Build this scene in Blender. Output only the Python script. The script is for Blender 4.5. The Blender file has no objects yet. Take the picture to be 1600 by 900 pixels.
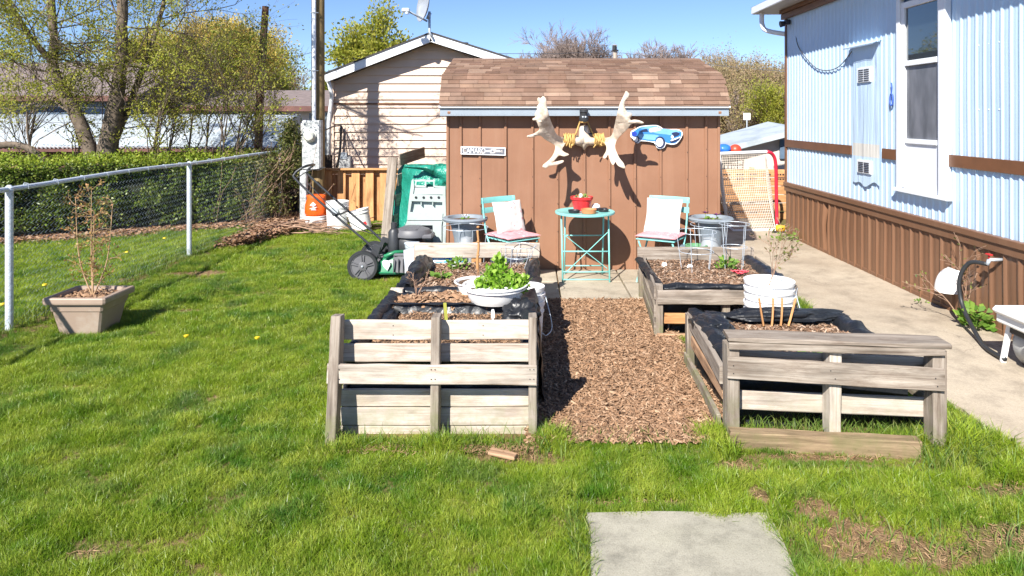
import bpy, bmesh, math, random
import numpy as np
from mathutils import Vector, Matrix, noise as mnoise
from mathutils.geometry import tessellate_polygon
R=math.radians
S=bpy.context.scene
COL=S.collection
random.seed(7); RNG=np.random.default_rng(7)
# ---------------------------------------------------------------- camera, sky, sun, exposure
CAMH=1.7; FPX=1067.0; PX0=828.0; PY0=181.0      # eye height, focal length and principal point in photo pixels
cam=bpy.data.cameras.new('camera'); co=bpy.data.objects.new('camera',cam); COL.objects.link(co); S.camera=co
co.location=(0,0,CAMH); co.rotation_euler=(R(90),0,0)
cam.sensor_width=36; cam.lens=FPX*36/1600; cam.shift_x=(800-PX0)/1600; cam.shift_y=-(450-PY0)/1600
cam.clip_start=.05; cam.clip_end=2000
w=bpy.data.worlds.new('World'); S.world=w; w.use_nodes=True
sky=w.node_tree.nodes.new('ShaderNodeTexSky'); sky.sky_type='NISHITA'; sky.sun_disc=False
sky.sun_elevation=R(38.5); sky.sun_rotation=R(205.2); sky.air_density=.8; sky.dust_density=.0; sky.ozone_density=2.2
tint=w.node_tree.nodes.new('ShaderNodeMix');tint.data_type='RGBA';tint.blend_type='MULTIPLY';tint.inputs[0].default_value=1;tint.inputs[7].default_value=(.86,.96,1.2,1)
w.node_tree.links.new(sky.outputs[0],tint.inputs[6]);w.node_tree.links.new(tint.outputs[2],w.node_tree.nodes['Background'].inputs[0])
w.node_tree.nodes['Background'].inputs[1].default_value=.068
sd=bpy.data.lights.new('sun','SUN'); so=bpy.data.objects.new('sun',sd); COL.objects.link(so)
sd.energy=5.0; sd.angle=R(.5); sd.color=(1,.95,.87)
SUN=Vector((.47,1,-.88)).normalized()
so.rotation_euler=SUN.to_track_quat('-Z','Y').to_euler()
S.view_settings.view_transform='Standard'; S.view_settings.look='None'; S.view_settings.exposure=1.0; S.view_settings.gamma=1
S.cycles.max_bounces=6; S.cycles.transparent_max_bounces=8

def W(px,py,Y):                      # point seen at photo pixel (px,py) at distance Y
    return Vector(((px-PX0)/FPX*Y, Y, CAMH-(py-PY0)/FPX*Y))
def G(px,py):                        # ground point
    Y=FPX*CAMH/(py-PY0); return Vector(((px-PX0)/FPX*Y,Y,0))
# ---------------------------------------------------------------- mesh builder
class MB:
    def __init__(s): s.v=[]; s.f=[]; s.uv=[]; s.mi=[]; s.cur=0
    def add(s,vs,fs,uvs=None):
        o=len(s.v); s.v.extend([tuple(x) for x in vs])
        for k,f in enumerate(fs):
            s.f.append(tuple(i+o for i in f)); s.mi.append(s.cur)
            s.uv.append(uvs[k] if uvs else None)
        return s
    def box(s,c,size,M=None,bev=0):
        x,y,z=size[0]/2,size[1]/2,size[2]/2
        c=Vector(c); M=M or Matrix.Identity(3)
        b=min(bev,x*.9,y*.9,z*.9)
        L=[x,y,z]; ax=L.index(max(L)); off=(random.uniform(0,50),random.uniform(0,50))
        if b<=0:
            P=[Vector((i*x,j*y,k*z)) for i in(-1,1) for j in(-1,1) for k in(-1,1)]
            F=[(0,1,3,2),(4,6,7,5),(0,4,5,1),(2,3,7,6),(0,2,6,4),(1,5,7,3)]
        else:
            P=[];idx={}
            for i in(-1,1):
                for j in(-1,1):
                    for k in(-1,1):
                        for a in range(3):
                            q=[i*(x-b),j*(y-b),k*(z-b)]; q[a]=(i,j,k)[a]*(x,y,z)[a]
                            idx[(i,j,k,a)]=len(P); P.append(Vector(q))
            F=[]
            for a in range(3):
                u,v=(a+1)%3,(a+2)%3
                for sg in(-1,1):
                    cs=[]
                    for (p,q) in((-1,-1),(1,-1),(1,1),(-1,1)):
                        t=[0,0,0];t[a]=sg;t[u]=p;t[v]=q; cs.append(idx[(*t,a)])
                    F.append(tuple(cs if sg>0 else cs[::-1]))
            for a in range(3):            # edges along axis a
                u,v=(a+1)%3,(a+2)%3
                for p in(-1,1):
                    for q in(-1,1):
                        t0=[0,0,0];t0[a]=-1;t0[u]=p;t0[v]=q; t1=list(t0);t1[a]=1
                        f=[idx[(*t0,u)],idx[(*t1,u)],idx[(*t1,v)],idx[(*t0,v)]]
                        F.append(tuple(f if p*q<0 else f[::-1]))
            for i in(-1,1):
                for j in(-1,1):
                    for k in(-1,1):
                        f=(idx[(i,j,k,0)],idx[(i,j,k,1)],idx[(i,j,k,2)])
                        F.append(f if i*j*k>0 else f[::-1])
        def uvc(p):
            o=[p[t] for t in range(3) if t!=ax]
            return (p[ax]+off[0], o[0]+o[1]+off[1])
        s.add([c+M@p for p in P],F,[[uvc(P[i]) for i in f] for f in F]); return s
    def bar(s,p,q,w,h,up=(0,0,1),bev=0):
        p=Vector(p);q=Vector(q);d=q-p;L=d.length;d=d.normalized();up=Vector(up)
        if abs(d.dot(up))>.98: up=Vector((0,1,0))
        side=d.cross(up).normalized();up2=side.cross(d)
        M=Matrix((d,side,up2)).transposed()
        return s.box((p+q)/2,(L,w,h),M,bev)
    def board(s,p,q,w,h,up=(0,0,1),n=8,j=.002,bow=.004,rnd=.004):
        """weathered plank: chamfered section, subdivided, uneven edges"""
        p=Vector(p);q=Vector(q);d=q-p;L=d.length;d=d.normalized();up=Vector(up)
        if abs(d.dot(up))>.98: up=Vector((0,1,0))
        sd_=d.cross(up).normalized();u2=sd_.cross(d)
        a,b=w/2,h/2;r=min(rnd,a*.5,b*.5)
        sec=[(-a+r,-b),(a-r,-b),(a,-b+r),(a,b-r),(a-r,b),(-a+r,b),(-a,b-r),(-a,-b+r)]
        off=(random.uniform(0,50),random.uniform(0,50));sd0=random.uniform(0,99)
        bw=random.uniform(-bow,bow);V=[];F=[];UV=[]
        for i in range(n+1):
            t=i/n;c=p+d*(L*t)+sd_*(bw*math.sin(math.pi*t))
            e=0
            for k,(x,y) in enumerate(sec):
                jx=mnoise.noise(Vector((t*L*9,k*.7,sd0)))*j*(1.6 if abs(y)==b else .6)
                V.append(c+sd_*(x+jx*(1 if x>0 else -1))+u2*(y+mnoise.noise(Vector((t*L*7,k*.9+9,sd0)))*j*1.8)+d*(random.uniform(-.003,.003) if i in(0,n) else 0))
        per=[0]
        for k in range(8):
            x0,y0=sec[k];x1,y1=sec[(k+1)%8];per.append(per[-1]+math.hypot(x1-x0,y1-y0))
        for i in range(n):
            for k in range(8):
                k2=(k+1)%8;F.append((i*8+k,i*8+k2,(i+1)*8+k2,(i+1)*8+k))
                u0=off[0]+L*i/n;u1=off[0]+L*(i+1)/n
                UV.append([(u0,off[1]+per[k]),(u0,off[1]+per[k+1]),(u1,off[1]+per[k+1]),(u1,off[1]+per[k])])
        F.append(tuple(range(7,-1,-1)));UV.append([(off[0]+sec[k][0]*.2,off[1]+sec[k][1]) for k in range(7,-1,-1)])
        F.append(tuple(n*8+k for k in range(8)));UV.append([(off[0]+sec[k][0]*.2,off[1]+sec[k][1]) for k in range(8)])
        s.add(V,F,UV);return s
    def tube(s,pts,r,n=8,cap=True,closed=False):
        pts=[Vector(p) for p in pts];m=len(pts)
        rs=[r]*m if isinstance(r,(int,float)) else list(r)
        V=[];prev=None
        for i,p in enumerate(pts):
            if closed: d=(pts[(i+1)%m]-pts[i-1])
            else: d=(pts[min(i+1,m-1)]-pts[max(i-1,0)])
            d=d.normalized() if d.length>1e-9 else Vector((0,0,1))
            if prev is None:
                a=d.orthogonal().normalized()
            else:
                a=(prev-d*prev.dot(d)); a=a.normalized() if a.length>1e-6 else d.orthogonal().normalized()
            prev=a;b=d.cross(a)
            for k in range(n):
                t=2*math.pi*k/n;V.append(p+(a*math.cos(t)+b*math.sin(t))*rs[i])
        F=[]
        for i in range(m if closed else m-1):
            i2=(i+1)%m
            for k in range(n): F.append((i*n+k,i*n+(k+1)%n,i2*n+(k+1)%n,i2*n+k))
        if cap and not closed:
            F.append(tuple(range(n-1,-1,-1)));F.append(tuple((m-1)*n+k for k in range(n)))
        s.add(V,F);return s
    def lathe(s,prof,c=(0,0,0),n=24,sx=1,sy=1,M=None,wob=0,close=False):
        c=Vector(c);V=[];m=len(prof);M=M or Matrix.Identity(3);sd0=random.uniform(0,99)
        for (r,z) in prof:
            for k in range(n):
                t=2*math.pi*k/n;rr=r*(1+wob*mnoise.noise(Vector((math.cos(t)*1.5,math.sin(t)*1.5,z*4+sd0))))
                V.append(c+M@Vector((rr*math.cos(t)*sx,rr*math.sin(t)*sy,z)))
        F=[]
        for i in range(m-1):
            for k in range(n):F.append((i*n+k,i*n+(k+1)%n,(i+1)*n+(k+1)%n,(i+1)*n+k))
        if prof[0][0]>1e-4:F.append(tuple(range(n-1,-1,-1)))
        if prof[-1][0]>1e-4:F.append(tuple((m-1)*n+k for k in range(n)))
        s.add(V,F);return s
    def grid(s,fn,nu,nv,uvs=True):
        V=[fn(i/nu,j/nv) for j in range(nv+1) for i in range(nu+1)];F=[];U=[]
        for j in range(nv):
            for i in range(nu):
                a=j*(nu+1)+i;F.append((a,a+1,a+nu+2,a+nu+1))
                U.append([(i/nu,j/nv),((i+1)/nu,j/nv),((i+1)/nu,(j+1)/nv),(i/nu,(j+1)/nv)])
        s.add(V,F,U);return s
    def prism(s,poly,fn,t,back=None):
        """polygon (2D list) -> solid; fn(x,y,depth) gives the 3D point"""
        tri=tessellate_polygon([[Vector((x,y,0)) for x,y in poly]])
        n=len(poly);V=[fn(x,y,0) for x,y in poly]+[fn(x,y,t) for x,y in poly]
        F=[tuple(f) for f in tri]+[tuple(n+i for i in f[::-1]) for f in tri]
        F+=[(i,(i+1)%n,n+(i+1)%n,n+i) for i in range(n)]
        s.add(V,F);return s
    def build(s,name,mat,parent=None,smooth=False,label=None,kind=None,auto=None,rel=False,norm=True):
        off=Vector((0,0,0));p=parent
        while p is not None and not rel: off+=p.location;p=p.parent
        me=bpy.data.meshes.new(name)
        me.from_pydata([(a-off.x,b-off.y,c-off.z) for a,b,c in s.v],[],s.f)
        if any(u is not None for u in s.uv):
            ul=me.uv_layers.new(name='UVMap');fl=[]
            for f,u in zip(s.f,s.uv):
                if u is None: fl.extend([0,0]*len(f))
                else:
                    for q in u: fl.extend(q)
            ul.data.foreach_set('uv',fl)
        mats=mat if isinstance(mat,(list,tuple)) else [mat]
        for m in mats: me.materials.append(m)
        if len(mats)>1: me.polygons.foreach_set('material_index',s.mi)
        if norm:
            bm=bmesh.new();bm.from_mesh(me);bmesh.ops.recalc_face_normals(bm,faces=bm.faces);bm.to_mesh(me);bm.free()
        if smooth:
            me.polygons.foreach_set('use_smooth',[True]*len(me.polygons))
            if auto: me.set_sharp_from_angle(angle=R(auto))
        o=bpy.data.objects.new(name,me);COL.objects.link(o);o.parent=parent
        if label:o['label']=label
        if kind:o['kind']=kind
        return o
def npmesh(name,V,F,mat,parent=None,kind=None,attrs=None,smooth=False):
    """V (n,3) array; F (m,k) int array; fast"""
    off=np.zeros(3);p=parent
    while p is not None: off+=np.array(p.location);p=p.parent
    me=bpy.data.meshes.new(name);n=len(V);m,k=F.shape
    me.vertices.add(n);me.vertices.foreach_set('co',(V-off).astype(np.float32).ravel())
    me.loops.add(m*k);me.loops.foreach_set('vertex_index',F.astype(np.int32).ravel())
    me.polygons.add(m);me.polygons.foreach_set('loop_start',np.arange(0,m*k,k,dtype=np.int32))
    me.polygons.foreach_set('loop_total',np.full(m,k,dtype=np.int32))
    me.update(calc_edges=True);me.materials.append(mat)
    if smooth: me.polygons.foreach_set('use_smooth',[True]*m)
    if attrs:
        for nm,arr in attrs.items():
            a=me.attributes.new(nm,'FLOAT','POINT');a.data.foreach_set('value',arr.astype(np.float32))
    o=bpy.data.objects.new(name,me);COL.objects.link(o);o.parent=parent
    if kind:o['kind']=kind
    return o
def tag(o,label=None,cat=None,group=None,kind=None):
    if label:o['label']=label
    if cat:o['category']=cat
    if group:o['group']=group
    if kind:o['kind']=kind
    return o
def T(name,label,cat,loc=(0,0,0),rz=0,group=None):
    o=bpy.data.objects.new(name,None);COL.objects.link(o);o.location=loc;o.rotation_euler=(0,0,rz);o.empty_display_size=.1
    return tag(o,label,cat,group)
def copy_tree(o,parent=None):
    c=o.copy();COL.objects.link(c);c.parent=parent
    for ch in [x for x in o.children]: copy_tree(ch,c)
    return c
def share(o,loc=None,rot=None,scale=None,parent='same'):   # another piece with the same mesh
    c=o.copy();COL.objects.link(c)
    if parent!='same': c.parent=parent
    if loc is not None:c.location=loc
    if rot is not None:c.rotation_euler=rot
    if scale is not None:c.scale=scale
    return c
def smooth_loop(poly,k=3):
    n=len(poly);out=[]
    for i in range(n):
        p0,p1,p2,p3=[Vector(poly[(i+d)%n]) for d in(-1,0,1,2)]
        for j in range(k):
            t=j/k;out.append(tuple(.5*((2*p1)+(-p0+p2)*t+(2*p0-5*p1+4*p2-p3)*t*t+(-p0+3*p1-3*p2+p3)*t**3)))
    return out
def spline(pts,k=6):
    pts=[Vector(p) for p in pts];out=[];n=len(pts)
    for i in range(n-1):
        p0,p1,p2,p3=pts[max(i-1,0)],pts[i],pts[i+1],pts[min(i+2,n-1)]
        for j in range(k):
            t=j/k;out.append(.5*((2*p1)+(-p0+p2)*t+(2*p0-5*p1+4*p2-p3)*t*t+(-p0+3*p1-3*p2+p3)*t**3))
    out.append(pts[-1]);return out
# ---------------------------------------------------------------- materials
class NT:
    def __init__(s,name):
        s.m=bpy.data.materials.new(name);s.m.use_nodes=True;s.t=s.m.node_tree;s.b=s.t.nodes['Principled BSDF']
    def n(s,typ,**kw):
        x=s.t.nodes.new(typ)
        for k,v in kw.items():
            if k in x.bl_rna.properties: setattr(x,k,v)
            else: x.inputs[k.replace('_',' ')].default_value=v
        return x
    def l(s,a,b): s.t.links.new(a,b)
    def coord(s,kind='Object'):
        if kind=='World': return s.n('ShaderNodeNewGeometry').outputs['Position']
        return s.n('ShaderNodeTexCoord').outputs[kind]
    def scaled(s,vec,sc):
        mp=s.n('ShaderNodeMapping');s.l(vec,mp.inputs[0]);mp.inputs['Scale'].default_value=sc if not isinstance(sc,(int,float)) else (sc,)*3
        return mp.outputs[0]
    def noise(s,vec,scale,detail=4,rough=.55,dist=0):
        x=s.n('ShaderNodeTexNoise');s.l(vec,x.inputs['Vector']);x.inputs['Scale'].default_value=scale;x.inputs['Detail'].default_value=detail
        x.inputs['Roughness'].default_value=rough;x.inputs['Distortion'].default_value=dist;return x.outputs['Fac']
    def ramp(s,fac,stops):
        x=s.n('ShaderNodeValToRGB');s.l(fac,x.inputs[0]);e=x.color_ramp.elements
        while len(e)<len(stops): e.new(.5)
        for k,(p,c) in enumerate(stops):
            e[k].position=p;e[k].color=(*c,1) if len(c)==3 else c
        return x.outputs[0]
    def mix(s,fac,a,b,mode='MIX'):
        x=s.n('ShaderNodeMix');x.data_type='RGBA';x.blend_type=mode
        for v,i in((fac,0),(a,6),(b,7)):
            if hasattr(v,'is_linked'): s.l(v,x.inputs[i])
            elif isinstance(v,(int,float)): x.inputs[i].default_value=v
            else: x.inputs[i].default_value=(*v,1)
        return x.outputs[2]
    def mathn(s,op,a,b=None):
        x=s.n('ShaderNodeMath');x.operation=op
        for v,i in((a,0),(b,1)):
            if v is None: continue
            if hasattr(v,'is_linked'): s.l(v,x.inputs[i])
            else:x.inputs[i].default_value=v
        return x.outputs[0]
    def bump(s,h,strength=.3,dist=.01,normal=None):
        x=s.n('ShaderNodeBump');s.l(h,x.inputs['Height']);x.inputs['Strength'].default_value=strength;x.inputs['Distance'].default_value=dist
        if normal is not None:s.l(normal,x.inputs['Normal'])
        s.l(x.outputs[0],s.b.inputs['Normal']);return x.outputs[0]
    def col(s,c):
        if hasattr(c,'is_linked'): s.l(c,s.b.inputs['Base Color'])
        else: s.b.inputs['Base Color'].default_value=(*c,1)
    def set(s,**kw):
        for k,v in kw.items():
            i=s.b.inputs[k.replace('_',' ')]
            if hasattr(v,'is_linked'): s.l(v,i)
            else:i.default_value=v
        return s
def dk(c,f): return tuple(min(1,x*f) for x in c)
def M_plain(name,c,rough=.6,var=.15,scale=6,bump=.15,metal=0,spec=.5,rand=0,grime=None,bscale=40):
    n=NT(name);v=n.coord('Object');f=n.noise(v,scale,5,.6)
    c1=n.ramp(f,[(.3,dk(c,1-var)),(.7,dk(c,1+var))])
    if grime:
        g=n.noise(v,scale*.6,6,.7);gr=n.ramp(g,[(.52,(0,0,0)),(.72,(1,1,1))]);c1=n.mix(gr,c1,grime)
    if rand:
        oi=n.n('ShaderNodeObjectInfo');r=n.n('ShaderNodeMapRange');n.l(oi.outputs['Random'],r.inputs[0]);r.inputs[3].default_value=1-rand;r.inputs[4].default_value=1+rand
        c1=n.mix(1.0,c1,r.outputs[0],'MULTIPLY')
    n.col(c1);n.set(Roughness=rough,Metallic=metal,Specular_IOR_Level=spec)
    if bump:n.bump(n.noise(v,bscale,4,.6),bump,.004)
    return n.m
def M_wood(name,stops,dark,rough=.85,gs=1.0,stain=None,rand=.12,moss=None):
    n=NT(name);uv=n.coord('UV')
    st=n.scaled(uv,(1.6*gs,42*gs,1));g=n.noise(st,1,7,.66,1.1)
    big=n.noise(n.scaled(uv,(1.6,6,1)),1.3,4,.6)
    base=n.ramp(g,[(.28,dark),(.42,stops[0]),(.58,stops[1]),(.75,stops[2])])
    b2=n.ramp(big,[(.3,(.55,.54,.53)),(.48,(.93,.92,.91)),(.7,(1.15,1.14,1.13))])
    c=n.mix(1.0,base,b2,'MULTIPLY')
    kn=n.n('ShaderNodeTexVoronoi');n.l(n.scaled(uv,(3.0,9,1)),kn.inputs['Vector']);kn.inputs['Scale'].default_value=1.0
    kr=n.ramp(kn.outputs['Distance'],[(.05,(1,1,1)),(.13,(0,0,0))])
    sm=n.ramp(n.noise(n.scaled(uv,(2.6,9,1)),1.7,6,.7),[(.50,(0,0,0)),(.72,(.75,.75,.75))]);c=n.mix(sm,c,dk(dark,1.25))
    c=n.mix(n.mathn('MULTIPLY',kr,.8),c,dk(dark,.8))
    fine=n.noise(n.scaled(uv,(9,220,1)),1,3,.7)
    cr=n.ramp(fine,[(.27,(1,1,1)),(.36,(0,0,0))]);c=n.mix(n.mathn('MULTIPLY',cr,.6),c,dk(dark,.5))
    if stain:
        sn=n.noise(n.coord('World'),3.2,5,.65);sr=n.ramp(sn,[(.5,(0,0,0)),(.68,(1,1,1))]);c=n.mix(n.mathn('MULTIPLY',sr,.75),c,stain)
    if moss:
        geo=n.n('ShaderNodeNewGeometry');sx=n.n('ShaderNodeSeparateXYZ');n.l(geo.outputs['Position'],sx.inputs[0])
        mr=n.n('ShaderNodeMapRange');n.l(sx.outputs[2],mr.inputs[0]);mr.inputs[1].default_value=.3;mr.inputs[2].default_value=.02
        mn=n.noise(geo.outputs['Position'],9,5,.7);mm=n.mathn('MULTIPLY',mr.outputs[0],n.ramp(mn,[(.42,(0,0,0)),(.62,(1,1,1))]))
        c=n.mix(mm,c,moss)
    oi=n.n('ShaderNodeObjectInfo');r=n.n('ShaderNodeMapRange');n.l(oi.outputs['Random'],r.inputs[0]);r.inputs[3].default_value=1-rand;r.inputs[4].default_value=1+rand
    c=n.mix(1.0,c,r.outputs[0],'MULTIPLY')
    n.col(c);n.set(Roughness=rough,Specular_IOR_Level=.25)
    h=n.mathn('ADD',g,n.mathn('MULTIPLY',fine,.6));n.bump(h,.55,.004)
    return n.m
def M_leaf(name,stops,trans=.45,rough=.5,world=None,wscale=.6):
    n=NT(name);geo=n.n('ShaderNodeNewGeometry')
    c=n.ramp(geo.outputs['Random Per Island'],[((k+.5)/len(stops),s_) for k,s_ in enumerate(stops)])
    if world:
        f=n.ramp(n.noise(geo.outputs['Position'],wscale,3,.6),[(.4,(0,0,0)),(.62,(1,1,1))]);c=n.mix(n.mathn('MULTIPLY',f,.7),c,world)
    n.col(c);n.set(Roughness=rough,Specular_IOR_Level=.3)
    tr=n.n('ShaderNodeBsdfTranslucent');n.l(c,tr.inputs[0]);mx=n.n('ShaderNodeMixShader');mx.inputs[0].default_value=trans
    n.l(n.b.outputs[0],mx.inputs[1]);n.l(tr.outputs[0],mx.inputs[2]);n.l(mx.outputs[0],n.t.nodes['Material Output'].inputs[0])
    return n.m
MT={}
MT['greywood']=M_wood('grey_weathered_wood',[(.235,.195,.16),(.33,.285,.24),(.42,.375,.325)],(.11,.08,.06),moss=(.16,.17,.07))
MT['palewood']=M_wood('pale_sunbleached_wood',[(.46,.40,.34),(.56,.50,.435),(.64,.585,.52)],(.25,.18,.13),moss=(.36,.34,.24))
MT['brownwood']=M_wood('brown_damp_wood',[(.34,.21,.13),(.45,.29,.18),(.52,.36,.24)],(.13,.07,.04))
MT['mossbeam']=M_wood('mossy_ground_beam',[(.21,.15,.09),(.30,.22,.135),(.37,.28,.18)],(.11,.075,.045),stain=(.15,.15,.06))
MT['orangewood']=M_wood('orange_cedar',[(.50,.26,.11),(.60,.33,.15),(.68,.40,.20)],(.30,.13,.05),rand=.15)
MT['plastic_black']=M_plain('black_liner_plastic',(.010,.012,.016),rough=.33,var=.3,scale=8,bump=.5,bscale=18)
MT['metal_dark']=M_plain('dark_metal',(.03,.03,.035),rough=.45,metal=.3)
MT['galv']=M_plain('galvanised_steel',(.50,.56,.62),rough=.5,metal=.35,var=.12,scale=20,bump=.1)
MT['white_paint']=M_plain('white_paint',(.80,.82,.84),rough=.5,var=.04,bump=.05)
MT['white_plastic']=M_plain('white_plastic',(.80,.80,.79),rough=.4,var=.05,scale=10,bump=.05)
MT['bark']=M_plain('tree_bark',(.13,.10,.075),rough=.95,var=.5,scale=14,bump=.9,bscale=25)
MT['twig']=M_plain('thin_twig_bark',(.17,.13,.10),rough=.9,var=.3,bump=0)
MT['wire']=M_plain('thin_wire',(.14,.14,.15),rough=.5,metal=.6,bump=0)
# ================================================================ GROUND
def fbm(x,y,s,seed=0.0):
    return mnoise.fractal(Vector((x*s,y*s,seed)),1.0,2.0,4)
def gz(x,y):
    a=max(0,min(1,(1.7-x)/.6)) ; return .014*fbm(x,y,.9,3.3)*a
n=NT('ground_earth');pos=n.coord('World')
f1=n.noise(pos,1.1,6,.6);f2=n.noise(pos,14,6,.7);f3=n.noise(pos,90,4,.7)
soil=n.ramp(f2,[(.3,(.12,.07,.04)),(.5,(.25,.155,.085)),(.7,(.40,.27,.16))])
grn=n.ramp(f3,[(.3,(.035,.06,.012)),(.6,(.10,.15,.03)),(.8,(.17,.2,.06))])
m1=n.ramp(f1,[(.42,(.6,.6,.6)),(.60,(.05,.05,.05))])
sx=n.n('ShaderNodeSeparateXYZ');n.l(pos,sx.inputs[0])
n.col(n.mix(m1,soil,grn));n.set(Roughness=.95,Specular_IOR_Level=.1);n.bump(n.mathn('ADD',f2,f3),.7,.02)
MT['ground']=n.m
xs=np.concatenate([[-900,-300,-100,-50,-30,-18],np.arange(-12,6.01,.15),[8,12,20,40,100,300,900]])
ys=np.concatenate([[-300,-60,-15,-4],np.arange(-1,14.01,.15),[16,20,28,40,70,140,300,1200]])
V=np.array([(x,y,gz(x,y)) for y in ys for x in xs]);nx=len(xs)
F=np.array([(j*nx+i,j*nx+i+1,(j+1)*nx+i+1,(j+1)*nx+i) for j in range(len(ys)-1) for i in range(nx-1)])
npmesh('ground',V,F,MT['ground'],kind='structure',smooth=True)
# concrete
def M_conc(name,c,s=1.0,stain=(.30,.24,.17)):
    n=NT(name);p=n.coord('World');a=n.noise(p,3.2*s,7,.65);b=n.noise(p,60*s,5,.75);d=n.noise(p,.8,4,.5)
    col=n.ramp(a,[(.3,dk(c,.66)),(.5,c),(.72,dk(c,1.16))])
    col=n.mix(n.ramp(d,[(.45,(0,0,0)),(.7,(.55,.55,.55))]),col,stain)
    v=n.n('ShaderNodeTexVoronoi');n.l(p,v.inputs['Vector']);v.inputs['Scale'].default_value=120
    sp=n.ramp(v.outputs['Distance'],[(.1,(.6,.58,.55)),(.35,(1,1,1))]);col=n.mix(.55,col,n.mix(1.0,col,sp,'MULTIPLY'))
    col=n.mix(1.0,col,n.ramp(b,[(.3,(.8,.8,.8)),(.7,(1.12,1.1,1.08))]),'MULTIPLY')
    cv=n.n('ShaderNodeTexVoronoi');cv.feature='DISTANCE_TO_EDGE';cv.inputs['Scale'].default_value=.62
    wp=n.n('ShaderNodeVectorMath');wp.operation='ADD';nn=n.n('ShaderNodeTexNoise');nn.inputs['Scale'].default_value=4;n.l(p,nn.inputs['Vector'])
    sc=n.n('ShaderNodeVectorMath');sc.operation='SCALE';n.l(nn.outputs['Color'],sc.inputs[0]);sc.inputs['Scale'].default_value=.35
    n.l(p,wp.inputs[0]);n.l(sc.outputs[0],wp.inputs[1]);n.l(wp.outputs[0],cv.inputs['Vector'])
    cr=n.ramp(cv.outputs['Distance'],[(0,(1,1,1)),(.004,(0,0,0))]);cm=n.ramp(n.noise(p,.9,2,.5),[(.55,(0,0,0)),(.65,(1,1,1))]);cr=n.mathn('MULTIPLY',cr,cm);col=n.mix(n.mathn('MULTIPLY',cr,.5),col,dk(c,.3))
    n.col(col);n.set(Roughness=.92,Specular_IOR_Level=.2)
    n.bump(n.mathn('SUBTRACT',n.mathn('ADD',b,n.mathn('MULTIPLY',a,.5)),cr),.5,.006);return n.m
MT['concrete']=M_conc('patio_concrete',(.45,.385,.30),1.3,stain=(.27,.21,.15))
MT['slab']=M_conc('slab_concrete',(.44,.39,.31),1.4)
MT['slabgrey']=M_conc('grey_slab_concrete',(.38,.36,.29),2.6,stain=(.15,.16,.07))
# driveway path: outline with uneven left edge, top face and sides
def sheet(name,poly,z0,z1,mat,kind='structure',label=None,jit=.012,cat=None):
    P=[]
    for i,(x,y) in enumerate(poly):
        x2,y2=poly[(i+1)%len(poly)];L=math.hypot(x2-x,y2-y);k=max(1,int(L/.12))
        for j in range(k):
            t=j/k;a=x+(x2-x)*t;b=y+(y2-y)*t
            P.append((a+mnoise.noise(Vector((a*6,b*6,1)))*jit*(1 if j else 0),b+mnoise.noise(Vector((a*6,b*6,7)))*jit*(1 if j else 0)))
    mb=MB();mb.prism(P,lambda x,y,d:(x,y,z1 if d==0 else z0),1);o=mb.build(name,mat);tag(o,label,cat,kind=kind);return o
sheet('driveway',[(2.46,-2),(3.80,-2),(3.80,13),(2.075,13),(2.075,7.47),(2.46,7.47),(2.46,6.2)],-.05,.022,MT['concrete'],jit=.035)

pav=bpy.data.objects.new('pavement',None);COL.objects.link(pav);pav['kind']='structure'
for (y0,y1) in((6.90,7.43),(6.22,6.885)):
    xa=[-.93,-.37,.285,.935,1.60,2.03,2.44]
    for i in range(len(xa)-1):
        mb=MB();mb.box(((xa[i]+xa[i+1])/2,(y0+y1)/2,.004+random.uniform(0,.006)),(xa[i+1]-xa[i]-.014,y1-y0-.012,.05),bev=.006)
        mb.build('paving_slab',MT['slab'],pav)
mb=MB();mb.grid(lambda u,v:(.235+.755*u+.012*math.sin(v*9)+.02*v*0,2.05+.83*v,.03+.003*math.sin(u*7+v*5)),12,12);
mb.box((.6125,2.465,.0),(.755,.83,.045),bev=.008)
o=mb.build('stepping_slab',MT['slabgrey']);tag(o,'square grey concrete slab set in the lawn at the front','paving slab')
# ---------------------------------------------------------------- mulch chips
MT['chip']=M_leaf('wood_chip',[(.16,.09,.05),(.27,.155,.088),(.36,.22,.13),(.20,.115,.065),(.46,.31,.20),(.30,.175,.10)],trans=0,rough=.85)
MT['darkchip']=M_leaf('dark_bark_chip',[(.11,.065,.04),(.22,.12,.07),(.30,.19,.12),(.16,.09,.055),(.42,.31,.23)],trans=0,rough=.85)
def chips(name,P,size,mat,parent=None,kind='stuff',flat=.35,asp=(1.6,5)):
    """little wood splinters: thin wedges lying at random at points P"""
    n=len(P);L=size*RNG.uniform(.5,1.4,n);Wd=L/RNG.uniform(*asp,n);Th=Wd*RNG.uniform(.15,.45,n)
    a=RNG.uniform(0,2*np.pi,n);t=RNG.normal(0,flat,n)
    d=np.stack([np.cos(a)*np.cos(t),np.sin(a)*np.cos(t),np.sin(t)],1)
    rr=RNG.normal(0,flat,(n,3));up=np.array([0,0,1.])+rr;s=np.cross(d,up);s/=np.linalg.norm(s,axis=1)[:,None];u=np.cross(s,d)
    V=[]
    for (i,j,k) in((-1,-1,-1),(1,-.6,-1),(1,.6,-1),(-1,1,-1),(-.9,-.8,1),(.9,-.5,1),(.9,.5,1),(-.9,.8,1)):
        V.append(P+d*(L*i/2)[:,None]+s*(Wd*j/2)[:,None]+u*(Th*k/2)[:,None])
    V=np.stack(V,1).reshape(-1,3);b=(np.arange(n)*8)[:,None]
    F=np.concatenate([b+np.array([q]) for q in((4,5,6,7),(0,1,5,4),(1,2,6,5),(2,3,7,6),(3,0,4,7))])
    return npmesh(name,V,F,mat,parent,kind)
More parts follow.
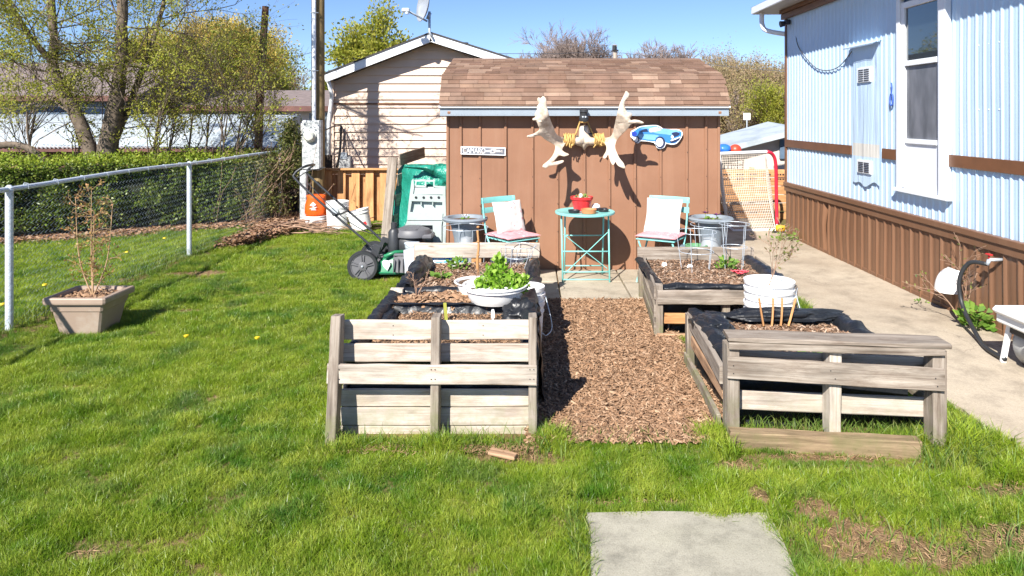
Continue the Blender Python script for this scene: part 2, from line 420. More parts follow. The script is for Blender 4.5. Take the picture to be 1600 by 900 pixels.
n=NT('mulch_bed');p=n.coord('World');n.col(n.ramp(n.noise(p,55,6,.7),[(.3,(.10,.055,.03)),(.5,(.24,.13,.075)),(.7,(.40,.25,.15))]));n.set(Roughness=.95);n.bump(n.noise(p,70,6,.7),1,.02);MT['mulch']=n.m
mb=MB();mb.grid(lambda u,v:(-.02+1.16*u,3.58+.06*math.sin(u*11)+(6.23-3.58)*v,.022+.018*mnoise.noise(Vector((u*6,v*12,0)))),20,40)
o=mb.build('mulch_path',MT['mulch'],smooth=True);o['kind']='structure'
N=32000;P=np.stack([RNG.uniform(-.02,1.13,N),3.50+2.71*RNG.uniform(0,1,N)**1.15,RNG.uniform(.028,.045,N)],1)
chips('wood_chips',P,.036,MT['chip'],asp=(2.2,8))
# ================================================================ GRASS
BEDS=[(-1.06,3.5,.08,4.95),(-1.08,5.05,.12,6.3),(.94,5.15,2.1,6.4),(.99,3.5,2.14,4.68)]
DIRT=[(1.33,2.70,.24,.14),(1.22,2.92,.10,.08),(1.62,2.62,.16,.07),(1.90,2.72,.20,.11),(2.23,3.08,.22,.07),(1.0,3.30,.10,.06),(-1.7,2.63,.07,.04),(-2.98,5.9,.16,.05),(-3.55,7.3,.3,.12),(1.02,3.02,.05,.07),(-1.66,7.1,.22,.07),(.42,2.98,.3,.025),(-.05,3.4,.2,.07),(1.45,3.38,.35,.03)]
def dens(x,y):
    if y>10.9-.0*x and x>-4.2: return 0
    if x>2.43+.05*mnoise.noise(Vector((y*3,0,5))): return 0
    if y>6.2 and x>-1.1: return 0
    if -.03+.04*mnoise.noise(Vector((y*5,1,1)))<x<1.12 and 3.6+.06*mnoise.noise(Vector((x*6,0,2)))<y<6.3: return 0
    for b in BEDS:
        if b[0]+.04<x<b[2]-.04 and b[1]+.05<y<b[3]: return 0
    if .25+.012*mnoise.noise(Vector((y*14,0,3)))<x<.975+.02*mnoise.noise(Vector((y*12,4,3))) and y<2.865+.02*mnoise.noise(Vector((x*12,0,6))): return 0 
    if x<-4.3 and y>9.1+(x+6.9)*.567-.1: return 0
    d=1
    for (a,b,rx,ry) in DIRT:
        q=math.hypot((x-a)/rx,(y-b)/ry)+.35*mnoise.noise(Vector((x*9,y*9,0)))
        if q<1: d=min(d,.035)
        elif q<1.5: d=min(d,.5)
    if x<-3.95 and x>-4.25: d=min(d,.55)
    if y<3.2 and mnoise.noise(Vector((x*2.3,y*3.1,8)))>.38 and x>.9: d=min(d,.4)
    return d
pts=[];sc=[];rz=[];vr=[];tl=[]
def scatter(y0,y1,rho,s0):
    xa=-.80*y1;xb=2.6;N=int((xb-xa)*(y1-y0)*rho)
    X=RNG.uniform(xa,xb,N);Y=RNG.uniform(y0,y1,N)
    for x,y in zip(X,Y):
        if x<-.80*y-.1: continue
        d=dens(x,y)
        if d<=0 or random.random()>d: continue
        h=mnoise.noise(Vector((x*1.7,y*2.2,3)))*.45+mnoise.noise(Vector((x*5.5,y*6.5,9)))*.7
        tall=.92*(1+h)
        if x<-4.2: tall*=1.25
        for b in BEDS:
            dx=max(b[0]-x,0,x-b[2]);dy=max(b[1]-y,0,y-b[3])
            if math.hypot(dx,dy)<.10: tall*=1.55
        if 2.2<x: tall*=1.4
        if y<3.6 and x>.9: tall*=1.25
        if d<1: tall*=.75
        if 1.0<x<2.0 and 3.2<y<3.5: tall*=.55
        pts.append((x,y,gz(x,y)-.004));sc.append(s0*max(.45,tall));rz.append(random.uniform(0,6.283));vr.append(random.randrange(5));tl.append(random.gauss(0,.2)+.5*mnoise.noise(Vector((x*4,y*4,20))))
scatter(2.2,3.6,4600,.70);scatter(3.6,5.2,3400,.72);scatter(5.2,7.5,1900,.82);scatter(7.5,10.95,1000,.95)
n=NT('grass_blade');geo=n.n('ShaderNodeNewGeometry');uv=n.coord('UV');su=n.n('ShaderNodeSeparateXYZ');n.l(uv,su.inputs[0])
pos=geo.outputs['Position']
big=n.noise(n.scaled(pos,(1,1.25,0)),1.15,3,.55);med=n.noise(n.scaled(pos,(1,1,0)),4.6,3,.6)
a=n.mix(n.ramp(big,[(.38,(0,0,0)),(.62,(1,1,1))]),(.070,.185,.014),(.205,.31,.018))
b=n.mix(n.ramp(med,[(.40,(0,0,0)),(.66,(1,1,1))]),a,(.29,.38,.05))
b=n.mix(n.ramp(n.noise(pos,2.1,3,.5),[(.56,(0,0,0)),(.72,(.8,.8,.8))]),b,(.085,.18,.045))
straw=n.ramp(geo.outputs['Random Per Island'],[(.94,(0,0,0)),(.96,(1,1,1))]);b=n.mix(straw,b,(.40,.34,.15))
rp=n.ramp(geo.outputs['Random Per Island'],[(0,(.65,.7,.6)),(.5,(1,1,1)),(.9,(1.3,1.22,1.1))]);b=n.mix(1.0,b,rp,'MULTIPLY')
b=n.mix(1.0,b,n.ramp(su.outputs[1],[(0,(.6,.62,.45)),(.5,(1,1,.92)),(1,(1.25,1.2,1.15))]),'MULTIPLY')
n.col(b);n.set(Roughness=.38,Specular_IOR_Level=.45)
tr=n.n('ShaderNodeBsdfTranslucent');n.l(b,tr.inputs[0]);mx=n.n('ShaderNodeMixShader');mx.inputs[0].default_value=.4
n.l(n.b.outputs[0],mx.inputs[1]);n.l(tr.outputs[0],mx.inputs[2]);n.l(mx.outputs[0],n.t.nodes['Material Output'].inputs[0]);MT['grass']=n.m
def tuft_obj(k,nb,rad,hh,wd,lean):
    V=[];F=[];UV=[]
    for i in range(nb):
        a=random.uniform(0,6.283);r=rad*math.sqrt(random.random());x,y=r*math.cos(a),r*math.sin(a)
        h=hh*random.uniform(.55,1.15);l=lean*random.uniform(.2,1.3)*h;b=random.uniform(0,6.283);dx,dy=math.cos(b)*l,math.sin(b)*l
        c=random.uniform(0,6.283);wx,wy=math.cos(c)*wd/2,math.sin(c)*wd/2;o=len(V)
        V+=[(x-wx,y-wy,0),(x+wx,y+wy,0),(x+dx*.35-wx*.8,y+dy*.35-wy*.8,h*.55),(x+dx*.35+wx*.8,y+dy*.35+wy*.8,h*.55),(x+dx,y+dy,h*.95)]
        F+=[(o,o+1,o+3,o+2),(o+2,o+3,o+4)];UV+=[(0,0),(1,0),(1,.55),(0,.55),(0,.55),(1,.55),(.5,1)]
    me=bpy.data.meshes.new('grass_tuft');me.from_pydata(V,[],F);ul=me.uv_layers.new();ul.data.foreach_set('uv',[q for u in UV for q in u]);me.materials.append(MT['grass'])
    return bpy.data.objects.new('grass_tuft',me)
def gn_instances(name,pts,sc,rz,vr,tl,srcs,kind='stuff'):
    p=bpy.data.meshes.new(name);p.from_pydata(pts,[],[])
    for nm,ar in(('sc',sc),('rz',rz),('tl',tl)):
        a=p.attributes.new(nm,'FLOAT','POINT');a.data.foreach_set('value',ar)
    a=p.attributes.new('vr','INT','POINT');a.data.foreach_set('value',vr)
    o=bpy.data.objects.new(name,p);COL.objects.link(o);o['kind']=kind
    g=bpy.data.node_groups.new(name,'GeometryNodeTree')
    g.interface.new_socket('Geometry',in_out='INPUT',socket_type='NodeSocketGeometry');g.interface.new_socket('Geometry',in_out='OUTPUT',socket_type='NodeSocketGeometry')
    N=g.nodes;L=g.links;i=N.new('NodeGroupInput');u=N.new('NodeGroupOutput');J=N.new('GeometryNodeJoinGeometry')
    def att(nm,t='FLOAT'):
        x=N.new('GeometryNodeInputNamedAttribute');x.data_type=t;x.inputs['Name'].default_value=nm;return x.outputs['Attribute']
    cx=N.new('ShaderNodeCombineXYZ');L.new(att('tl'),cx.inputs[0]);L.new(att('rz'),cx.inputs[2])
    for k,t in enumerate(srcs):
        ip=N.new('GeometryNodeInstanceOnPoints');oi=N.new('GeometryNodeObjectInfo');oi.inputs['Object'].default_value=t
        cmp=N.new('FunctionNodeCompare');cmp.data_type='INT';cmp.operation='EQUAL'
        ins=[q for q in cmp.inputs if q.type=='INT'];L.new(att('vr','INT'),ins[0]);ins[1].default_value=k
        L.new(i.outputs[0],ip.inputs['Points']);L.new(cmp.outputs[0],ip.inputs['Selection']);L.new(oi.outputs['Geometry'],ip.inputs['Instance'])
        L.new(att('sc'),ip.inputs['Scale']);L.new(cx.outputs[0],ip.inputs['Rotation']);L.new(ip.outputs[0],J.inputs[0])
    L.new(J.outputs[0],u.inputs[0]);md=o.modifiers.new('scatter','NODES');md.node_group=g;return o
tuf=[tuft_obj(k,20,.036,.062,.0037,.85) for k in range(5)]
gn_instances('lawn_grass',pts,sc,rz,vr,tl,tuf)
# long unmown blades round the beds
V=[];F=[]
def blades(x0,x1,y0,y1,N,h0,h1,wd=.0045):
    for _ in range(N):
        x=random.uniform(x0,x1);y=random.uniform(y0,y1);h=random.uniform(h0,h1);a=random.uniform(0,6.28);l=h*random.uniform(.15,.8)
        c=random.uniform(0,6.28);wx,wy=math.cos(c)*wd/2,math.sin(c)*wd/2;o=len(V)
        for t,wf in((0,1),(.4,.9),(.75,.6)):
            q=l*t*t;V.append((x+math.cos(a)*q-wx*wf,y+math.sin(a)*q-wy*wf,h*t*(1-.25*t)));V.append((x+math.cos(a)*q+wx*wf,y+math.sin(a)*q+wy*wf,h*t*(1-.25*t)))
        V.append((x+math.cos(a)*l,y+math.sin(a)*l,h*.72));
        F.extend([(o,o+1,o+3),(o,o+3,o+2),(o+2,o+3,o+5),(o+2,o+5,o+4),(o+4,o+5,o+6)])
blades(-1.1,.1,3.40,3.55,420,.05,.15);blades(1.06,2.15,3.52,3.72,800,.05,.16);blades(1.1,1.9,3.40,3.47,120,.03,.07);blades(2.12,2.35,3.3,4.6,900,.05,.14);blades(1.9,2.3,3.2,3.6,260,.07,.2)
blades(2.22,2.42,5.9,6.2,220,.05,.14);blades(-4.3,-4.0,5,9,900,.06,.2);blades(-.05,.9,3.35,3.6,200,.04,.12);blades(1.05,2.3,2.5,3.3,700,.05,.12);blades(3.5,3.6,9.2,9.6,60,.05,.12);blades(-1.1,-1.0,3.5,4.9,300,.05,.14)
blades(.15,.25,2.3,2.9,260,.04,.1);blades(.98,1.1,2.3,2.9,260,.04,.11)
n2=MT['grass']
MT['weed']=M_leaf('long_grass',[(.10,.19,.03),(.17,.25,.04),(.28,.30,.09),(.08,.15,.03),(.2,.3,.06)],.4)
npmesh('unmown_grass',np.array(V),np.array(F),MT['weed'],kind='stuff')
# dry straw and leaf litter
MT['litter']=M_leaf('dry_leaf',[(.30,.17,.09),(.42,.26,.15),(.22,.12,.07),(.52,.36,.24),(.36,.20,.13)],.15,.8)
def litter(name,P,s):
    n_=len(P);a=RNG.uniform(0,6.283,n_);t=RNG.normal(0,.5,(n_,3));d=np.stack([np.cos(a),np.sin(a),t[:,0]*.5],1);d/=np.linalg.norm(d,axis=1)[:,None]
    up=np.array([0,0,1.])+t*.6;q=np.cross(d,up);q/=np.linalg.norm(q,axis=1)[:,None];u=np.cross(q,d);L=(s*RNG.uniform(.6,1.4,n_))[:,None]
    V=np.stack([P-d*L*.5,P+q*L*.28+u*L*.12,P+d*L*.5,P-q*L*.28+u*L*.12],1).reshape(-1,3);b=(np.arange(n_)*4)[:,None]
    return npmesh(name,V,np.concatenate([b+np.array([[0,1,2]]),b+np.array([[0,2,3]])]),MT['litter'],kind='stuff')
N=9000;t=RNG.uniform(0,1,N);X=-9.5+5.7*t;Y=9.1+(X+6.9)*.567+RNG.normal(0,.16,N)-.1;P=np.stack([X,Y,RNG.uniform(.02,.08,N)],1)
N=5500;P2=np.stack([-4.0+1.0*RNG.beta(1.3,2.6,N),RNG.uniform(8.6,11.2,N),RNG.uniform(.015,.13,N)],1)
P2=P2[(P2[:,0]+3.9)<(P2[:,1]-8.2)*.38]
litter('leaf_litter',np.concatenate([P,P2]),.06)
N=2600;Pd=[]
for (a,b,rx,ry) in DIRT:
    k=int(500*rx*ry*30);Pd.append(np.stack([RNG.normal(a,rx*.55,k),RNG.normal(b,ry*.6,k),np.full(k,.012)],1))
k=900;Pd.append(np.stack([RNG.uniform(-1.05,.05,k),RNG.normal(3.44,.03,k),np.full(k,.03)],1))
Pd=np.concatenate(Pd);MT['straw']=M_leaf('dead_grass',[(.30,.19,.10),(.40,.27,.15),(.24,.14,.07)],.1,.9)
chips('dead_grass',Pd,.024,MT['straw'],asp=(5,14))
# ================================================================ RAISED BEDS
n=NT('potting_soil');p=n.coord('World');n.col(n.ramp(n.noise(p,45,6,.7),[(.3,(.05,.03,.02)),(.5,(.13,.08,.05)),(.72,(.30,.20,.13))]));n.set(Roughness=.95);n.bump(n.noise(p,60,6,.7),1,.02);MT['soil']=n.m
def crumple_mat():
    n=NT('crumpled_black_plastic');p=n.coord('World')
    a=n.noise(p,7,2,.45,1.6);b=n.noise(p,22,2,.4,1.2)
    n.col(n.mix(n.ramp(n.noise(p,5,5,.7),[(.5,(0,0,0)),(.75,(1,1,1))]),(.011,.013,.017),(.022,.023,.025)));n.set(Roughness=n.ramp(b,[(.3,(.36,.36,.36)),(.7,(.52,.52,.52))]))
    n.bump(n.mathn('ADD',n.mathn('MULTIPLY',a,1.2),n.mathn('MULTIPLY',b,.3)),.55,.018);return n.m
MT['liner']=crumple_mat()
def liner(parent,x0,x1,y0,y1,zt,zs,wid=.05,out=.022,hang=.10,amp=.016,skip=(),wl=None,wr=None,name='liner',bdrop=0):
    """black sheet folded over the rim of a bed, crumpled"""
    P=[]
    for (a,b,nx,ny,s) in(((x0,y0),(x1,y0),0,-1,'f'),((x1,y0),(x1,y1),1,0,'r'),((x1,y1),(x0,y1),0,1,'b'),((x0,y1),(x0,y0),-1,0,'l')):
        L=math.hypot(b[0]-a[0],b[1]-a[1]);k=int(L/.022)
        for i in range(k): P.append((a[0]+(b[0]-a[0])*i/k,a[1]+(b[1]-a[1])*i/k,nx,ny,s))
    mb=MB();V=[];m=len(P);prof=[(out,-hang),(out+.006,-hang*.5),(out+.004,-.012),(out*.3,.008),(-wid*.35,.012),(-wid*.8,.002),(-wid,-.03),(-wid-.012,-.06),(-wid-.02,zs-zt-.02)]
    sd0=random.uniform(0,99)
    for i,(x,y,nx,ny,s) in enumerate(P):
        # averaged normal near corners
        ax=sum(P[(i+k)%m][2] for k in range(-2,3));ay=sum(P[(i+k)%m][3] for k in range(-2,3));l=math.hypot(ax,ay);ax/=l;ay/=l
        ws=1
        if s=='l' and wl: ws=wl
        if s=='r' and wr: ws=wr
        hn=1+.5*mnoise.noise(Vector((x*4,y*4,sd0)))
        for k,(o,z) in enumerate(prof):
            q=Vector((x*11,y*11,k*.55+sd0));q2=Vector((x*30,y*30,k*.9+sd0))
            e=(mnoise.noise(q)*amp*1.1+mnoise.noise(q2)*amp*.18)
            oo=o*(ws if o<0 else 1)*(hn if k>3 else 1)
            zz=zt-(bdrop if s=='b' else 0)+(z*hn if k<2 else z)+(e if k not in(0,) else e*.5)+(.03*(ws-1) if 3<=k<=5 and ws>1 else 0)
            V.append((x+ax*(oo+e*.7),y+ay*(oo+e*.7),zz))
    K=len(prof);F=[(i*K+k,((i+1)%m)*K+k,((i+1)%m)*K+k+1,i*K+k+1) for i in range(m) for k in range(K-1)]
    mb.add(V,F);return mb.build(name,MT['liner'],parent,smooth=True,norm=False)
def soil(parent,x0,x1,y0,y1,z,amp=.02,n_ch=2600,chip='darkchip',size=.035,mound=0,name='soil'):
    sd0=random.uniform(0,50)
    def h(x,y):
        u=(x-x0)/(x1-x0);v=(y-y0)/(y1-y0)
        return z+amp*mnoise.noise(Vector((x*7,y*7,sd0)))+mound*math.sin(math.pi*max(0,min(1,u)))*math.sin(math.pi*max(0,min(1,v)))
    mb=MB();mb.grid(lambda u,v:(x0+(x1-x0)*u,y0+(y1-y0)*v,h(x0+(x1-x0)*u,y0+(y1-y0)*v)),24,24);mb.build(name,MT['soil'],parent,smooth=True)
    X=RNG.uniform(x0+.01,x1-.01,n_ch);Y=RNG.uniform(y0+.01,y1-.01,n_ch)
    P=np.array([(x,y,h(x,y)+random.uniform(0,.012)) for x,y in zip(X,Y)]);chips('bark_mulch',P,size,MT[chip],parent)
def B(parent,name,p,q,w,h,mat='greywood',up=(0,0,1),bow=.004,j=.002,n=8,rnd=.004):
    mb=MB();mb.board(p,q,w,h,up,bow=bow,j=j,n=n,rnd=rnd);return mb.build(name,MT[mat],parent)
def slatX(parent,px0,px1,Y,z0,z1,mat='palewood',th=.018,name='slat',dz=0,dy=0):
    x0=(px0-PX0)/FPX*Y;x1=(px1-PX0)/FPX*Y;zc=(z0+z1)/2
    return B(parent,name,(x0,Y,zc),(x1,Y+dy,zc+dz),th,z1-z0,mat)
def nails(parent,pts,y=None):
    mb=MB()
    for p in pts: mb.lathe([(0,0),(.0028,0),(.0028,.002)],p,8,M=Matrix.Rotation(R(90),3,'X'))
    mb.build('nail_heads',MT['metal_dark'],parent,kind='stuff')
# ---- front left
b1=T('raised_bed','sun-bleached pallet bed at the front left of the mulch path, with an open slatted front','garden bed',(-.5,4.2,0))
for (xt,xb,yt,yb,wd) in(((528-PX0)/FPX*3.6,(519.5-PX0)/FPX*3.52,3.60,3.50,.052),((682-PX0)/FPX*3.6,(681-PX0)/FPX*3.6,3.6,3.58,.045),((832-PX0)/FPX*3.6,(832-PX0)/FPX*3.6,3.6,3.60,.042)):
    B(b1,'post',(xb,yb,-.03),(xt,yt,.648),.088,wd,'greywood',up=(1,0,0),bow=.008)
slatX(b1,536,838,3.658,.503,.607);slatX(b1,536,838,3.66,.383,.480)
slatX(b1,512,838,3.537,.313,.414,th=.02,dz=-.006)
slatX(b1,531,832,3.66,.146,.238);slatX(b1,533,832,3.657,.046,.141);slatX(b1,533,832,3.66,-.03,.042)
nails(b1,[(x,3.526,z) for x in(-1.03,-.985,-.51,-.49,-.0,.02) for z in(.34,.39)]+[(x,3.646,z) for x in(-.73,-.25) for z in(.53,.58)])
for X,sgn in((-1.0,-1),(.035,1)):
    for z0,z1 in((.02,.12),(.15,.25),(.29,.40)): B(b1,'side_board',(X,3.68,(z0+z1)/2),(X+.01,4.84,(z0+z1)/2),.02,z1-z0,'greywood')
for z0,z1 in((.05,.15),(.28,.40)): B(b1,'back_board',(-1.0,4.845,(z0+z1)/2),(.03,4.845,(z0+z1)/2),.02,z1-z0,'brownwood')
mb=MB();mb.grid(lambda u,v:(-.975+.985*u,3.69+.012*mnoise.noise(Vector((u*9,v*6,0))),.42*v),30,8);mb.grid(lambda u,v:(-.98+.01*mnoise.noise(Vector((u*9,v*6,3))),3.69+1.14*u,.42*v),30,8);mb.grid(lambda u,v:(.016+.01*mnoise.noise(Vector((u*9,v*6,6))),3.69+1.14*u,.42*v),30,8)
mb.build('liner_side',MT['liner'],b1,smooth=True)
liner(b1,-.985,.025,3.70,4.84,.435,.38,wid=.04,amp=.014,wl=1.7,wr=2.2)
soil(b1,-.98,.02,3.70,4.50,.395,n_ch=5200,chip='chip',size=.018);soil(b1,-.97,.0,4.53,4.82,.42,mound=.055,n_ch=900,chip='chip',size=.06,name='soil')
mb=MB();mb.grid(lambda u,v:(-.95+.95*u,4.50+.03*math.sin(v*math.pi)+.01*mnoise.noise(Vector((u*14,v,0))),.37+.095*math.sin(v*math.pi*.62)+.010*mnoise.noise(Vector((u*10,v*3,4)))),60,8)
mb.build('liner_divider',MT['liner'],b1,smooth=True)
# black bunched plastic at the right rear corner and hanging outside
def crumple(name,parent,c,size,amp,seed,nu=40,nv=22,flat=.2):
    mb=MB();c=Vector(c)
    def f(u,v):
        t=u*2*math.pi;ph=v*math.pi*.5;x=math.cos(t)*math.cos(ph);y=math.sin(t)*math.cos(ph);z=math.sin(ph)
        r=1+amp*.75*mnoise.noise(Vector((x*2.2,y*2.2,z*2.2+seed)))+amp*.22*mnoise.noise(Vector((x*5,y*5,z*5+seed)))-amp*.3*abs(mnoise.noise(Vector((x*3.4,y*3.4,z*3.4+seed+9))))
        return c+Vector((x*size[0]*r,y*size[1]*r,z*size[2]*r-flat*.0))
    mb.grid(f,nu,nv);return mb.build(name,MT['liner'],parent,smooth=True)
crumple('bunched_liner',b1,(-.065,4.42,.41),(.13,.17,.10),.55,3)
crumple('bunched_liner',b1,(-.94,4.35,.40),(.085,.24,.045),.4,13)
mb=MB();mb.grid(lambda u,v:(.058+.016*mnoise.noise(Vector((u*8,v*7,1)))+.02*v,3.95+.85*u,.43-.40*v+.02*mnoise.noise(Vector((u*6,0,4)))),26,12)
mb.build('hanging_liner',MT['liner'],b1,smooth=True,auto=40)
# ---- rear left
b2=T('raised_bed','low pallet bed nearest the lawnmower with a pale board along its back','garden bed',(-.45,5.7,0))
slatX(b2,648,843,6.22,.408,.543,'palewood',.022,'back_board');slatX(b2,650,840,6.2,.340,.365,'palewood',.02,'back_board')
for px in(655,745,834): B(b2,'post',((px-PX0)/FPX*6.27,6.27,0),((px-PX0)/FPX*6.27,6.27,.53),.085,.09 if px>700 else .08,'orangewood' if px>700 else 'brownwood',up=(1,0,0))
for X in(-1.0,.075):
    for z0,z1 in((.02,.12),(.15,.25),(.28,.38)): B(b2,'side_board',(X,5.08,(z0+z1)/2),(X+.005,6.2,(z0+z1)/2),.02,z1-z0,'greywood')
B(b2,'post',(-.985,5.06,0),(-.985,5.06,.42),.06,.095,'palewood',up=(1,0,0));B(b2,'post',(.05,5.06,0),(.05,5.06,.40),.05,.06,'greywood',up=(1,0,0));B(b2,'post',(-.45,5.09,0),(-.45,5.09,.38),.05,.05,'brownwood',up=(1,0,0))
for z0,z1 in((.02,.12),(.16,.25),(.285,.335)): B(b2,'front_board',(-.93,5.09,(z0+z1)/2),(.03,5.09,(z0+z1)/2),.02,z1-z0,'brownwood')
liner(b2,-.99,.06,5.10,6.15,.405,.34,bdrop=.06,wid=.06,amp=.018,wl=2.0,wr=1.3,hang=.04)
crumple('bunched_liner',b2,(-.93,5.72,.395),(.085,.42,.10),.3,23)
crumple('bunched_liner',b2,(.02,5.7,.395),(.06,.36,.07),.35,29)
mb=MB();mb.grid(lambda u,v:(-.97+1.0*u,5.14+.012*mnoise.noise(Vector((u*9,v*6,0))),.38*v),20,4);mb.build('liner_side',MT['liner'],b2,smooth=True)
soil(b2,-.97,.04,5.13,6.16,.365,n_ch=4200,size=.032)
# ---- rear right
b3=T('raised_bed','grey pallet bed in front of the right bistro chair, slatted side facing the mulch path','garden bed',(1.5,5.8,0))
B(b3,'back_board',(1.0,6.35,.41),(2.075,6.33,.412),.02,.145,'greywood');B(b3,'back_board',(1.0,6.35,.2),(2.07,6.33,.2),.02,.1,'greywood')
for x,y in((1.03,6.30),(2.03,6.30)): B(b3,'post',(x,y,0),(x,y,.40),.05,.05,'greywood',up=(1,0,0))
for x,y,h in((.985,5.22,.415),(1.50,5.24,.37),(2.0,5.22,.41)): B(b3,'post',(x,y,0),(x,y,h),.07,.055,'greywood',up=(1,0,0))
for (z0,z1) in((.30,.405),(.165,.26),(.02,.125)): B(b3,'side_board',(.955,5.2,(z0+z1)/2),(1.05,6.33,(z0+z1)/2),.02,z1-z0,'greywood');B(b3,'side_board',(2.03,5.2,(z0+z1)/2),(2.08,6.3,(z0+z1)/2),.02,z1-z0,'greywood')
B(b3,'front_board',(.965,5.175,.326),(2.02,5.175,.322),.02,.105,'greywood',j=.004);B(b3,'front_board',(1.0,5.27,.285),(1.98,5.27,.28),.02,.04,'brownwood')
B(b3,'front_board',(1.02,5.175,.165),(2.0,5.18,.16),.02,.078,'orangewood');B(b3,'front_board',(.96,5.16,.02),(2.0,5.17,.012),.03,.07,'brownwood')
liner(b3,.995,2.02,5.26,6.3,.395,.345,bdrop=.04,wid=.055,amp=.016,hang=.03,wr=1.6)
mb=MB();mb.grid(lambda u,v:(1.02+.97*u,5.31+.03*mnoise.noise(Vector((u*9,v*6,0))),.38*v),20,6);mb.grid(lambda u,v:(1.0+.07*u+.01*mnoise.noise(Vector((u*9,v*6,3))),5.3+1.0*u,.4*v),20,6);mb.build('liner_side',MT['liner'],b3,smooth=True)
soil(b3,1.02,2.0,5.28,6.27,.365,n_ch=4200,size=.03)
# ---- front right
b4=T('raised_bed','bed at the front right with a thick grey capping board and weeds along its beam','garden bed',(1.55,4.1,0))
Yf=lambda px:3.53-(px-1133)/344*.10
def PX(px,dy=0): Y=Yf(px)+dy; return ((px-PX0)/FPX*Y,Y)
def bb(name,pa,pb,za,zb,h,th,dy,mat,**k):
    (xa,ya),(xb,yb)=PX(pa,dy),PX(pb,dy);return B(b4,name,(xa,ya,za),(xb,yb,zb),th,h,mat,**k)
bb('cap_board',1134,1475,.549,.546,.024,.15,.050,'greywood',j=.004,rnd=.008);bb('cap_front_board',1138,1476,.519,.515,.034,.024,-.010,'greywood',j=.003)
for px,wd in((1142,.066),(1300,.06),(1461,.07)):
    x,y=PX(px,.045);B(b4,'post',(x,y,-.02),(x,y,.515),.088,wd,'greywood' if px!=1300 else 'palewood',up=(1,0,0))
bb('slat',1137,1475,.405,.378,.112,.022,-.012,'greywood',j=.003)
bb('slat',1149,1447,.195,.190,.100,.02,.10,'palewood');bb('slat',1149,1450,.43,.42,.055,.02,.105,'palewood')
bb('ground_beam',1139,1436,.035,.025,.12,.07,-.03,'mossbeam',j=.005)
nails(b4,[(PX(p,-.026)[0],PX(p,-.026)[1],z) for p,z in((1146,.42),(1146,.38),(1298,.41),(1305,.37),(1462,.39),(1465,.35))])
B(b4,'post',(1.075,4.58,0),(1.07,4.58,.37),.06,.05,'greywood',up=(1,0,0));B(b4,'post',(2.10,4.58,0),(2.10,4.58,.37),.06,.05,'greywood',up=(1,0,0))
B(b4,'side_board',(1.02,3.62,.325),(1.075,4.6,.335),.03,.095,'greywood');B(b4,'side_board',(1.012,3.66,.05),(1.05,4.6,.06),.025,.10,'greywood');B(b4,'side_board',(1.05,3.7,.20),(1.085,4.6,.2),.02,.07,'brownwood')
for z0,z1 in((.03,.13),(.17,.27),(.28,.36)):
    B(b4,'side_board',(2.10,3.6,(z0+z1)/2),(2.12,4.6,(z0+z1)/2),.02,z1-z0,'greywood');B(b4,'back_board',(1.06,4.62,(z0+z1)/2),(2.12,4.62,(z0+z1)/2),.02,z1-z0,'greywood')
liner(b4,1.08,2.08,3.72,4.60,.375,.31,wid=.07,amp=.024,hang=.06,wl=1.5)
crumple('bunched_liner',b4,(1.72,4.56,.36),(.42,.12,.055),.5,41,nu=44);crumple('bunched_liner',b4,(1.17,4.35,.36),(.12,.2,.05),.5,47);crumple('bunched_liner',b4,(1.92,3.95,.34),(.11,.14,.05),.5,48)
mb=MB();mb.grid(lambda u,v:(1.09+.98*u,3.74+.015*mnoise.noise(Vector((u*9,v*6,0))),.36*v),24,6);mb.grid(lambda u,v:(1.10+.01*mnoise.noise(Vector((u*9,v*6,3))),3.74+.86*u,.36*v),20,6);mb.build('liner_side',MT['liner'],b4,smooth=True)
soil(b4,1.10,2.06,3.74,4.58,.325,n_ch=3000,size=.034)
# leftover board on the lawn
mb=MB();mb.board((-.20,3.40,.03),(-.07,3.36,.022),.055,.016,n=4);o=mb.build('wood_offcut',MT['brownwood']);tag(o,'short brown wooden offcut lying in the grass before the left front bed','offcut')
# ---------------------------------------------------------------- tubs and buckets
def tub(name,label,c,r0,r1,h,mat,lip=.012,group=None,cat='tub',fill=None,sx=1,rz=0,rims=0,n=36):
    t=T(name,label,cat,c,rz,group);mb=MB()
    prof=[(0,0.004),(r0*.97,0),(r0,.01)]
    for k in range(1,6): prof.append((r0+(r1-r0)*k/5,h*k/5*.96))
    prof+=[(r1+lip,h*.96),(r1+lip,h),(r1-.002,h),(r1-.01,h*.9),(r0-.006,.02),(0,.015)]
    mb.lathe(prof,(0,0,0),n,sx=sx);mb.build('body',mat,t,smooth=True,auto=40,rel=True)
    if rims:
        m2=MB()
        for k in range(rims):
            z=h*(.82-.13*k);rr=r0+(r1-r0)*z/h;m2.lathe([(rr,z-.006),(rr+.012,z-.004),(rr+.012,z+.004),(rr,z+.006)],(0,0,0),n,sx=sx)
        m2.build('rim',mat,t,smooth=True,auto=40,rel=True)
    if fill:
        m3=MB();m3.grid(lambda u,v:((u*(r1-.012))*math.cos(v*6.2832)*sx,(u*(r1-.012))*math.sin(v*6.2832),h*.86+.008*mnoise.noise(Vector((u*4,v*20,0)))),6,28);m3.build('potting_mix',MT[fill],t,rel=True)
    return t
wp=MT['white_plastic']
tub('white_tub','wide white plastic tub with a bushy green plant on the front left bed',(-.235,4.61,.455),.165,.205,.11,wp,fill='soil',sx=1.02,rims=1)
tub('white_tub','shallow white tub tilted against the bushy plant, holding a dead stem',(-.375,4.74,.455),.10,.14,.10,wp,fill='soil')
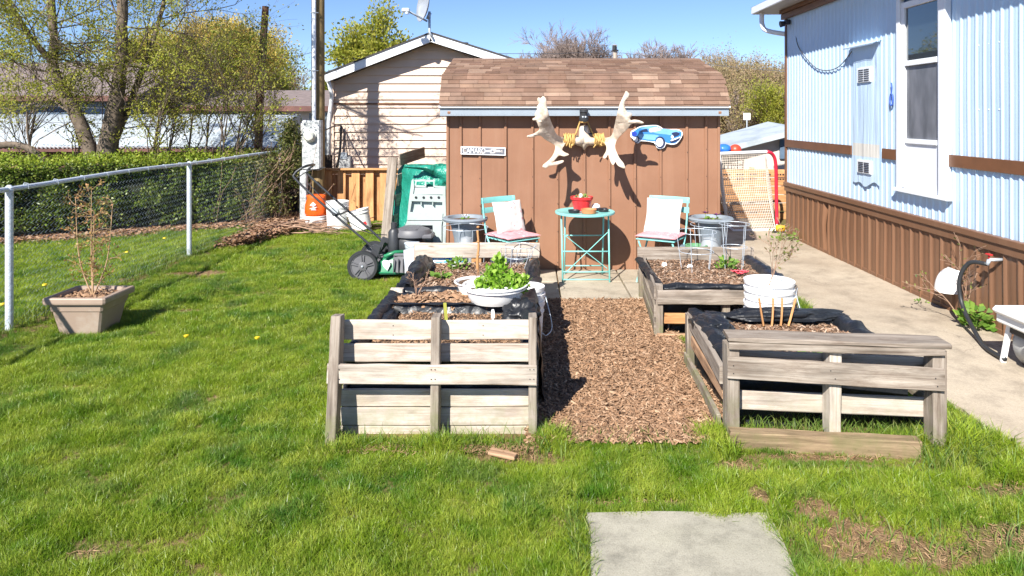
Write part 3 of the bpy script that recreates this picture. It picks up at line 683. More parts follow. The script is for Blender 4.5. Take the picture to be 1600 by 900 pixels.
def stack(label,c,r,h,k,dz,tilt=0,bail=True,shr=.86,group=None):
    t=T('bucket_stack',label,'buckets',c)
    for i in range(k):
        mb=MB();z=i*dz;a=random.uniform(-.006,.006)
        rb,rt=r*shr,r
        mb.lathe([(0,z+.003),(rb,z),(rt,z+h*.93),(rt+.009,z+h*.93),(rt+.011,z+h),(rt-.004,z+h),(rt-.008,z+h*.9),(rb-.006,z+.02),(0,z+.02)],(a,a,0),36)
        mb.lathe([(rt*.985,z+h*.76),(rt+.006,z+h*.765),(rt+.006,z+h*.79),(rt*.988,z+h*.795)],(a,a,0),36)
        mb.build('bucket',wp,t,smooth=True,auto=35,rel=True)
    if bail:
        mb=MB();mb.tube(spline([(r+.01,-.02,h*.8+dz*(k-1)),(r+.055,-.10,h*.55),(r*.7+.05,-.17,h*.42),(.1,-.2,h*.5)],6),.0035,6);mb.build('handle',MT['galv'],t,rel=True)
    return t
stack('white nested buckets between the two left beds behind the bushy plant',(-.015,4.99,0),.118,.36,3,.05,shr=.85)
stack('nested white pails behind the front right bed with a bare twiggy plant on top',(1.71,4.88,0),.165,.32,5,.052,shr=.83)
# stakes
st=T('plant_support','fan of four short wooden stakes with wire tops stuck in the front right bed','plant support',(1.66,4.42,.33))
for k,(xt,xb) in enumerate(((1186,1193),(1208,1206),(1222,1220),(1243,1232))):
    mb=MB();mb.board(W(xb,509,4.42),W(xt,466,4.42),.012,.014,n=3,j=.001);mb.build('stake',MT['orangewood'],st)
mb=MB();mb.tube([W(1186,466,4.42),W(1184,448,4.42)],.002,5);mb.tube([W(1208,466,4.42),W(1208,446,4.42)],.002,5);mb.tube([W(1222,466,4.42),W(1223,446,4.42)],.002,5);mb.tube([W(1243,466,4.42),W(1246,450,4.42)],.002,5);mb.build('wire_tips',MT['galv'],st)
# ================================================================ SHED
def M_shed():
    n=NT('brown_shed_paint');p=n.coord('World');a=n.noise(p,2.2,5,.6);st=n.noise(n.scaled(p,(7,7,.8)),1,5,.6)
    c=n.ramp(a,[(.3,(.235,.117,.068)),(.7,(.285,.147,.088))]);c=n.mix(n.ramp(st,[(.5,(0,0,0)),(.75,(.35,.35,.35))]),c,(.34,.20,.13))
    c=n.mix(n.ramp(n.noise(p,60,4,.7),[(.66,(0,0,0)),(.74,(.6,.6,.6))]),c,(.18,.09,.06))
    n.col(c);n.set(Roughness=.55,Specular_IOR_Level=.4);n.bump(n.noise(n.scaled(p,(60,60,6)),1,5,.6),.25,.004);return n.m
MT['shed']=M_shed()
MT['fascia']=M_plain('pale_blue_grey_trim',(.26,.31,.36),rough=.5,var=.06,bump=.1)
MT['drip']=M_plain('white_drip_edge',(.80,.81,.82),rough=.4,var=.03,bump=0)
shed=T('garden_shed','brown board and batten shed with a shingled gambrel roof','shed',(.58,8.6,0))
YW=7.43;xl=(698-PX0)/143.6;xr=(1124.5-PX0)/143.6;YB=9.75
bat=[720,750,790,832,871,913,952,992,1032,1073,1103]
edges=[698]+bat+[1124.5]
for a,b in zip(edges[:-1],edges[1:]):
    x0=(a-PX0)/143.6;x1=(b-PX0)/143.6
    mb=MB();mb.grid(lambda u,v:(x0+(x1-x0)*u,YW+.004*mnoise.noise(Vector((x0+u,v*3,0))),.02+1.80*v),3,14);mb.box(((x0+x1)/2,YW+.02,.92),(x1-x0,.03,1.79))
    mb.build('wall_panel',MT['shed'],shed)
for k,a in enumerate(bat):
    x=(a-PX0)/143.6;mb=MB();mb.board((x,YW-.008,.02),(x,YW-.008,1.745),.024,.030,up=(1,0,0),n=6,j=.0012,rnd=.006)
    mb.build('batten',MT['shed'],shed)
mb=MB()
for k,a in enumerate(bat):
    for j in range(6):
        mb.lathe([(0,0),(.0045,0),(.004,.003)],((a-PX0)/143.6+random.uniform(-.004,.004),YW-.024,.12+.3*j+random.uniform(-.03,.03)),7,M=Matrix.Rotation(R(90),3,'X'))
mb.build('nail_heads',MT['metal_dark'],shed,kind='stuff')
for x in(xl+.012,xr-.012): mb=MB();mb.box((x,YW-.002,.9),(.03,.03,1.76),bev=.005);mb.build('corner_trim',MT['shed'],shed)
mb=MB();mb.box((xl+.015,(YW+.04+YB)/2,.9),(.03,YB-YW-.04,1.76));mb.box((xr-.015,(YW+.04+YB)/2,.9),(.03,YB-YW-.04,1.76));mb.box(((xl+xr)/2,YB-.015,.9),(xr-xl-.06,.03,1.76));mb.build('wall',MT['shed'],shed)
# roof profile (Y,Z): eave, break, ridge, break, eave
RP=[(7.24,1.815),(7.47,2.135),(8.55,2.40),(9.63,2.135),(9.92,1.80)]
rx0=(687-PX0)/147.2;rx1=(1140-PX0)/147.2
rf=MB()
for (y0,z0),(y1,z1) in zip(RP[:-1],RP[1:]):
    rf.bar(((rx0+rx1)/2,y0,z0-.012),((rx0+rx1)/2,y1,z1-.012),rx1-rx0-.02,.018)
n=NT('shingle');oi=n.n('ShaderNodeObjectInfo');p=n.coord('World')
c=n.ramp(oi.outputs['Random'],[(0,(.145,.092,.068)),(.2,(.18,.117,.088)),(.42,(.16,.104,.08)),(.6,(.20,.135,.10)),(.75,(.175,.12,.093)),(.88,(.255,.18,.138)),(1,(.21,.14,.108))])
n.t.nodes['Color Ramp'].color_ramp.interpolation='CONSTANT'
sp=n.n('ShaderNodeTexVoronoi');n.l(p,sp.inputs['Vector']);sp.inputs['Scale'].default_value=260
c=n.mix(.55,c,n.mix(1.0,c,n.ramp(sp.outputs['Distance'],[(.1,(.45,.42,.4)),(.45,(1.5,1.45,1.4))]),'MULTIPLY'))
c=n.mix(1.0,c,n.ramp(n.noise(p,5,4,.6),[(.3,(.8,.8,.8)),(.7,(1.15,1.12,1.1))]),'MULTIPLY')
n.col(c);n.set(Roughness=.95,Specular_IOR_Level=.15);n.bump(n.noise(p,220,3,.7),.6,.004);MT['shingle']=n.m
mb=MB();mb.bar((rx0,7.285,1.75),(rx1,7.285,1.75),.02,.10);mb.box(((rx0+rx1)/2,7.36,1.712),(rx1-rx0-.04,.17,.012));mb.build('fascia',MT['fascia'],shed)
mb=MB();mb.bar((rx0-.01,7.262,1.797),(rx1+.01,7.262,1.797),.03,.024);mb.build('drip_edge',MT['drip'],shed)
roof=rf.build('roof',MT['shingle'],shed)
for sx_,xx in((-1,rx0+.03),(1,rx1-.03)):
    mb=MB()
    prof=[(y,z) for y,z in RP];poly=[(YW-.15,1.70)]+[(RP[0][0]+.03,1.74)]+[(y,z-.03) for y,z in RP[1:-1]]+[(YB+.1,1.74),(YB,1.70)]
    mb.prism(poly,lambda a,b,d:(xx+sx_*d*.0-(sx_*.05 if d==0 else sx_*.08),a,b),1);mb.build('gable_end',MT['shed'],shed)
# shingles course by course
unit=None
def slope_len(): pass
segs=[(RP[0],RP[1]),(RP[1],RP[2])]
course=[]
for (y0,z0),(y1,z1) in segs:
    L=math.hypot(y1-y0,z1-z0);k=max(1,round(L/(.060 if y0<7.4 else .14)))
    for i in range(k):
        t=i/k;course.append((y0+(y1-y0)*t,z0+(z1-z0)*t,(y1-y0)/L,(z1-z0)/L,L/k))
protos={}
for ci,(y,z,dy,dz,ex) in enumerate(course):
    x=rx0+.002-random.uniform(0,.1)
    while x<rx1-.01:
        wd=random.choice([.12,.15,.17,.2,.24,.28]);xa=max(x,rx0-.008);xb=min(x+wd,rx1+.008)
        if xb-xa<.03: x+=wd;continue
        wv=xb-xa-.003;key=(round(wv,3),round(ex,3),round(dz,2))
        if key not in protos:
            mb=MB();Ls=ex+.03
            nn_=Vector((0,-dz,dy));d=Vector((0,dy,dz))
            P=[Vector((sx*wv/2,0,0))+d*(a)+nn_*h for (a,h) in((-.004,.004),(-.004,.013),(Ls,.001),(Ls,-.003)) for sx in(-1,1)]
            mb.add(P,[(0,1,3,2),(2,3,5,4),(4,5,7,6),(0,2,4,6),(1,7,5,3)][:3]+[(0,2,4,6),(1,7,5,3)])
            o=mb.build('shingle',MT['shingle'],roof,rel=True);protos[key]=o.data
        else:
            o=bpy.data.objects.new('shingle',protos[key]);COL.objects.link(o);o.parent=roof
        off=Vector(((xa+xb)/2,y,z+random.uniform(0,.0025)))-shed.location;o.location=off;o.rotation_euler=(0,random.uniform(-.004,.004),0)
        x+=wd
mb=MB()
for i in range(12):
    xa=rx0+(rx1-rx0)*i/12;xb=rx0+(rx1-rx0)*(i+1)/12-.004
    mb.bar(((xa+xb)/2,8.43,2.385),((xa+xb)/2,8.55,2.416),xb-xa,.01);mb.bar(((xa+xb)/2,8.55,2.416),((xa+xb)/2,8.67,2.385),xb-xa,.01)
mb.build('ridge_cap',MT['shingle'],shed)
mb=MB();mb.grid(lambda u,v:(rx0+(rx1-rx0)*u,8.56+1.1*v,2.405-.262*v),4,4);mb.grid(lambda u,v:(rx0+(rx1-rx0)*u,9.63+.29*v,2.146-.335*v),4,4);mb.build('rear_roofing',MT['shingle'],shed)
# ================================================================ TRAILER HOME
XT=3.63
def M_vert(name,c,dirt,rough=.45,amt=.35):
    n=NT(name);p=n.coord('World');st=n.noise(n.scaled(p,(9,9,.7)),1,5,.6);a=n.noise(p,1.6,4,.5)
    k=n.mix(n.ramp(st,[(.5,(0,0,0)),(.78,(amt,amt,amt))]),c,dirt);k=n.mix(1.0,k,n.ramp(a,[(.3,(.93,.93,.93)),(.7,(1.05,1.05,1.05))]),'MULTIPLY')
    n.col(k);n.set(Roughness=rough,Specular_IOR_Level=.4);n.bump(n.noise(n.scaled(p,(3,3,2)),1,3,.5),.12,.02);return n.m
MT['siding_blue']=M_vert('pale_blue_metal_siding',(.52,.69,.88),(.64,.74,.84),amt=.25)
MT['skirt']=M_vert('brown_metal_skirting',(.19,.098,.055),(.26,.155,.095),rough=.45,amt=.45)
MT['trim_brown']=M_plain('brown_trim_paint',(.17,.075,.035),rough=.45,var=.15,scale=5,bump=.1)
MT['soffit']=M_plain('cream_soffit',(.42,.40,.36),rough=.6,var=.08)
MT['white_frame']=M_plain('white_aluminium_frame',(.80,.83,.87),rough=.35,var=.03,bump=.03)
tr=T('mobile_home','pale blue ribbed mobile home with brown skirting, seen along its side','mobile home',(5.3,5,0))
YE=9.65
def rib(y,x0,pitch=.1,depth=.008,wd=.22):
    f=(y/pitch)%1;d=abs(f-.5)*2      # 0 at rib centre
    return x0-depth*max(0,min(1,(wd+.22-d)/.22)) - .0015*math.cos(6.28*f*2)
def siding(y0,y1,z0,z1,name='siding_panel',mat='siding_blue',x0=XT,pitch=.1,depth=.008,dv=1,res=.0125,disp=None,wd=.22,parent=None):
    mb=MB();nu=max(2,int(round((y1-y0)/res)))
    def f(u,v):
        y=y0+(y1-y0)*u;z=z0+(z1-z0)*v;x=rib(y,x0,pitch,depth,wd)
        if disp: x+=disp(y,z)[0];y+=disp(y,z)[1]
        return (x,y,z)
    mb.grid(f,nu,dv);return mb.build(name,MT[mat],parent or tr,smooth=True,auto=28)
DY0,DY1=5.93,6.68      # door opening along Y
dent=lambda y,z:(.0065*mnoise.noise(Vector((y*1.2,z*1.4,2))),0)
VY0,VY1=7.02,7.67
ys_=[9.65,8.95,8.31,VY1]
for a,b in zip(ys_[1:],ys_[:-1]): siding(a,b,.70,3.12,disp=dent,dv=14)
siding(VY0,VY1,2.47,3.12);siding(VY0,VY1,.70,2.47,x0=XT+.004,disp=dent,dv=10)
siding(DY1,VY0,.70,3.12,disp=dent,dv=14)
siding(DY0,DY1,.70,.97)
for a,b in((4.93,DY0),(3.93,4.93),(2.93,3.93),(1.5,2.93),(0,1.5)): siding(a,b,.70,3.12,disp=dent,dv=14)
# patch panel between the vents
mb=MB();mb.grid(lambda u,v:(XT-.016-.006*math.sin(u*3.1416)+.005*mnoise.noise(Vector((u*5,v*4,1))),VY0+.04+(VY1-VY0-.07)*u,.97+.06*mnoise.noise(Vector((u*3,0,0)))*(1-v)+1.5*v),34,20)
n=NT('patched_blue_sheet');p=n.coord('World');sx_=n.n('ShaderNodeSeparateXYZ');n.l(p,sx_.inputs[0])
band=n.mathn('MULTIPLY',n.mathn('GREATER_THAN',sx_.outputs[2],1.26),n.mathn('LESS_THAN',sx_.outputs[2],1.40))
c=n.mix(n.mathn('MULTIPLY',band,.8),(.54,.70,.88),(.72,.66,.55));c=n.mix(n.ramp(n.noise(n.scaled(p,(8,8,1)),1,5,.7),[(.55,(0,0,0)),(.75,(.4,.4,.4))]),c,(.70,.68,.62))
n.col(c);n.set(Roughness=.45);n.bump(n.noise(n.scaled(p,(14,14,1)),1,3,.5),.5,.03);MT['patch']=n.m
mb.build('cover_panel',MT['patch'],tr,smooth=True,auto=40)
# awning flap over the patch
mb=MB();mb.grid(lambda u,v:(XT-.012-.09*(1-v),VY0+.0+(VY1-VY0+.03)*u,2.455+.035*v),10,3);mb.grid(lambda u,v:(XT-.105+.004*v,VY0+.0+(VY1-VY0+.03)*u,2.455-.014*v),10,1)
mb.build('vent_awning',MT['siding_blue'],tr)
def vent(z0,z1,y0=7.20,y1=7.50):
    mb=MB();mb.box((XT-.030,(y0+y1)/2,(z0+z1)/2),(.018,y1-y0,z1-z0),bev=.004);f=mb.build('wall_vent',MT['white_frame'],tr)
    mb=MB()
    for s in(0,1):
        ya=y0+.035+s*(y1-y0-.07+.02)/2
        for k in range(6):
            z=z0+.02+(z1-z0-.045)*k/5;mb.box((XT-.041,ya+(y1-y0-.09)/4,z),(.006,(y1-y0-.09)/2,.009))
    mb.build('louvre',MT['metal_dark'],f)
vent(2.06,2.22);vent(1.08,1.22)
# belt line, cap band, skirt
for a,b in((VY1+.0,YE-.01),(DY1+.03,VY0-.02),(0,DY0-.01)):
    mb=MB();mb.box((XT-.018,(a+b)/2,1.315),(.014,b-a,.105),bev=.003);mb.build('belt_trim',MT['trim_brown'],tr)
mb=MB();mb.box((XT-.028,YE/2,.745),(.05,YE,.055),bev=.006);mb.box((XT-.02,YE/2,.685),(.035,YE,.075),bev=.004);mb.build('skirt_cap',MT['skirt'],tr)
def buck(y,z):
    t=math.exp(-((y-8.15)/.42)**2);v=math.sin(math.pi*min(1,max(0,z/.66)));w_=mnoise.noise(Vector((y*2.6,z*2.2,0)));q=math.exp(-((y-8.33)/.05)**2)
    return (-.018*t*v*(1+.8*w_)+.05*q*(1-.6*v)+.004*mnoise.noise(Vector((y*2,z*3,4))), .014*t*(v-.5)*(1+mnoise.noise(Vector((z*3,1,1)))))
for a,b in((8.34,9.65),(7.2,8.32),(6.0,7.2),(4.8,6.0),(3.6,4.8),(2.0,3.6),(0,2.0)):
    siding(a,b,.0,.66,'skirting_panel','skirt',XT-.012,.16,.012,dv=16,disp=buck,wd=.10)
mb=MB();mb.box((XT-.004,YE/2,.03),(.03,YE,.06),bev=.005);mb.build('ground_rail',MT['skirt'],tr)
mb=MB();mb.box((XT+1.7,YE/2,.36),(3.3,YE-.2,.68));mb.build('underfloor',MT['metal_dark'],tr)
# body behind the sheets, roof
mb=MB();mb.box((XT+1.72,YE/2,1.9),(3.38,YE-.04,2.4));mb.build('body',MT['siding_blue'],tr)
mb=MB();mb.box((XT-.006,YE+.004,1.9),(.03,.05,2.44));mb.build('corner_post',MT['trim_brown'],tr)
mb=MB();mb.box((XT-.035,YE/2+.03,3.10),(.05,YE+.08,.075),bev=.004);mb.box((XT-.05,YE/2+.03,3.165),(.07,YE+.08,.05),bev=.004);mb.build('frieze',MT['trim_brown'],tr)
XO=XT-.34;YO=YE+.42
mb=MB();mb.box(((XO+7.4)/2,YO/2,3.205),(7.4-XO,YO,.02));mb.build('soffit',MT['soffit'],tr)
mb=MB();mb.box((XO-.012,YO/2,3.245),(.03,YO,.10),bev=.004);mb.box(((XO+7.4)/2,YO+.012,3.245),(7.4-XO,.03,.10),bev=.004);mb.build('gutter',MT['white_frame'],tr)
mb=MB();P=[(XO,3.26),(5.35,3.62),(7.4,3.26)]
mb.add([(XO-.02,-.5,3.30),(5.35,-.5,3.66),(7.42,-.5,3.30),(XO-.02,YO+.03,3.30),(5.35,YO+.03,3.66),(7.42,YO+.03,3.30),(XO-.02,YO+.03,3.26),(7.42,YO+.03,3.26)],[(0,1,4,3),(1,2,5,4),(3,4,5,7,6)]);mb.build('roof',MT['metal_dark'],tr)
# downspout at the corner
mb=MB();mb.tube(spline([(XO+.09,YO-.12,3.20),(XO+.09,YO-.13,3.03),(XO+.14,YO-.2,2.93),(XT+.03,YE+.07,2.86)],6),.034,10);mb.build('downspout',MT['white_frame'],tr,smooth=True)
# door
dm=MB();fx=XT-.025
dm.box((fx,DY1-.03,1.92),(.05,.06,1.90),bev=.004);dm.box((fx-.004,DY0+.0,1.92),(.058,.10,1.90),bev=.004);dm.box((fx-.002,(DY0+DY1)/2,2.85),(.05,DY1-DY0-.06,.06));dm.box((fx-.005,(DY0+DY1)/2-.02,.985),(.07,DY1-DY0+.12,.03))
door=dm.build('door',MT['white_frame'],tr)
dl=MB();a,b=DY0+.052,DY1-.065;dc=(a+b)/2
dl.box((fx+.004,a+.022,1.90),(.03,.044,1.78),bev=.003);dl.box((fx+.004,b-.028,1.90),(.03,.056,1.78),bev=.003);dl.box((fx+.003,dc,1.46),(.03,b-a-.11,.045),bev=.003);dl.box((fx+.003,dc,2.20),(.03,b-a-.11,.05),bev=.003);dl.box((fx+.003,dc,2.76),(.03,b-a-.11,.06),bev=.003)
dl.build('door_frame',MT['white_frame'],door)
mb=MB();mb.box((fx+.012,dc,1.22),(.012,b-a-.11,.44),bev=.006);mb.build('kick_panel',MT['white_frame'],door)
n=NT('dark_screen');p=n.coord('World');n.col(n.ramp(n.noise(n.scaled(p,(1,6,2)),1.5,3,.5),[(.35,(.10,.11,.13)),(.7,(.19,.20,.23))]));n.set(Roughness=.35);MT['screen']=n.m
mb=MB();mb.box((fx+.014,dc,1.83),(.006,b-a-.11,.69));mb.build('screen',MT['screen'],door)
n=NT('dark_glass');n.col((.02,.03,.04));n.set(Roughness=.03,Specular_IOR_Level=1.0,Coat_Weight=1.0,Coat_Roughness=.02);MT['glass']=n.m
mb=MB();mb.box((fx+.012,dc,2.48),(.006,b-a-.11,.51));mb.build('glass',MT['glass'],door)
mb=MB();mb.box((fx-.05,DY0+.04,2.865),(.16,.2,.02),bev=.004);mb.box((fx-.05,DY0-.02,2.84),(.03,.04,.05));mb.build('door_closer_lamp',MT['fascia'],door)
# outside bits on the wall
mb=MB();mb.tube(spline([W(1243,37,9.45),(XT-.02,9.2,2.65),(XT-.02,8.75,2.36),(XT-.02,8.4,2.26),(XT-.02,8.0,2.27),(XT-.02,7.66,2.42)],8),.006,5);o=mb.build('cable',MT['wire']);tag(o,'thin dark cable sagging across the blue ribbed wall','cable')
mb=MB();mb.box((XT-.06,9.47,3.0),(.07,.09,.07),bev=.01);mb.lathe([(.0,0),(.035,0),(.045,.06),(.0,.06)],(XT-.10,9.47,2.98),12,M=Matrix.Rotation(R(-100),3,'Y'));o=mb.build('wall_lamp',MT['metal_dark']);tag(o,'small black lamp high on the far corner of the blue home','lamp')
MT['blue_rope']=M_plain('blue_rope',(.05,.12,.45),rough=.7,bump=0)
mb=MB();mb.tube([(XT-.03,6.80+.028*math.cos(t),1.86+.06*math.sin(t)) for t in [i*6.28/14 for i in range(14)]],.008,6,closed=True);mb.tube([(XT-.03,6.80,1.92),(XT-.03,6.79,1.98),(XT-.03,6.80,2.03)],.007,6);o=mb.build('rope_loop',MT['blue_rope']);tag(o,'little blue rope loop hanging beside the white door','rope')
# screws rows
mb=MB()
for z in(1.75,2.27):
    for k in range(14): mb.lathe([(0,0),(.006,0),(.004,.004),(0,.004)],(XT-.001,5.55-.12*k-.03,z),6,M=Matrix.Rotation(R(-90),3,'Y'))
mb.build('screws',MT['white_frame'],tr,kind='stuff')
# dryer hood
hood=T('dryer_vent_hood','white plastic dryer vent hood on the brown skirting','vent hood',(XT,5.93,.38))
mb=MB()
def hoodf(u,v):
    t=(u-.5)*math.pi;r=.055+.045*v;z=.40-.19*v*v;ct=math.cos(t)**.6 if 0<u<1 else 0
    bul=.015+.135*math.sin(v*math.pi*.5);return (XT-.03-bul*ct,5.80+r*math.sin(t)*1.05,z)
mb.grid(hoodf,18,12);mb.grid(lambda u,v:(XT-.03-.015*v*(math.cos((u-.5)*math.pi)),5.80+.055*1.05*math.sin((u-.5)*math.pi)*v,.40),18,1);mb.box((XT-.030,5.80,.30),(.012,.17,.20),bev=.004)
mb.build('hood',MT['white_plastic'],hood,smooth=True,auto=40)
# tap, hose, hose reel
MT['red_paint']=M_plain('red_paint',(.55,.03,.03),rough=.4,bump=0)
MT['rubber']=M_plain('black_rubber',(.025,.027,.03),rough=.5,var=.2,bump=.1)
tap=T('garden_tap','brass tap with a red handle near the top of the brown skirting','tap',(XT,5.25,.6))
tp=(XT-.12,5.22,.60)
mb=MB();mb.tube([(XT-.01,5.22,.60),tp],.013,8);mb.tube([tp,(tp[0]-.01,5.225,.56)],.014,8);mb.build('spout',MT['galv'],tap,smooth=True)
mb=MB();mb.tube([(tp[0]-.0,5.22,.61),(tp[0],5.22,.635)],.006,6);mb.box((tp[0],5.22,.64),(.03,.055,.012),bev=.004);mb.build('handle',MT['red_paint'],tap)
mb=MB();mb.tube(spline([(tp[0]-.01,5.235,.565),(tp[0]-.06,5.36,.545),(tp[0]-.10,5.42,.40),(tp[0]-.10,5.38,.20),(3.33,5.08,.06),(3.25,4.85,.045),(3.22,4.63,.05)],8),.016,10)
o=mb.build('hose',MT['rubber'],smooth=True);tag(o,'black garden hose curving from the tap down to the reel','hose')
hr=T('hose_reel','white and grey garden hose reel box cropped by the right edge of the photo','hose reel',(3.35,4.5,0))
mb=MB();mb.box((3.40,4.50,.385),(.50,.34,.05),bev=.02);mb.box((3.41,4.515,.33),(.46,.30,.07),bev=.012);mb.build('lid',MT['white_plastic'],hr)
mb=MB();mb.box((3.43,4.52,.27),(.38,.25,.08),bev=.01);mb.build('opening',MT['metal_dark'],hr)
mb=MB();mb.lathe([(0,0),(.15,0),(.16,.02),(.16,.22),(.15,.24),(0,.24)],(3.42,4.63,.16),24,M=Matrix.Rotation(R(90),3,'X'));MT['grey_plastic']=M_plain('grey_plastic',(.42,.43,.43),rough=.5,var=.06,bump=.1);mb.build('drum',MT['grey_plastic'],hr,smooth=True,auto=40)
for (x,y,dx,dy) in((3.25,4.40,-.03,-.05),(3.25,4.62,-.03,.03),(3.6,4.4,.03,-.05),(3.6,4.62,.03,.03)):
    mb=MB();mb.bar((x,y,.30),(x+dx,y+dy,.02),.035,.03,bev=.006);mb.build('leg',MT['white_plastic'],hr)
MT['blue_grey']=M_plain('blue_grey_plastic',(.17,.24,.30),rough=.4,bump=.05)
mb=MB();mb.lathe([(0,0),(.03,0),(.045,.02),(.045,.06),(.025,.08),(0,.08)],(3.21,4.36,.20),14,M=Matrix.Rotation(R(15),3,'Y'));mb.tube([(3.21,4.36,.27),(3.28,4.37,.33)],.02,8);mb.build('connector_knob',MT['blue_grey'],hr,smooth=True,auto=40)
# ================================================================ NEIGHBOUR HOUSE
nb=T('neighbour_house','cream horizontal-sided house end with a low white gable behind the shed','house',(-1.7,14,0))
YN=12.0
def WX(px,Y=YN): return (px-PX0)/FPX*Y
def WZ(py,Y=YN): return CAMH-(py-PY0)/FPX*Y
n=NT('cream_siding');p=n.coord('World');c=n.ramp(n.noise(p,2.5,5,.6),[(.3,(.60,.47,.375)),(.7,(.68,.54,.435))]);oi=n.n('ShaderNodeObjectInfo');r=n.n('ShaderNodeMapRange');n.l(oi.outputs['Random'],r.inputs[0]);r.inputs[3].default_value=.96;r.inputs[4].default_value=1.04
n.col(n.mix(1.0,c,r.outputs[0],'MULTIPLY'));n.set(Roughness=.55,Specular_IOR_Level=.3);n.bump(n.noise(n.scaled(p,(1,1,30)),3,4,.6),.1,.005);MT['cream']=n.m
x0,x1=WX(517),WX(826);xp=WX(674);zt0=WZ(124);zpk=WZ(60)
def roofz(x): return zt0+(zpk-zt0)*(1-abs(x-xp)/((xp-x0) if x<xp else (x1+.0-xp)))-.05
z=.0;pit=.142
while z<zpk-.05:
    za=z;zb=min(z+pit,zpk);
    if WZ(162)-.07<za<WZ(162)+.07 and False: pass
    # clip the course by the gable
    def xlim(zz):
        if zz<=zt0-.05: return x0,x1
        t=(zz-(zt0-.05))/(zpk-zt0);return x0+(xp-x0)*t,x1-(x1-xp)*t
    a0,a1=xlim(za);b0,b1=xlim(zb)
    if a1-a0<.1: break
    mb=MB();mb.add([(a0,YN-.032,za),(a1,YN-.032,za),(b1,YN-.002,zb),(b0,YN-.002,zb),(a0,YN+.01,za),(a1,YN+.01,za)],[(0,1,2,3),(0,4,5,1)]);mb.build('siding_board',MT['cream'],nb);z+=pit
mb=MB();mb.box(((x0+x1)/2,YN-.03,WZ(162)),(x1-x0+.01,.03,.03));mb.build('siding_joint',MT['trim_brown'],nb)
mb=MB();mb.box(((x0+x1)/2,YN+3.05,1.2),(x1-x0-.02,6,2.4));mb.add([(x0,YN+.01,2.4),(x1,YN+.01,2.4),(xp,YN+.01,zpk-.06)],[(0,1,2)]);mb.build('wall',MT['cream'],nb)
for px in(520,): mb=MB();mb.box((WX(px)-.0,YN-.02,1.2),(.06,.06,2.4));mb.build('corner_trim',MT['cream'],nb)
yr=YN-.32
def WXr(px): return (px-PX0)/FPX*yr
def WZr(py): return CAMH-(py-PY0)/FPX*yr
L0=Vector((WXr(507),yr,WZr(122)));PK=Vector((WXr(673),yr,WZr(58)));R0=Vector((WXr(815),yr,WZr(103)))
mb=MB();mb.bar(L0,PK+Vector((0,0,.0)),.03,.15,up=(0,0,1));mb.build('barge_board',MT['white_frame'],nb);mb=MB();mb.bar(PK,R0,.03,.15);mb.build('barge_board',MT['white_frame'],nb)
MT['roof_dark']=M_plain('dark_shingles',(.05,.045,.045),rough=.9,var=.3,scale=15,bump=.4)
mb=MB();
for a,b in((L0,PK),(PK,R0)):
    up=Vector((0,0,.09));mb.add([a+up-Vector((0,.03,0)),b+up-Vector((0,.03,0)),b+up+Vector((0,6.5,0)),a+up+Vector((0,6.5,0)),a+up*.7-Vector((0,.03,0)),b+up*.7-Vector((0,.03,0)),b+up*.7+Vector((0,6.5,0)),a+up*.7+Vector((0,6.5,0))],[(0,1,2,3),(4,5,6,7),(0,1,5,4),(3,2,6,7)])
mb.add([L0+Vector((0,.05,-.06)),PK+Vector((0,.05,-.06)),PK+Vector((0,.33,-.06)),L0+Vector((0,.33,-.06))],[(0,1,2,3)]);mb.add([PK+Vector((0,.05,-.06)),R0+Vector((0,.05,-.06)),R0+Vector((0,.33,-.06)),PK+Vector((0,.33,-.06))],[(0,1,2,3)])
mb.build('roof',MT['roof_dark'],nb)
mb=MB();mb.lathe([(.06,0),(.06,.14),(.07,.14),(.07,.17),(0,.17)],(WX(726,12.6),12.6,WZ(81,12.6)),12);mb.build('vent_pipe',MT['metal_dark'],nb)
mb=MB();mb.tube([L0+Vector((.05,.05,-.02)),L0+Vector((.07,.2,-.3)),(x0-.02,YN-.06,1.6),(x0-.02,YN-.06,.9)],.035,8);mb.build('downspout',MT['white_frame'],nb,smooth=True)
# window and meter fittings on the house's side end
mb=MB();mb.box((x0-.30,YN+.3,1.25),(.34,.05,1.0));wf=mb.build('side_porch',MT['fascia'],nb)
# satellite dish
dish=T('satellite_dish','grey satellite dish on the gable peak of the cream house','satellite dish',(PK.x,yr,PK.z))
b=W(671,62,11.6)
mb=MB();mb.tube([W(675,58,11.6),W(671,50,11.6),W(671,18,11.6)],.022,8);mb.tube([W(668,30,11.6)+Vector((0,0,0)),W(672,20,11.6)],.03,8);mb.build('mast',MT['galv'],dish,smooth=True)
mb=MB();ax=(W(640,20,11.3)-W(668,14,11.6)).normalized();ax=Vector((-.8,-.42,.12)).normalized();Mx=ax.to_track_quat('Z','Y').to_matrix()
mb.lathe([(0,.0),(.12,.012),(.24,.05),(.29,.085),(.295,.08),(.24,.042),(.12,.004),(0,-.01)],W(667,10,11.6),30,M=Mx,sx=1.0,sy=.95);mb.build('reflector',M_plain('dish_grey',(.30,.33,.38),rough=.5,bump=0),dish,smooth=True)
mb=MB();mb.tube([W(667,33,11.6),W(637,17,11.2)],.018,8);mb.build('arm',MT['galv'],dish,smooth=True)
mb=MB();mb.box(W(634,16,11.15),(.13,.08,.07),bev=.015);mb.lathe([(0,0),(.035,0),(.035,.09),(0,.09)],W(636,22,11.15),12);mb.build('receiver',MT['galv'],dish)
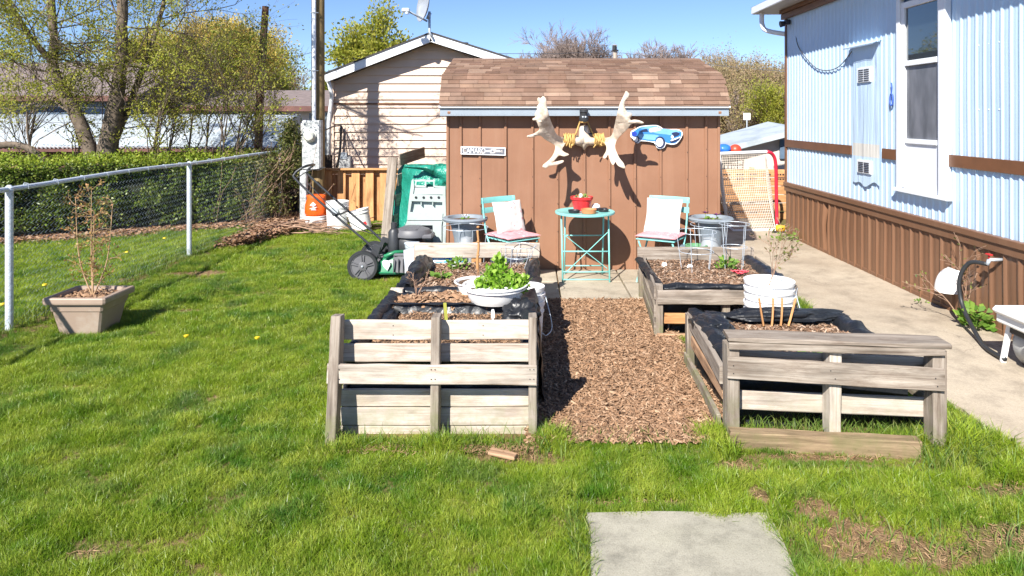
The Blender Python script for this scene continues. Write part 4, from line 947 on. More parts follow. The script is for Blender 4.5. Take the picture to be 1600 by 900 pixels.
# junction box and cable on the cream wall
jb=T('cable_box','grey cable box on the cream wall above the cedar fence','utility box',(WX(541),YN,1.0))
mb=MB();mb.box((WX(541),YN-.06,WZ(254)),(.20,.10,.22),bev=.01);mb.build('box',MT['grey_plastic'],jb);mb=MB();mb.box((WX(540),YN-.1,WZ(243)),(.11,.05,.12),bev=.008);mb.build('cover',MT['galv'],jb)
mb=MB();mb.tube(spline([W(533,197,11.9),W(532,225,11.9),W(530,245,11.9),W(526,262,11.9)],6),.022,8);mb.tube(spline([W(533,196,11.9),W(537,205,11.9),W(541,230,11.9),W(545,250,11.9)],6),.008,6);mb.tube(spline([W(505,205,10.8),W(520,198,11.4),W(533,196,11.9)],6),.012,6);mb.build('conduit',MT['metal_dark'],jb,smooth=True)
# ================================================================ UTILITY POLE
po=T('utility_pole','brown wooden utility pole beside a white conduit at the garden corner','utility pole',(W(497,350,10.75).x,10.75,0))
MT['polewood']=M_wood('pole_wood',[(.20,.14,.06),(.28,.205,.10),(.33,.25,.14)],(.10,.07,.04),gs=.8)
mb=MB();xq=(497.5-PX0)/FPX*10.75
mb.v=[];n_=20
for j in range(13):
    z=6.0*j/12;r=.098-.0015*z
    for k in range(n_):
        t=k/n_*6.2832;mb.v.append((xq+r*math.cos(t)*(1+.02*math.sin(3*t+1)),10.75+r*math.sin(t),z))
for j in range(12):
    for k in range(n_):
        k2=(k+1)%n_;mb.f.append((j*n_+k,j*n_+k2,(j+1)*n_+k2,(j+1)*n_+k));mb.mi.append(0);mb.uv.append([(j*.5,k/n_*.6),(j*.5,(k+1)/n_*.6),(j*.5+.5,(k+1)/n_*.6),(j*.5+.5,k/n_*.6)])
mb.f.append(tuple(12*n_+k for k in range(n_)));mb.mi.append(0);mb.uv.append(None)
mb.build('pole',MT['polewood'],po,smooth=True,auto=60)
mb=MB();mb.tube([(W(489,0,10.55).x,10.6,z) for z in(1.6,3,4.5,6)],.031,12);mb.build('conduit',MT['white_frame'],po,smooth=True,auto=50)
mb=MB();mb.tube([(W(484.5,0,10.55).x,10.65,z) for z in(1.6,3,4.5,6)],.014,6);mb.build('ground_wire',MT['metal_dark'],po,smooth=True)
mb=MB()
for z in(2.4,3.3): mb.tube([(W(489,0,10.55).x-.05,10.6,z),(W(489,0,10.55).x,10.555,z),(W(489,0,10.55).x+.06,10.62,z)],.007,6)
mb.build('strap',MT['galv'],po)
mt_=T('electric_meter','grey electric meter box with painted-in dappled shade and a round glass dial','electric meter',(W(487,265,10.5).x,10.5,.9))
n=NT('dappled_shade_grey');p=n.coord('World');a=n.ramp(n.noise(p,16,6,.75),[(.46,(.50,.52,.53)),(.54,(.33,.35,.35)),(.66,(.17,.19,.19))]);n.col(a);n.set(Roughness=.6);MT['dapple_shade']=n.m  # noise patches put dappled shadow into the grey; guard post shares it
zt,zb=WZ(188,10.5),WZ(266,10.5);xa,xb=WX(472,10.5),WX(501,10.5)
mb=MB();mb.box(((xa+xb)/2,10.56,(zt+zb)/2),(xb-xa,.14,zt-zb),bev=.012);mb.box(((xa+xb)/2,10.485,(zt+zb)/2+.0),(xb-xa-.03,.012,zt-zb-.03),bev=.004);mb.build('box',MT['dapple_shade'],mt_)
mb=MB();mb.lathe([(0,.07),(.06,.065),(.082,.04),(.085,0),(.10,0),(.10,-.02),(0,-.02)],W(484,213,10.46),26,M=Matrix.Rotation(R(90),3,'X'));mb.build('dial_glass',M_plain('cloudy_glass',(.55,.56,.50),rough=.15,bump=0,spec=.8),mt_,smooth=True,auto=40)
mb=MB();mb.lathe([(.05,0),(.052,.006),(0,.006)],W(484,213,10.40),20,M=Matrix.Rotation(R(90),3,'X'));mb.build('dial_plate',M_plain('dial',(.35,.36,.33),bump=0),mt_)
bo=T('guard_post','short blue-grey metal guard post beside the orange bag','post',W(477,335,10.4));mb=MB();mb.box((W(475,0,10.4).x,10.4,.42),(.10,.10,.9),bev=.01);mb.build('post',MT['dapple_shade'],bo)
# ================================================================ CEDAR FENCES
cf=T('cedar_fence','orange cedar board fence between the utility pole and the shed','fence',(-2.6,10.95,0))
for k,px in enumerate(range(506,700,11)):
    Y=10.98 if k%2==0 else 11.06;x=WX(px,Y);h=.82
    B(cf,'board',(x+.07,Y,0),(x+.07,Y,h-(0 if k%2==0 else .09)),.018,.135,'orangewood',up=(1,0,0),n=4) if False else None
    mb=MB();mb.board((x+.06,Y,0),(x+.06,Y,h-(.0 if k%2==0 else .07)),.130,.018,up=(0,1,0),n=4,j=.0015);mb.build('board',MT['orangewood'],cf)
mb=MB();mb.board((WX(503,11),10.96,.845),(WX(705,11),10.96,.845),.10,.03,n=8);mb.build('top_rail',MT['orangewood'],cf)
mb=MB();mb.board((WX(503,11),11.02,.79),(WX(705,11),11.02,.79),.03,.06,n=8);mb.build('rail',MT['orangewood'],cf)
df=T('dark_backing','dark board backing added to fill the dark gap behind the vine tangle','fence',(-4.2,11.6,0))  # added dark backing, standing in for the dark bushes behind the vines
MT['backing_board']=M_plain('dark_backing_board',(.055,.04,.032),rough=.9,var=.4,scale=5,bump=.4,rand=.3)
for k in range(13):
    x=-5.15+.145*k;mb=MB();mb.board((x,11.55,0),(x,11.55,1.02+random.uniform(-.02,.02)),.132,.02,up=(0,1,0),n=3);mb.build('board',MT['backing_board'],df)
cf2=T('cedar_fence','orange cedar fence behind the hockey net between shed and blue home','fence',(3.4,11.2,0))
for k in range(6):
    z0=.0+.138*k
    mb=MB();mb.board((2.9,11.2,z0+.066),(4.4,11.2,z0+.066),.02,.128,n=8,j=.0015);mb.build('board',MT['orangewood'],cf2)
mb=MB()
for z in(.12,.665,.74):
    for px in range(1131,1232,21):
        for j in range(3): mb.box((WX(px,11.19)+.045*j,11.186,z),(.028,.006,.022))
    
mb.build('nail_slots',MT['metal_dark'],cf2,kind='stuff')
for x in(2.92,3.65,4.38): mb=MB();mb.board((x,11.24,0),(x,11.24,.85),.05,.08,up=(1,0,0),n=4);mb.build('post',MT['orangewood'],cf2)
# ================================================================ CHAIN LINK FENCE
fe=T('chain_link_fence','galvanised chain link fence with round posts along the left side of the lawn','fence',(-4.1,6.5,0))
MT['fencepaint']=M_plain('pale_weathered_post',(.62,.68,.75),rough=.45,var=.1,scale=14,bump=.15,metal=.15)
posts=[(-4.13,2.58),(-4.14,5.43),(-4.13,8.28),(-4.02,11.0)]
def fx_(y): return float(np.interp(y,[p[1] for p in posts],[p[0] for p in posts]))
for k,(x,y) in enumerate(posts):
    mb=MB();h=1.10 if k<3 else 1.28;mb.lathe([(.028,-.05),(.028,h),(.033,h),(.033,h+.03),(.012,h+.05),(0,h+.05)],(x,y,0),12);mb.build('post',MT['fencepaint'],fe,smooth=True,auto=40)
mb=MB();mb.tube([(fx_(y)+.0,y,1.125+.008*math.sin(y*2)) for y in np.linspace(1.5,11.0,30)],.021,10);mb.build('top_rail',MT['fencepaint'],fe,smooth=True)
V=[];F=[]
pit=.055;wr=.0017
for k in range(int((11.0-2.0)/pit)):
    y0=2.0+k*pit;o0=len(V);m=42
    for j in range(m+1):
        z=.03+1.10*j/m;sg=1 if j%2 else -1
        y=y0+pit*.5+sg*pit*.5;x=fx_(y)+.028+.004*(1 if (j%4)<2 else -1)
        dz=.012
        for (a,b) in((wr,0),(-wr*.5,wr*.87),(-wr*.5,-wr*.87)): V.append((x+b,y+a*1.1,z))
    for j in range(m):
        for q in range(3):
            a=o0+j*3+q;b=o0+j*3+(q+1)%3;F.append((a,b,b+3,a+3))
MT['meshwire']=M_plain('dull_fence_wire',(.20,.25,.29),rough=.5,metal=.4,var=.2,bump=0)
npmesh('wire_mesh',np.array(V),np.array(F),MT['meshwire'],fe,'stuff')
mb=MB()
for k in range(26):
    y=2.1+k*.35;mb.tube([(fx_(y)+.03,y,1.10),(fx_(y)+.026,y,1.145),(fx_(y)-.01,y+.004,1.15),(fx_(y)-.03,y+.006,1.12)],.003,5)
mb.build('wire_ties',MT['galv'],fe,kind='stuff')
# ================================================================ POT WITH BARE PLANT
MT['taupe']=M_plain('taupe_plastic',(.32,.24,.185),rough=.55,var=.08,scale=5,bump=.08,grime=(.40,.34,.28))
def sqpot():
    t=T('square_planter','large taupe square planter with a bare twiggy shrub standing by the wire fence','planter',(-3.49,5.42,0),0)
    PS=.73
    lv=[(.21,0),(.222,.04),(.262,.20),(.264,.205),(.275,.21),(.285,.262),(.288,.27),(.325,.272),(.33,.285),(.33,.315),(.322,.325),(.275,.325),(.27,.30),(.262,.265)]
    mb=MB();n=4
    V=[];per=[]
    for r,z in lv:
        c=.02
        for (i,j) in((-1,-1),(1,-1),(1,1),(-1,1)):
            a=(i*r,j*(r-c));b=(i*(r-c),j*r)
            pr=[b,a] if i*j<0 else [a,b]
            if (i,j)==(-1,-1): pr=[a,b]
            elif (i,j)==(1,-1): pr=[b,a]
            elif (i,j)==(1,1): pr=[a,b]
            else: pr=[b,a]
            V+= [(p[0]*PS,p[1]*.86*PS,z*1.28*PS) for p in pr]
    F=[(k*8+q,k*8+(q+1)%8,(k+1)*8+(q+1)%8,(k+1)*8+q) for k in range(len(lv)-1) for q in range(8)]+[tuple(range(8))]
    mb.add(V,F);mb.build('pot',MT['taupe'],t,rel=True)
    mb=MB();mb.grid(lambda u,v:((u-.5)*.39,(v-.5)*.335,.262+.012*mnoise.noise(Vector((u*5,v*5,3)))),10,10);mb.build('soil',MT['soil'],t,rel=True)
    return t
sp_=sqpot()
Pc=np.stack([-3.49+RNG.uniform(-.185,.185,300),5.42+RNG.uniform(-.155,.155,300),RNG.uniform(.265,.285,300)],1)
_c=chips('wood_chips',Pc,.045,MT['chip']);  # joined below as part of the pot
_c.data.transform(Matrix.Translation(-Vector((-3.49,5.42,0))));_c.parent=sp_;_c.name='bark_pieces'
# ================================================================ LAWN MOWER
mw=T('lawn_mower','green push lawnmower with big black ridged wheels parked beside the pallet bed','lawnmower',(-1.55,7.3,0))
MT['mower_green']=M_plain('green_mower_paint',(.02,.19,.085),rough=.35,var=.12,bump=.05,grime=(.05,.16,.10))
MT['mower_black']=M_plain('black_mower_plastic',(.035,.037,.042),rough=.45,var=.2,bump=.1)
MT['mower_grey']=M_plain('grey_mower_plastic',(.12,.12,.13),rough=.5,var=.15,bump=.1)
def wheel(cx,cy,r,wd,big=True):
    w_=MB();Mw=Matrix.Rotation(R(90),3,'X')
    w_.lathe([(r*.80,-wd/2),(r*.97,-wd/2),(r,-wd*.3),(r,wd*.3),(r*.97,wd/2),(r*.80,wd/2),(r*.80,-wd/2)],(cx,cy,r),36,M=Mw)
    o=w_.build('wheel',MT['rubber'],mw,smooth=True,auto=35)
    h=MB();h.lathe([(0,-wd*.2),(r*.80,-wd*.2),(r*.80,wd*.34),(r*.74,wd*.36),(r*.72,wd*.2),(r*.30,wd*.16),(r*.28,wd*.4),(r*.2,wd*.48),(0,wd*.48)],(cx,cy,r),36,M=Mw)
    for k in range(5):
        a=k*2*math.pi/5+.3
        for s in(-.13,.13):
            p0=Vector((math.cos(a+s*1.6)*r*.27,-wd*.36,math.sin(a+s*1.6)*r*.27));p1=Vector((math.cos(a+s)*r*.74,-wd*.36,math.sin(a+s)*r*.74));h.bar(Vector((cx,cy,r))+p0,Vector((cx,cy,r))+p1,wd*.18,r*.05,up=(0,1,0))
    h.build('hub',MT['mower_grey'],o,smooth=True,auto=35)
    c=MB();c.lathe([(0,0),(.012,0),(.008,.012),(0,.014)],(cx,cy-wd*.5,r),10,M=Mw);c.build('axle_nut',MT['galv'],o)
cy=7.28
wheel(-1.715,cy-.27,.158,.05);wheel(-1.715,cy+.27,.158,.05);wheel(-1.02,cy-.24,.10,.045);wheel(-1.02,cy+.24,.10,.045)
# deck: profile (x,z) lofted along y with rounded shoulders
deck=[(-1.58,.07),(-1.60,.16),(-1.52,.245),(-1.40,.275),(-1.20,.27),(-1.05,.24),(-.96,.15),(-.95,.07)]
mb=MB()
def dk_(u,v):
    s=u*(len(deck)-1);i=min(int(s),len(deck)-2);t=s-i;x=deck[i][0]+(deck[i+1][0]-deck[i][0])*t;z=deck[i][1]+(deck[i+1][1]-deck[i][1])*t
    y=(v-.5)*2;e=(1-abs(y)**5);return (x*(1)+(-1.28-x)*.12*abs(y)**4,cy+.25*y,.07+(z-.07)*max(.0,e)**.5)
mb.grid(dk_,28,20);mb.build('deck',MT['mower_green'],mw,smooth=True)
mb=MB();mb.tube([(-1.58,cy-.252,.085),(-.98,cy-.252,.085)],.008,6);mb.tube([(-1.50,cy-.25,.25),(-1.40,cy-.20,.285),(-1.25,cy-.15,.285)],.02,8);mb.build('deck_rim',MT['mower_green'],mw,smooth=True)
mb=MB();mb.grid(lambda u,v:(-1.40+.26*u,cy-.262-.028*math.sin(u*3.14)-.03*(1-v),.10+.16*v),6,8);mb.box((-1.27,cy-.26,.27),(.26,.05,.03),bev=.01)
for k in range(6): mb.box((-1.39+.048*k,cy-.315,.17),(.006,.03,.14))
mb.build('discharge_flap',MT['mower_grey'],mw)
mb=MB();mb.prism([(0,.11),(.055,.10),(.065,.06),(.035,.0),(-.01,.05),(-.02,.09)],lambda x,y,d:(-1.50+x,cy-.262+(-.003 if d==0 else .0),.11+y),1);mb.build('shield_sticker',MT['white_paint'],mw)
# engine
mb=MB();mb.lathe([(.15,.0),(.165,.05),(.16,.12),(.14,.15),(0,.155)],(-1.28,cy,.27),24,sy=.9);mb.build('engine_block',MT['mower_black'],mw,smooth=True,auto=50)
mb=MB();mb.lathe([(.17,0),(.205,.015),(.205,.05),(.18,.085),(.09,.115),(0,.12)],(-1.25,cy,.41),28,sy=.85)
mb.box((-1.08,cy-.03,.43),(.12,.22,.05),bev=.015)
for k in range(7): mb.box((-1.25,cy-.12+.04*k,.524-abs(k-3)*.004),(.19-.02*abs(k-3),.012,.012))
mb.build('engine_cover',MT['mower_grey'],mw,smooth=True,auto=35)
mb=MB();mb.lathe([(.03,0),(.033,.03),(.033,.07),(0,.075)],(-1.44,cy-.05,.50),14);mb.lathe([(.055,0),(.06,.03),(.06,.22),(.04,.25),(0,.25)],(-1.43,cy-.10,.26),16);mb.build('fuel_tank',MT['mower_black'],mw,smooth=True,auto=40)
mb=MB();mb.box((-1.22,cy-.17,.35),(.16,.05,.08),bev=.015);mb.tube([(-1.3,cy-.19,.38),(-1.24,cy-.21,.34),(-1.16,cy-.2,.37)],.012,6);mb.lathe([(0,0),(.04,0),(.045,.05),(0,.06)],(-1.12,cy-.16,.33),14,M=Matrix.Rotation(R(90),3,'X'));mb.box((-1.13,cy-.18,.30),(.12,.06,.07),bev=.02);mb.build('carburettor',MT['galv'],mw,smooth=True,auto=40)
# handle
mb=MB()
for s in(-1,1):
    mb.tube(spline([(-1.55,cy+s*.20,.22),(-1.63,cy+s*.21,.34),(-2.0,cy+s*.22,.66),(-2.40,cy+s*.22,1.02),(-2.435,cy+s*.21,1.10),(-2.36,cy+s*.19,1.165)],6),.0125,8)
mb.tube([(-2.36,cy-.19,1.165),(-2.345,cy-.1,1.175),(-2.345,cy+.1,1.175),(-2.36,cy+.19,1.165)],.0135,8)
mb.tube([(-2.02,cy-.225,.68),(-1.98,cy-.1,.67),(-1.98,cy+.1,.67),(-2.02,cy+.225,.68)],.009,8)
mb.tube(spline([(-2.42,cy-.20,1.05),(-2.30,cy-.19,1.13),(-2.22,cy-.12,1.14),(-2.22,cy+.12,1.14),(-2.30,cy+.19,1.13)],5),.006,6)
mb.build('handle',MT['mower_black'],mw,smooth=True)
mb=MB()
for s in(-1,1):
    mb.box((-1.60,cy+s*.205,.29),(.09,.025,.16),M=Matrix.Rotation(R(20),3,'Y'),bev=.01);mb.lathe([(0,0),(.018,0),(.018,.02),(0,.02)],(-2.02,cy+s*.235,.685),8,M=Matrix.Rotation(R(90),3,'X'))
mb.tube(spline([(-1.5,cy-.12,.45),(-1.7,cy-.2,.50),(-2.0,cy-.21,.70),(-2.3,cy-.2,1.0)],6),.005,5);mb.build('brackets_and_cable',MT['mower_black'],mw)
mb=MB();mb.grid(lambda u,v:(-1.55-.16*v,cy-.16+.32*u,.30-.20*v+.05*math.sin(u*3.14)*(1-v)),8,5);mb.build('rear_flap',MT['mower_grey'],mw,smooth=True)
# ================================================================ LEANING PALLET, TARP, GREY PLASTIC PANEL
lp=T('wooden_pallet','grey wooden pallet leaning on end beside the green tarp','pallet',(-1.5,7.9,0))
Yp=7.85
B(lp,'stringer',W(603,366,7.7)+Vector((0,-.1,-.25)),W(614,246,Yp),.105,.05,'greywood',up=(0,1,0))
B(lp,'stringer',W(610,366,7.7)+Vector((.04,.3,-.25)),W(630,242,8.25),.10,.05,'greywood',up=(0,1,0))
for t_ in(.0,.24,.48,.72):
    a=W(616,250,Yp).lerp(W(604,366,7.7),t_*1.15);b_=a+Vector((.10,.55,.02))
    B(lp,'slat',a+Vector((.06,-.0,0)),b_+Vector((.16,.0,.04)),.018,.135,'greywood')
tp_=T('green_tarp','crumpled green tarpaulin bundled against the shed corner','tarpaulin',(-1.2,7.9,0))
n=NT('green_tarp');p=n.coord('World');a=n.noise(p,4,4,.5,1.0);n.col(n.ramp(a,[(.3,(.010,.16,.11)),(.6,(.02,.25,.18)),(.8,(.035,.33,.25))]));n.set(Roughness=.35,Specular_IOR_Level=.5);n.bump(n.mathn('ADD',a,n.mathn('MULTIPLY',n.noise(p,18,3,.5,1),.25)),1,.05);MT['tarp']=n.m
mb=MB()
yc=7.95
outline=[(601,384),(603,366),(612,330),(619,290),(622,266),(629,257),(652,256),(680,257),(697,259)]
mb.grid(lambda u,v:(lambda q:(W(q[0]+(699-q[0])*v,q[1]+(2 if v>0 else 0)+ (0 if u<.6 else 3*math.sin(v*6)),yc-.33*math.sin(min(1,v*1.6)*math.pi*.5)*min(1,(1-u)*1.5+.15)+.05*mnoise.noise(Vector((u*7,v*5,0)))+.03*mnoise.noise(Vector((u*13,v*17,5))))))((lambda s:(outline[int(s)][0]*(1-(s-int(s)))+outline[min(int(s)+1,8)][0]*(s-int(s)),outline[int(s)][1]*(1-(s-int(s)))+outline[min(int(s)+1,8)][1]*(s-int(s))))(min(u,.9999)*8)),44,30)
mb.v=[(x,y,z) for x,y,z in mb.v]
tarp_front=mb.build('sheet',MT['tarp'],tp_,smooth=True,auto=45)
mb=MB();mb.box((-1.26,8.35,.46),(.58,.72,.90),bev=.06);mb.build('wrapped_bundle',MT['tarp'],tp_,smooth=True,auto=45)
# tucked fold hanging at the upper right
mb=MB();mb.grid(lambda u,v:W(632+66*u,258+v*(4+24*u*u)+.8*math.sin(u*9),7.58-.05*math.sin(v*3.14)-.02*math.sin(u*14)),20,6);mb.build('fold',MT['tarp'],tp_,smooth=True,auto=45)
gp=T('plastic_cart_base','pale grey moulded plastic base stood on end in front of the green tarp','plastic base',(-1.1,7.5,0))
MT['cartgrey']=M_plain('pale_green_grey_plastic',(.36,.42,.405),rough=.5,var=.06,scale=5,bump=.06,grime=(.27,.31,.28))
Yg=7.50
def gpt(px,py,dy=0): return W(px,py,Yg+dy+.05*(380-py)/100)
def gquad(name,pts,dy0,dy1,mat='cartgrey'):
    mb=MB();mb.prism(pts,lambda x,y,d:gpt(x,y,dy0 if d==0 else dy1),1);return mb.build(name,MT[mat],gp)
gquad('back_plate',[(644,292),(694,292),(692,350),(690,378),(638,378),(636,345),(638,325)],.0,.02)
gquad('shelf',[(643,303),(693,305),(693,316),(641,314)],-.05,-.002)
gquad('upper_lip',[(647,293),(694,294),(693,304),(643,303)],-.03,-.001)
gquad('ledge',[(638,331),(692,333),(691,344),(636,344)],-.07,-.002)
mb=MB()
for px in(650,662,673.5,685.5): mb.lathe([(0,0),(.014,0),(.014,.006),(0,.006)],gpt(px,308.5,-.052),12,M=Matrix.Rotation(R(90),3,'X'))
mb.build('holes',MT['metal_dark'],gp)
for px in(658,676): gquad('fin',[(px-.8,316),(px+.8,316),(px+.8,321),(px-.8,320)],-.045,-.002)
gquad('side_rail',[(643,282),(646,279),(647,293),(641,330),(636,344),(638,320)],-.045,0);gquad('side_rail',[(692,292),(696,290),(697,350),(696,382),(690,382),(690,345)],-.06,0)
for a in([(646,281),(666,280),(666,283),(649,284)],[(649,284),(651,284),(650,292),(647,292)],[(647,289),(666,290),(666,293),(647,292)],[(664,280),(666,280),(666,292),(664,292)],[(666,281),(679,281),(679,284),(666,284)],[(677,284),(679,284),(679,292),(677,292)],[(679,290),(694,291),(694,294),(679,293)]): gquad('frame_bar',a,-.03,0)
gquad('lower_panel',[(636,345),(691,345),(690,352),(633,352)],-.08,0);gquad('leg',[(633,352),(646,352),(643,380),(634,380)],-.08,0);gquad('leg',[(676,352),(690,352),(690,382),(677,382)],-.08,0);gquad('crossbar',[(646,362),(676,362),(676,366),(645,366)],-.06,0)
gquad('opening',[(646,352),(676,352),(676,362),(645,362)],-.012,0,'mower_grey')
# ================================================================ BAGS AND PAILS BY THE CEDAR FENCE
MT['orangebag']=M_plain('orange_bag',(.72,.10,.01),rough=.4,var=.18,scale=9,bump=.6,bscale=14)
bg=T('orange_bag','bright orange plastic bag of garden waste on top of a pale bucket','bag',(W(494,335,10.2).x,10.2,.25))
mb=MB();c0=W(494,321,10.2);mb.lathe([(0,-.20),(.13,-.19),(.165,-.1),(.16,.02),(.13,.11),(.145,.155),(.09,.165),(0,.15)],c0,26,wob=.14,sy=.8);mb.build('bag',MT['orangebag'],bg,smooth=True)
MT['bagprint']=M_plain('white_print',(.8,.72,.66),bump=0)
mb=MB()
for k,pl in enumerate(([(-.05,.02),(.0,.07),(.045,.03),(.01,.0),(-.02,.01)],[(-.06,-.03),(.02,-.035),(.06,.0),(.0,-.01)],[(-.03,-.05),(.05,-.05),(.04,-.04),(-.03,-.04)])): mb.prism(pl,lambda x,y,d:c0+Vector((x,-.145+(-.004 if d==0 else 0),y)),1)
mb.build('print',MT['bagprint'],bg)
def pail(label,px,py0,py1,Y,wpx,tilt=0,lid=False,name='white_pail'):
    r=wpx/2/FPX*Y;h=(py1-py0)/FPX*Y;b=W(px,py1,Y);t=T(name,label,'bucket',b);Mx=Matrix.Rotation(R(tilt),3,'Y');mb=MB()
    mb.lathe([(0,0),(r*.88,0),(r*.98,h*.8),(r*1.04,h*.8),(r*1.04,h*.84),(r,h*.85),(r,h*.95),(r*1.05,h*.95),(r*1.05,h),(r*.96,h),(r*.9,h*.6),(0,h*.55)],(0,0,0),26,M=Mx)
    mb.build('body',MT['white_plastic'],t,smooth=True,auto=35,rel=True);return t
pail('pale bucket streaked with dirt underneath the orange bag',494,336,364,10.2,34)
p1=pail('tall white lidded pail at the foot of the cedar fence',527,314,363,10.0,34)
mb=MB();mb.lathe([(.055,0),(.06,0),(.06,.003),(.055,.003)],(0,-.165,.33),20,M=Matrix.Rotation(R(90),3,'X'));mb.build('round_mark',MT['galv'],p1,rel=True)
p2=pail('white pail with a small red mark tipped over slightly near the leaning pallet',566,327,358,10.0,34,-14)
mb=MB();mb.prism([(-.02,0),(.02,-.03),(.05,.0),(.03,.04),(0,.03)],lambda x,y,d:(x+.06,-.163-(.003 if d==0 else 0),.10+y),1);mb.build('red_mark',MT['red_paint'],p2,rel=True)
# brush heap of cut branches
MT['drybranch']=M_plain('dry_branch',(.30,.19,.13),rough=.9,var=.3,bump=0)
mb=MB()
for k in range(70):
    x=random.uniform(-4.0,-2.9);y=random.uniform(9.6,10.4);a=random.uniform(-.5,.5);L=random.uniform(.3,1.1);z=random.uniform(.03,.13)
    P=[(x+math.cos(a)*L*t,y+math.sin(a)*L*t,z+.05*math.sin(t*3+k)*t+random.uniform(0,.03)) for t in(0,.25,.5,.75,1)]
    mb.tube(P,[.012*random.uniform(.5,1.2)*(1-.6*t) for t in(0,.25,.5,.75,1)],5)
o=mb.build('brush_heap',MT['drybranch'],smooth=True,kind='stuff')
# ================================================================ HOCKEY NET
hn=T('hockey_net','red and white street hockey goal with a pale net beside the blue home','hockey goal',(3.2,10.2,0))
MT['redpipe']=M_plain('red_pipe',(.65,.03,.06),rough=.4,bump=0)
TL=W(1124,240,10.2);TR=W(1198,237,10.2);BR=W(1214,352,10.45);BL=W(1137,352,10.45);B0=W(1146,363,9.95);B1=W(1212,361,9.95)
mb=MB();mb.tube([TL,TR],.024,10);mb.tube([TL,W(1128,290,10.3),BL],.024,10);mb.tube([BL,B0+Vector((0,0,.02)),B1+Vector((0,0,.02)),BR],.022,10);mb.build('white_frame',MT['white_paint'],hn,smooth=True,auto=60)
mb=MB();mb.tube(spline([TR,W(1207,241,10.25),W(1212,256,10.3),W(1213,300,10.4),BR],6),.026,10);mb.build('red_post',MT['redpipe'],hn,smooth=True)
MT['net']=M_plain('net_cord',(.62,.55,.47),rough=.8,bump=0)
mb=MB()
def netp(u,v):
    a=TL.lerp(TR+Vector((-.02,0,0)),u);b_=B0.lerp(B1,u);bow=.16*math.sin(math.pi*v)
    return a.lerp(b_,v)+Vector((-.07*math.sin(v*3.14)*(1-u),bow*.8,-.0))
for i in range(27):
    u=i/26;mb.tube([netp(u,v/12) for v in range(13)],.0042,4,cap=False)
for j in range(34):
    v=j/33;mb.tube([netp(u/10,v) for u in range(11)],.0042,4,cap=False)
def nets(u,v):
    a=netp(1,v);b_=TR.lerp(BR,v)+Vector((.03*math.sin(v*3.14),0.1,0));return a.lerp(b_,u)
for i in range(1,7): mb.tube([nets(i/7,v/10) for v in range(11)],.004,4,cap=False)
for j in range(34): mb.tube([nets(u/3,j/33) for u in range(4)],.004,4,cap=False)
mb.build('netting',MT['net'],hn,kind='stuff')
bk=T('ball_basket','black lattice basket holding toys behind the hockey net','basket',(W(1142,250,11.6).x,11.6,0))
bx=W(1140,243,11.6)
mb=MB()
for k in range(26):
    t=k/26*6.2832;mb.tube([(bx.x+.19*math.cos(t),11.6+.15*math.sin(t),.1),(bx.x+.24*math.cos(t),11.6+.19*math.sin(t),bx.z+.02)],.008,4)
for j in range(12):
    z=.1+(bx.z-.08)*j/11;r=.19+.05*j/11;mb.tube([(bx.x+r*math.cos(k/16*6.2832),11.6+r*.8*math.sin(k/16*6.2832),z) for k in range(16)],.009,4,closed=True)
mb.build('basket',MT['metal_dark'],bk)
MT['ballred']=M_plain('red_ball',(.55,.06,.03),rough=.4,bump=0);MT['blueplastic']=M_plain('blue_plastic',(.03,.16,.62),rough=.35,bump=.2,bscale=10)
def sph(name,label,cat,c,r,mat,wob=0,s=(1,1,1)):
    mb=MB();mb.lathe([(r*math.sin(a)*1.0,-r*math.cos(a)*s[2]) for a in np.linspace(0,math.pi,13)],c,20,sx=s[0],sy=s[1],wob=wob);o=mb.build(name,mat,smooth=True);tag(o,label,cat);return o
sph('ball','red ball sitting in the black basket behind the net','ball',W(1149,235,11.6),.105,MT['ballred'])
sph('blue_toy','bright blue crumpled plastic toy beside the red ball','toy',W(1131,234,11.6),.125,MT['blueplastic'],wob=.5,s=(1,1,.8))
yb=T('yellow_toy','small yellow and black plastic toy on the ground at the foot of the goal','toy',(W(1219,360,9.9).x,9.9,0))
mb=MB();c_=W(1219,361,9.8);mb.lathe([(0,0),(.05,.0),(.06,.04),(.05,.08),(0,.09)],c_,14,sx=1.2,wob=.2);mb.build('body',M_plain('yellow',(.7,.38,.02),bump=0),yb,smooth=True);mb=MB();mb.lathe([(0,0),(.03,0),(.03,.03),(0,.03)],c_+Vector((-.09,0,-.02)),12,M=Matrix.Rotation(R(90),3,'X'));mb.build('wheel',MT['rubber'],yb)
# ================================================================ BISTRO FURNITURE
MT['aqua']=M_plain('aqua_painted_metal',(.21,.56,.53),rough=.4,var=.06,scale=12,bump=.06,grime=(.26,.50,.46))
tb=T('bistro_table','round aqua folding bistro table against the brown shed wall','table',(.565,7.02,0))
mb=MB();mb.lathe([(0,.705),(.295,.705),(.305,.70),(.308,.712),(.305,.722),(.295,.724),(.285,.720),(0,.720)],(0,0,0),48);mb.build('table_top',MT['aqua'],tb,smooth=True,auto=35,rel=True)
def rod(parent,a,b,r=.008,name='leg',mat='aqua',flat=None):
    mb=MB()
    if flat: mb.bar(a,b,flat[0],flat[1],up=flat[2] if len(flat)>2 else (0,0,1),bev=.002)
    else: mb.tube([a,b],r,8)
    return mb.build(name,MT[mat],parent,smooth=not flat,rel=True)
for s in(-1,1): 
    rod(tb,(s*.235,-.17,0.0),(s*.245,-.06,.70) if s<0 else (s*.235,-.06,.70),.009)
    rod(tb,(s*.20,.20,0.0),(s*.20,.07,.70),.009)
rod(tb,(-.225,-.10,.50),(.215,-.13,.16),.01,'brace',flat=(.006,.022,(0,1,0)));rod(tb,(.225,-.09,.52),(-.225,-.135,.10),.01,'brace',flat=(.006,.022,(0,1,0)))
for z,y in((.33,-.12),(.13,-.15),(.055,-.16)): rod(tb,(-.23,y,z),(.23,y,z),.007,'rail')
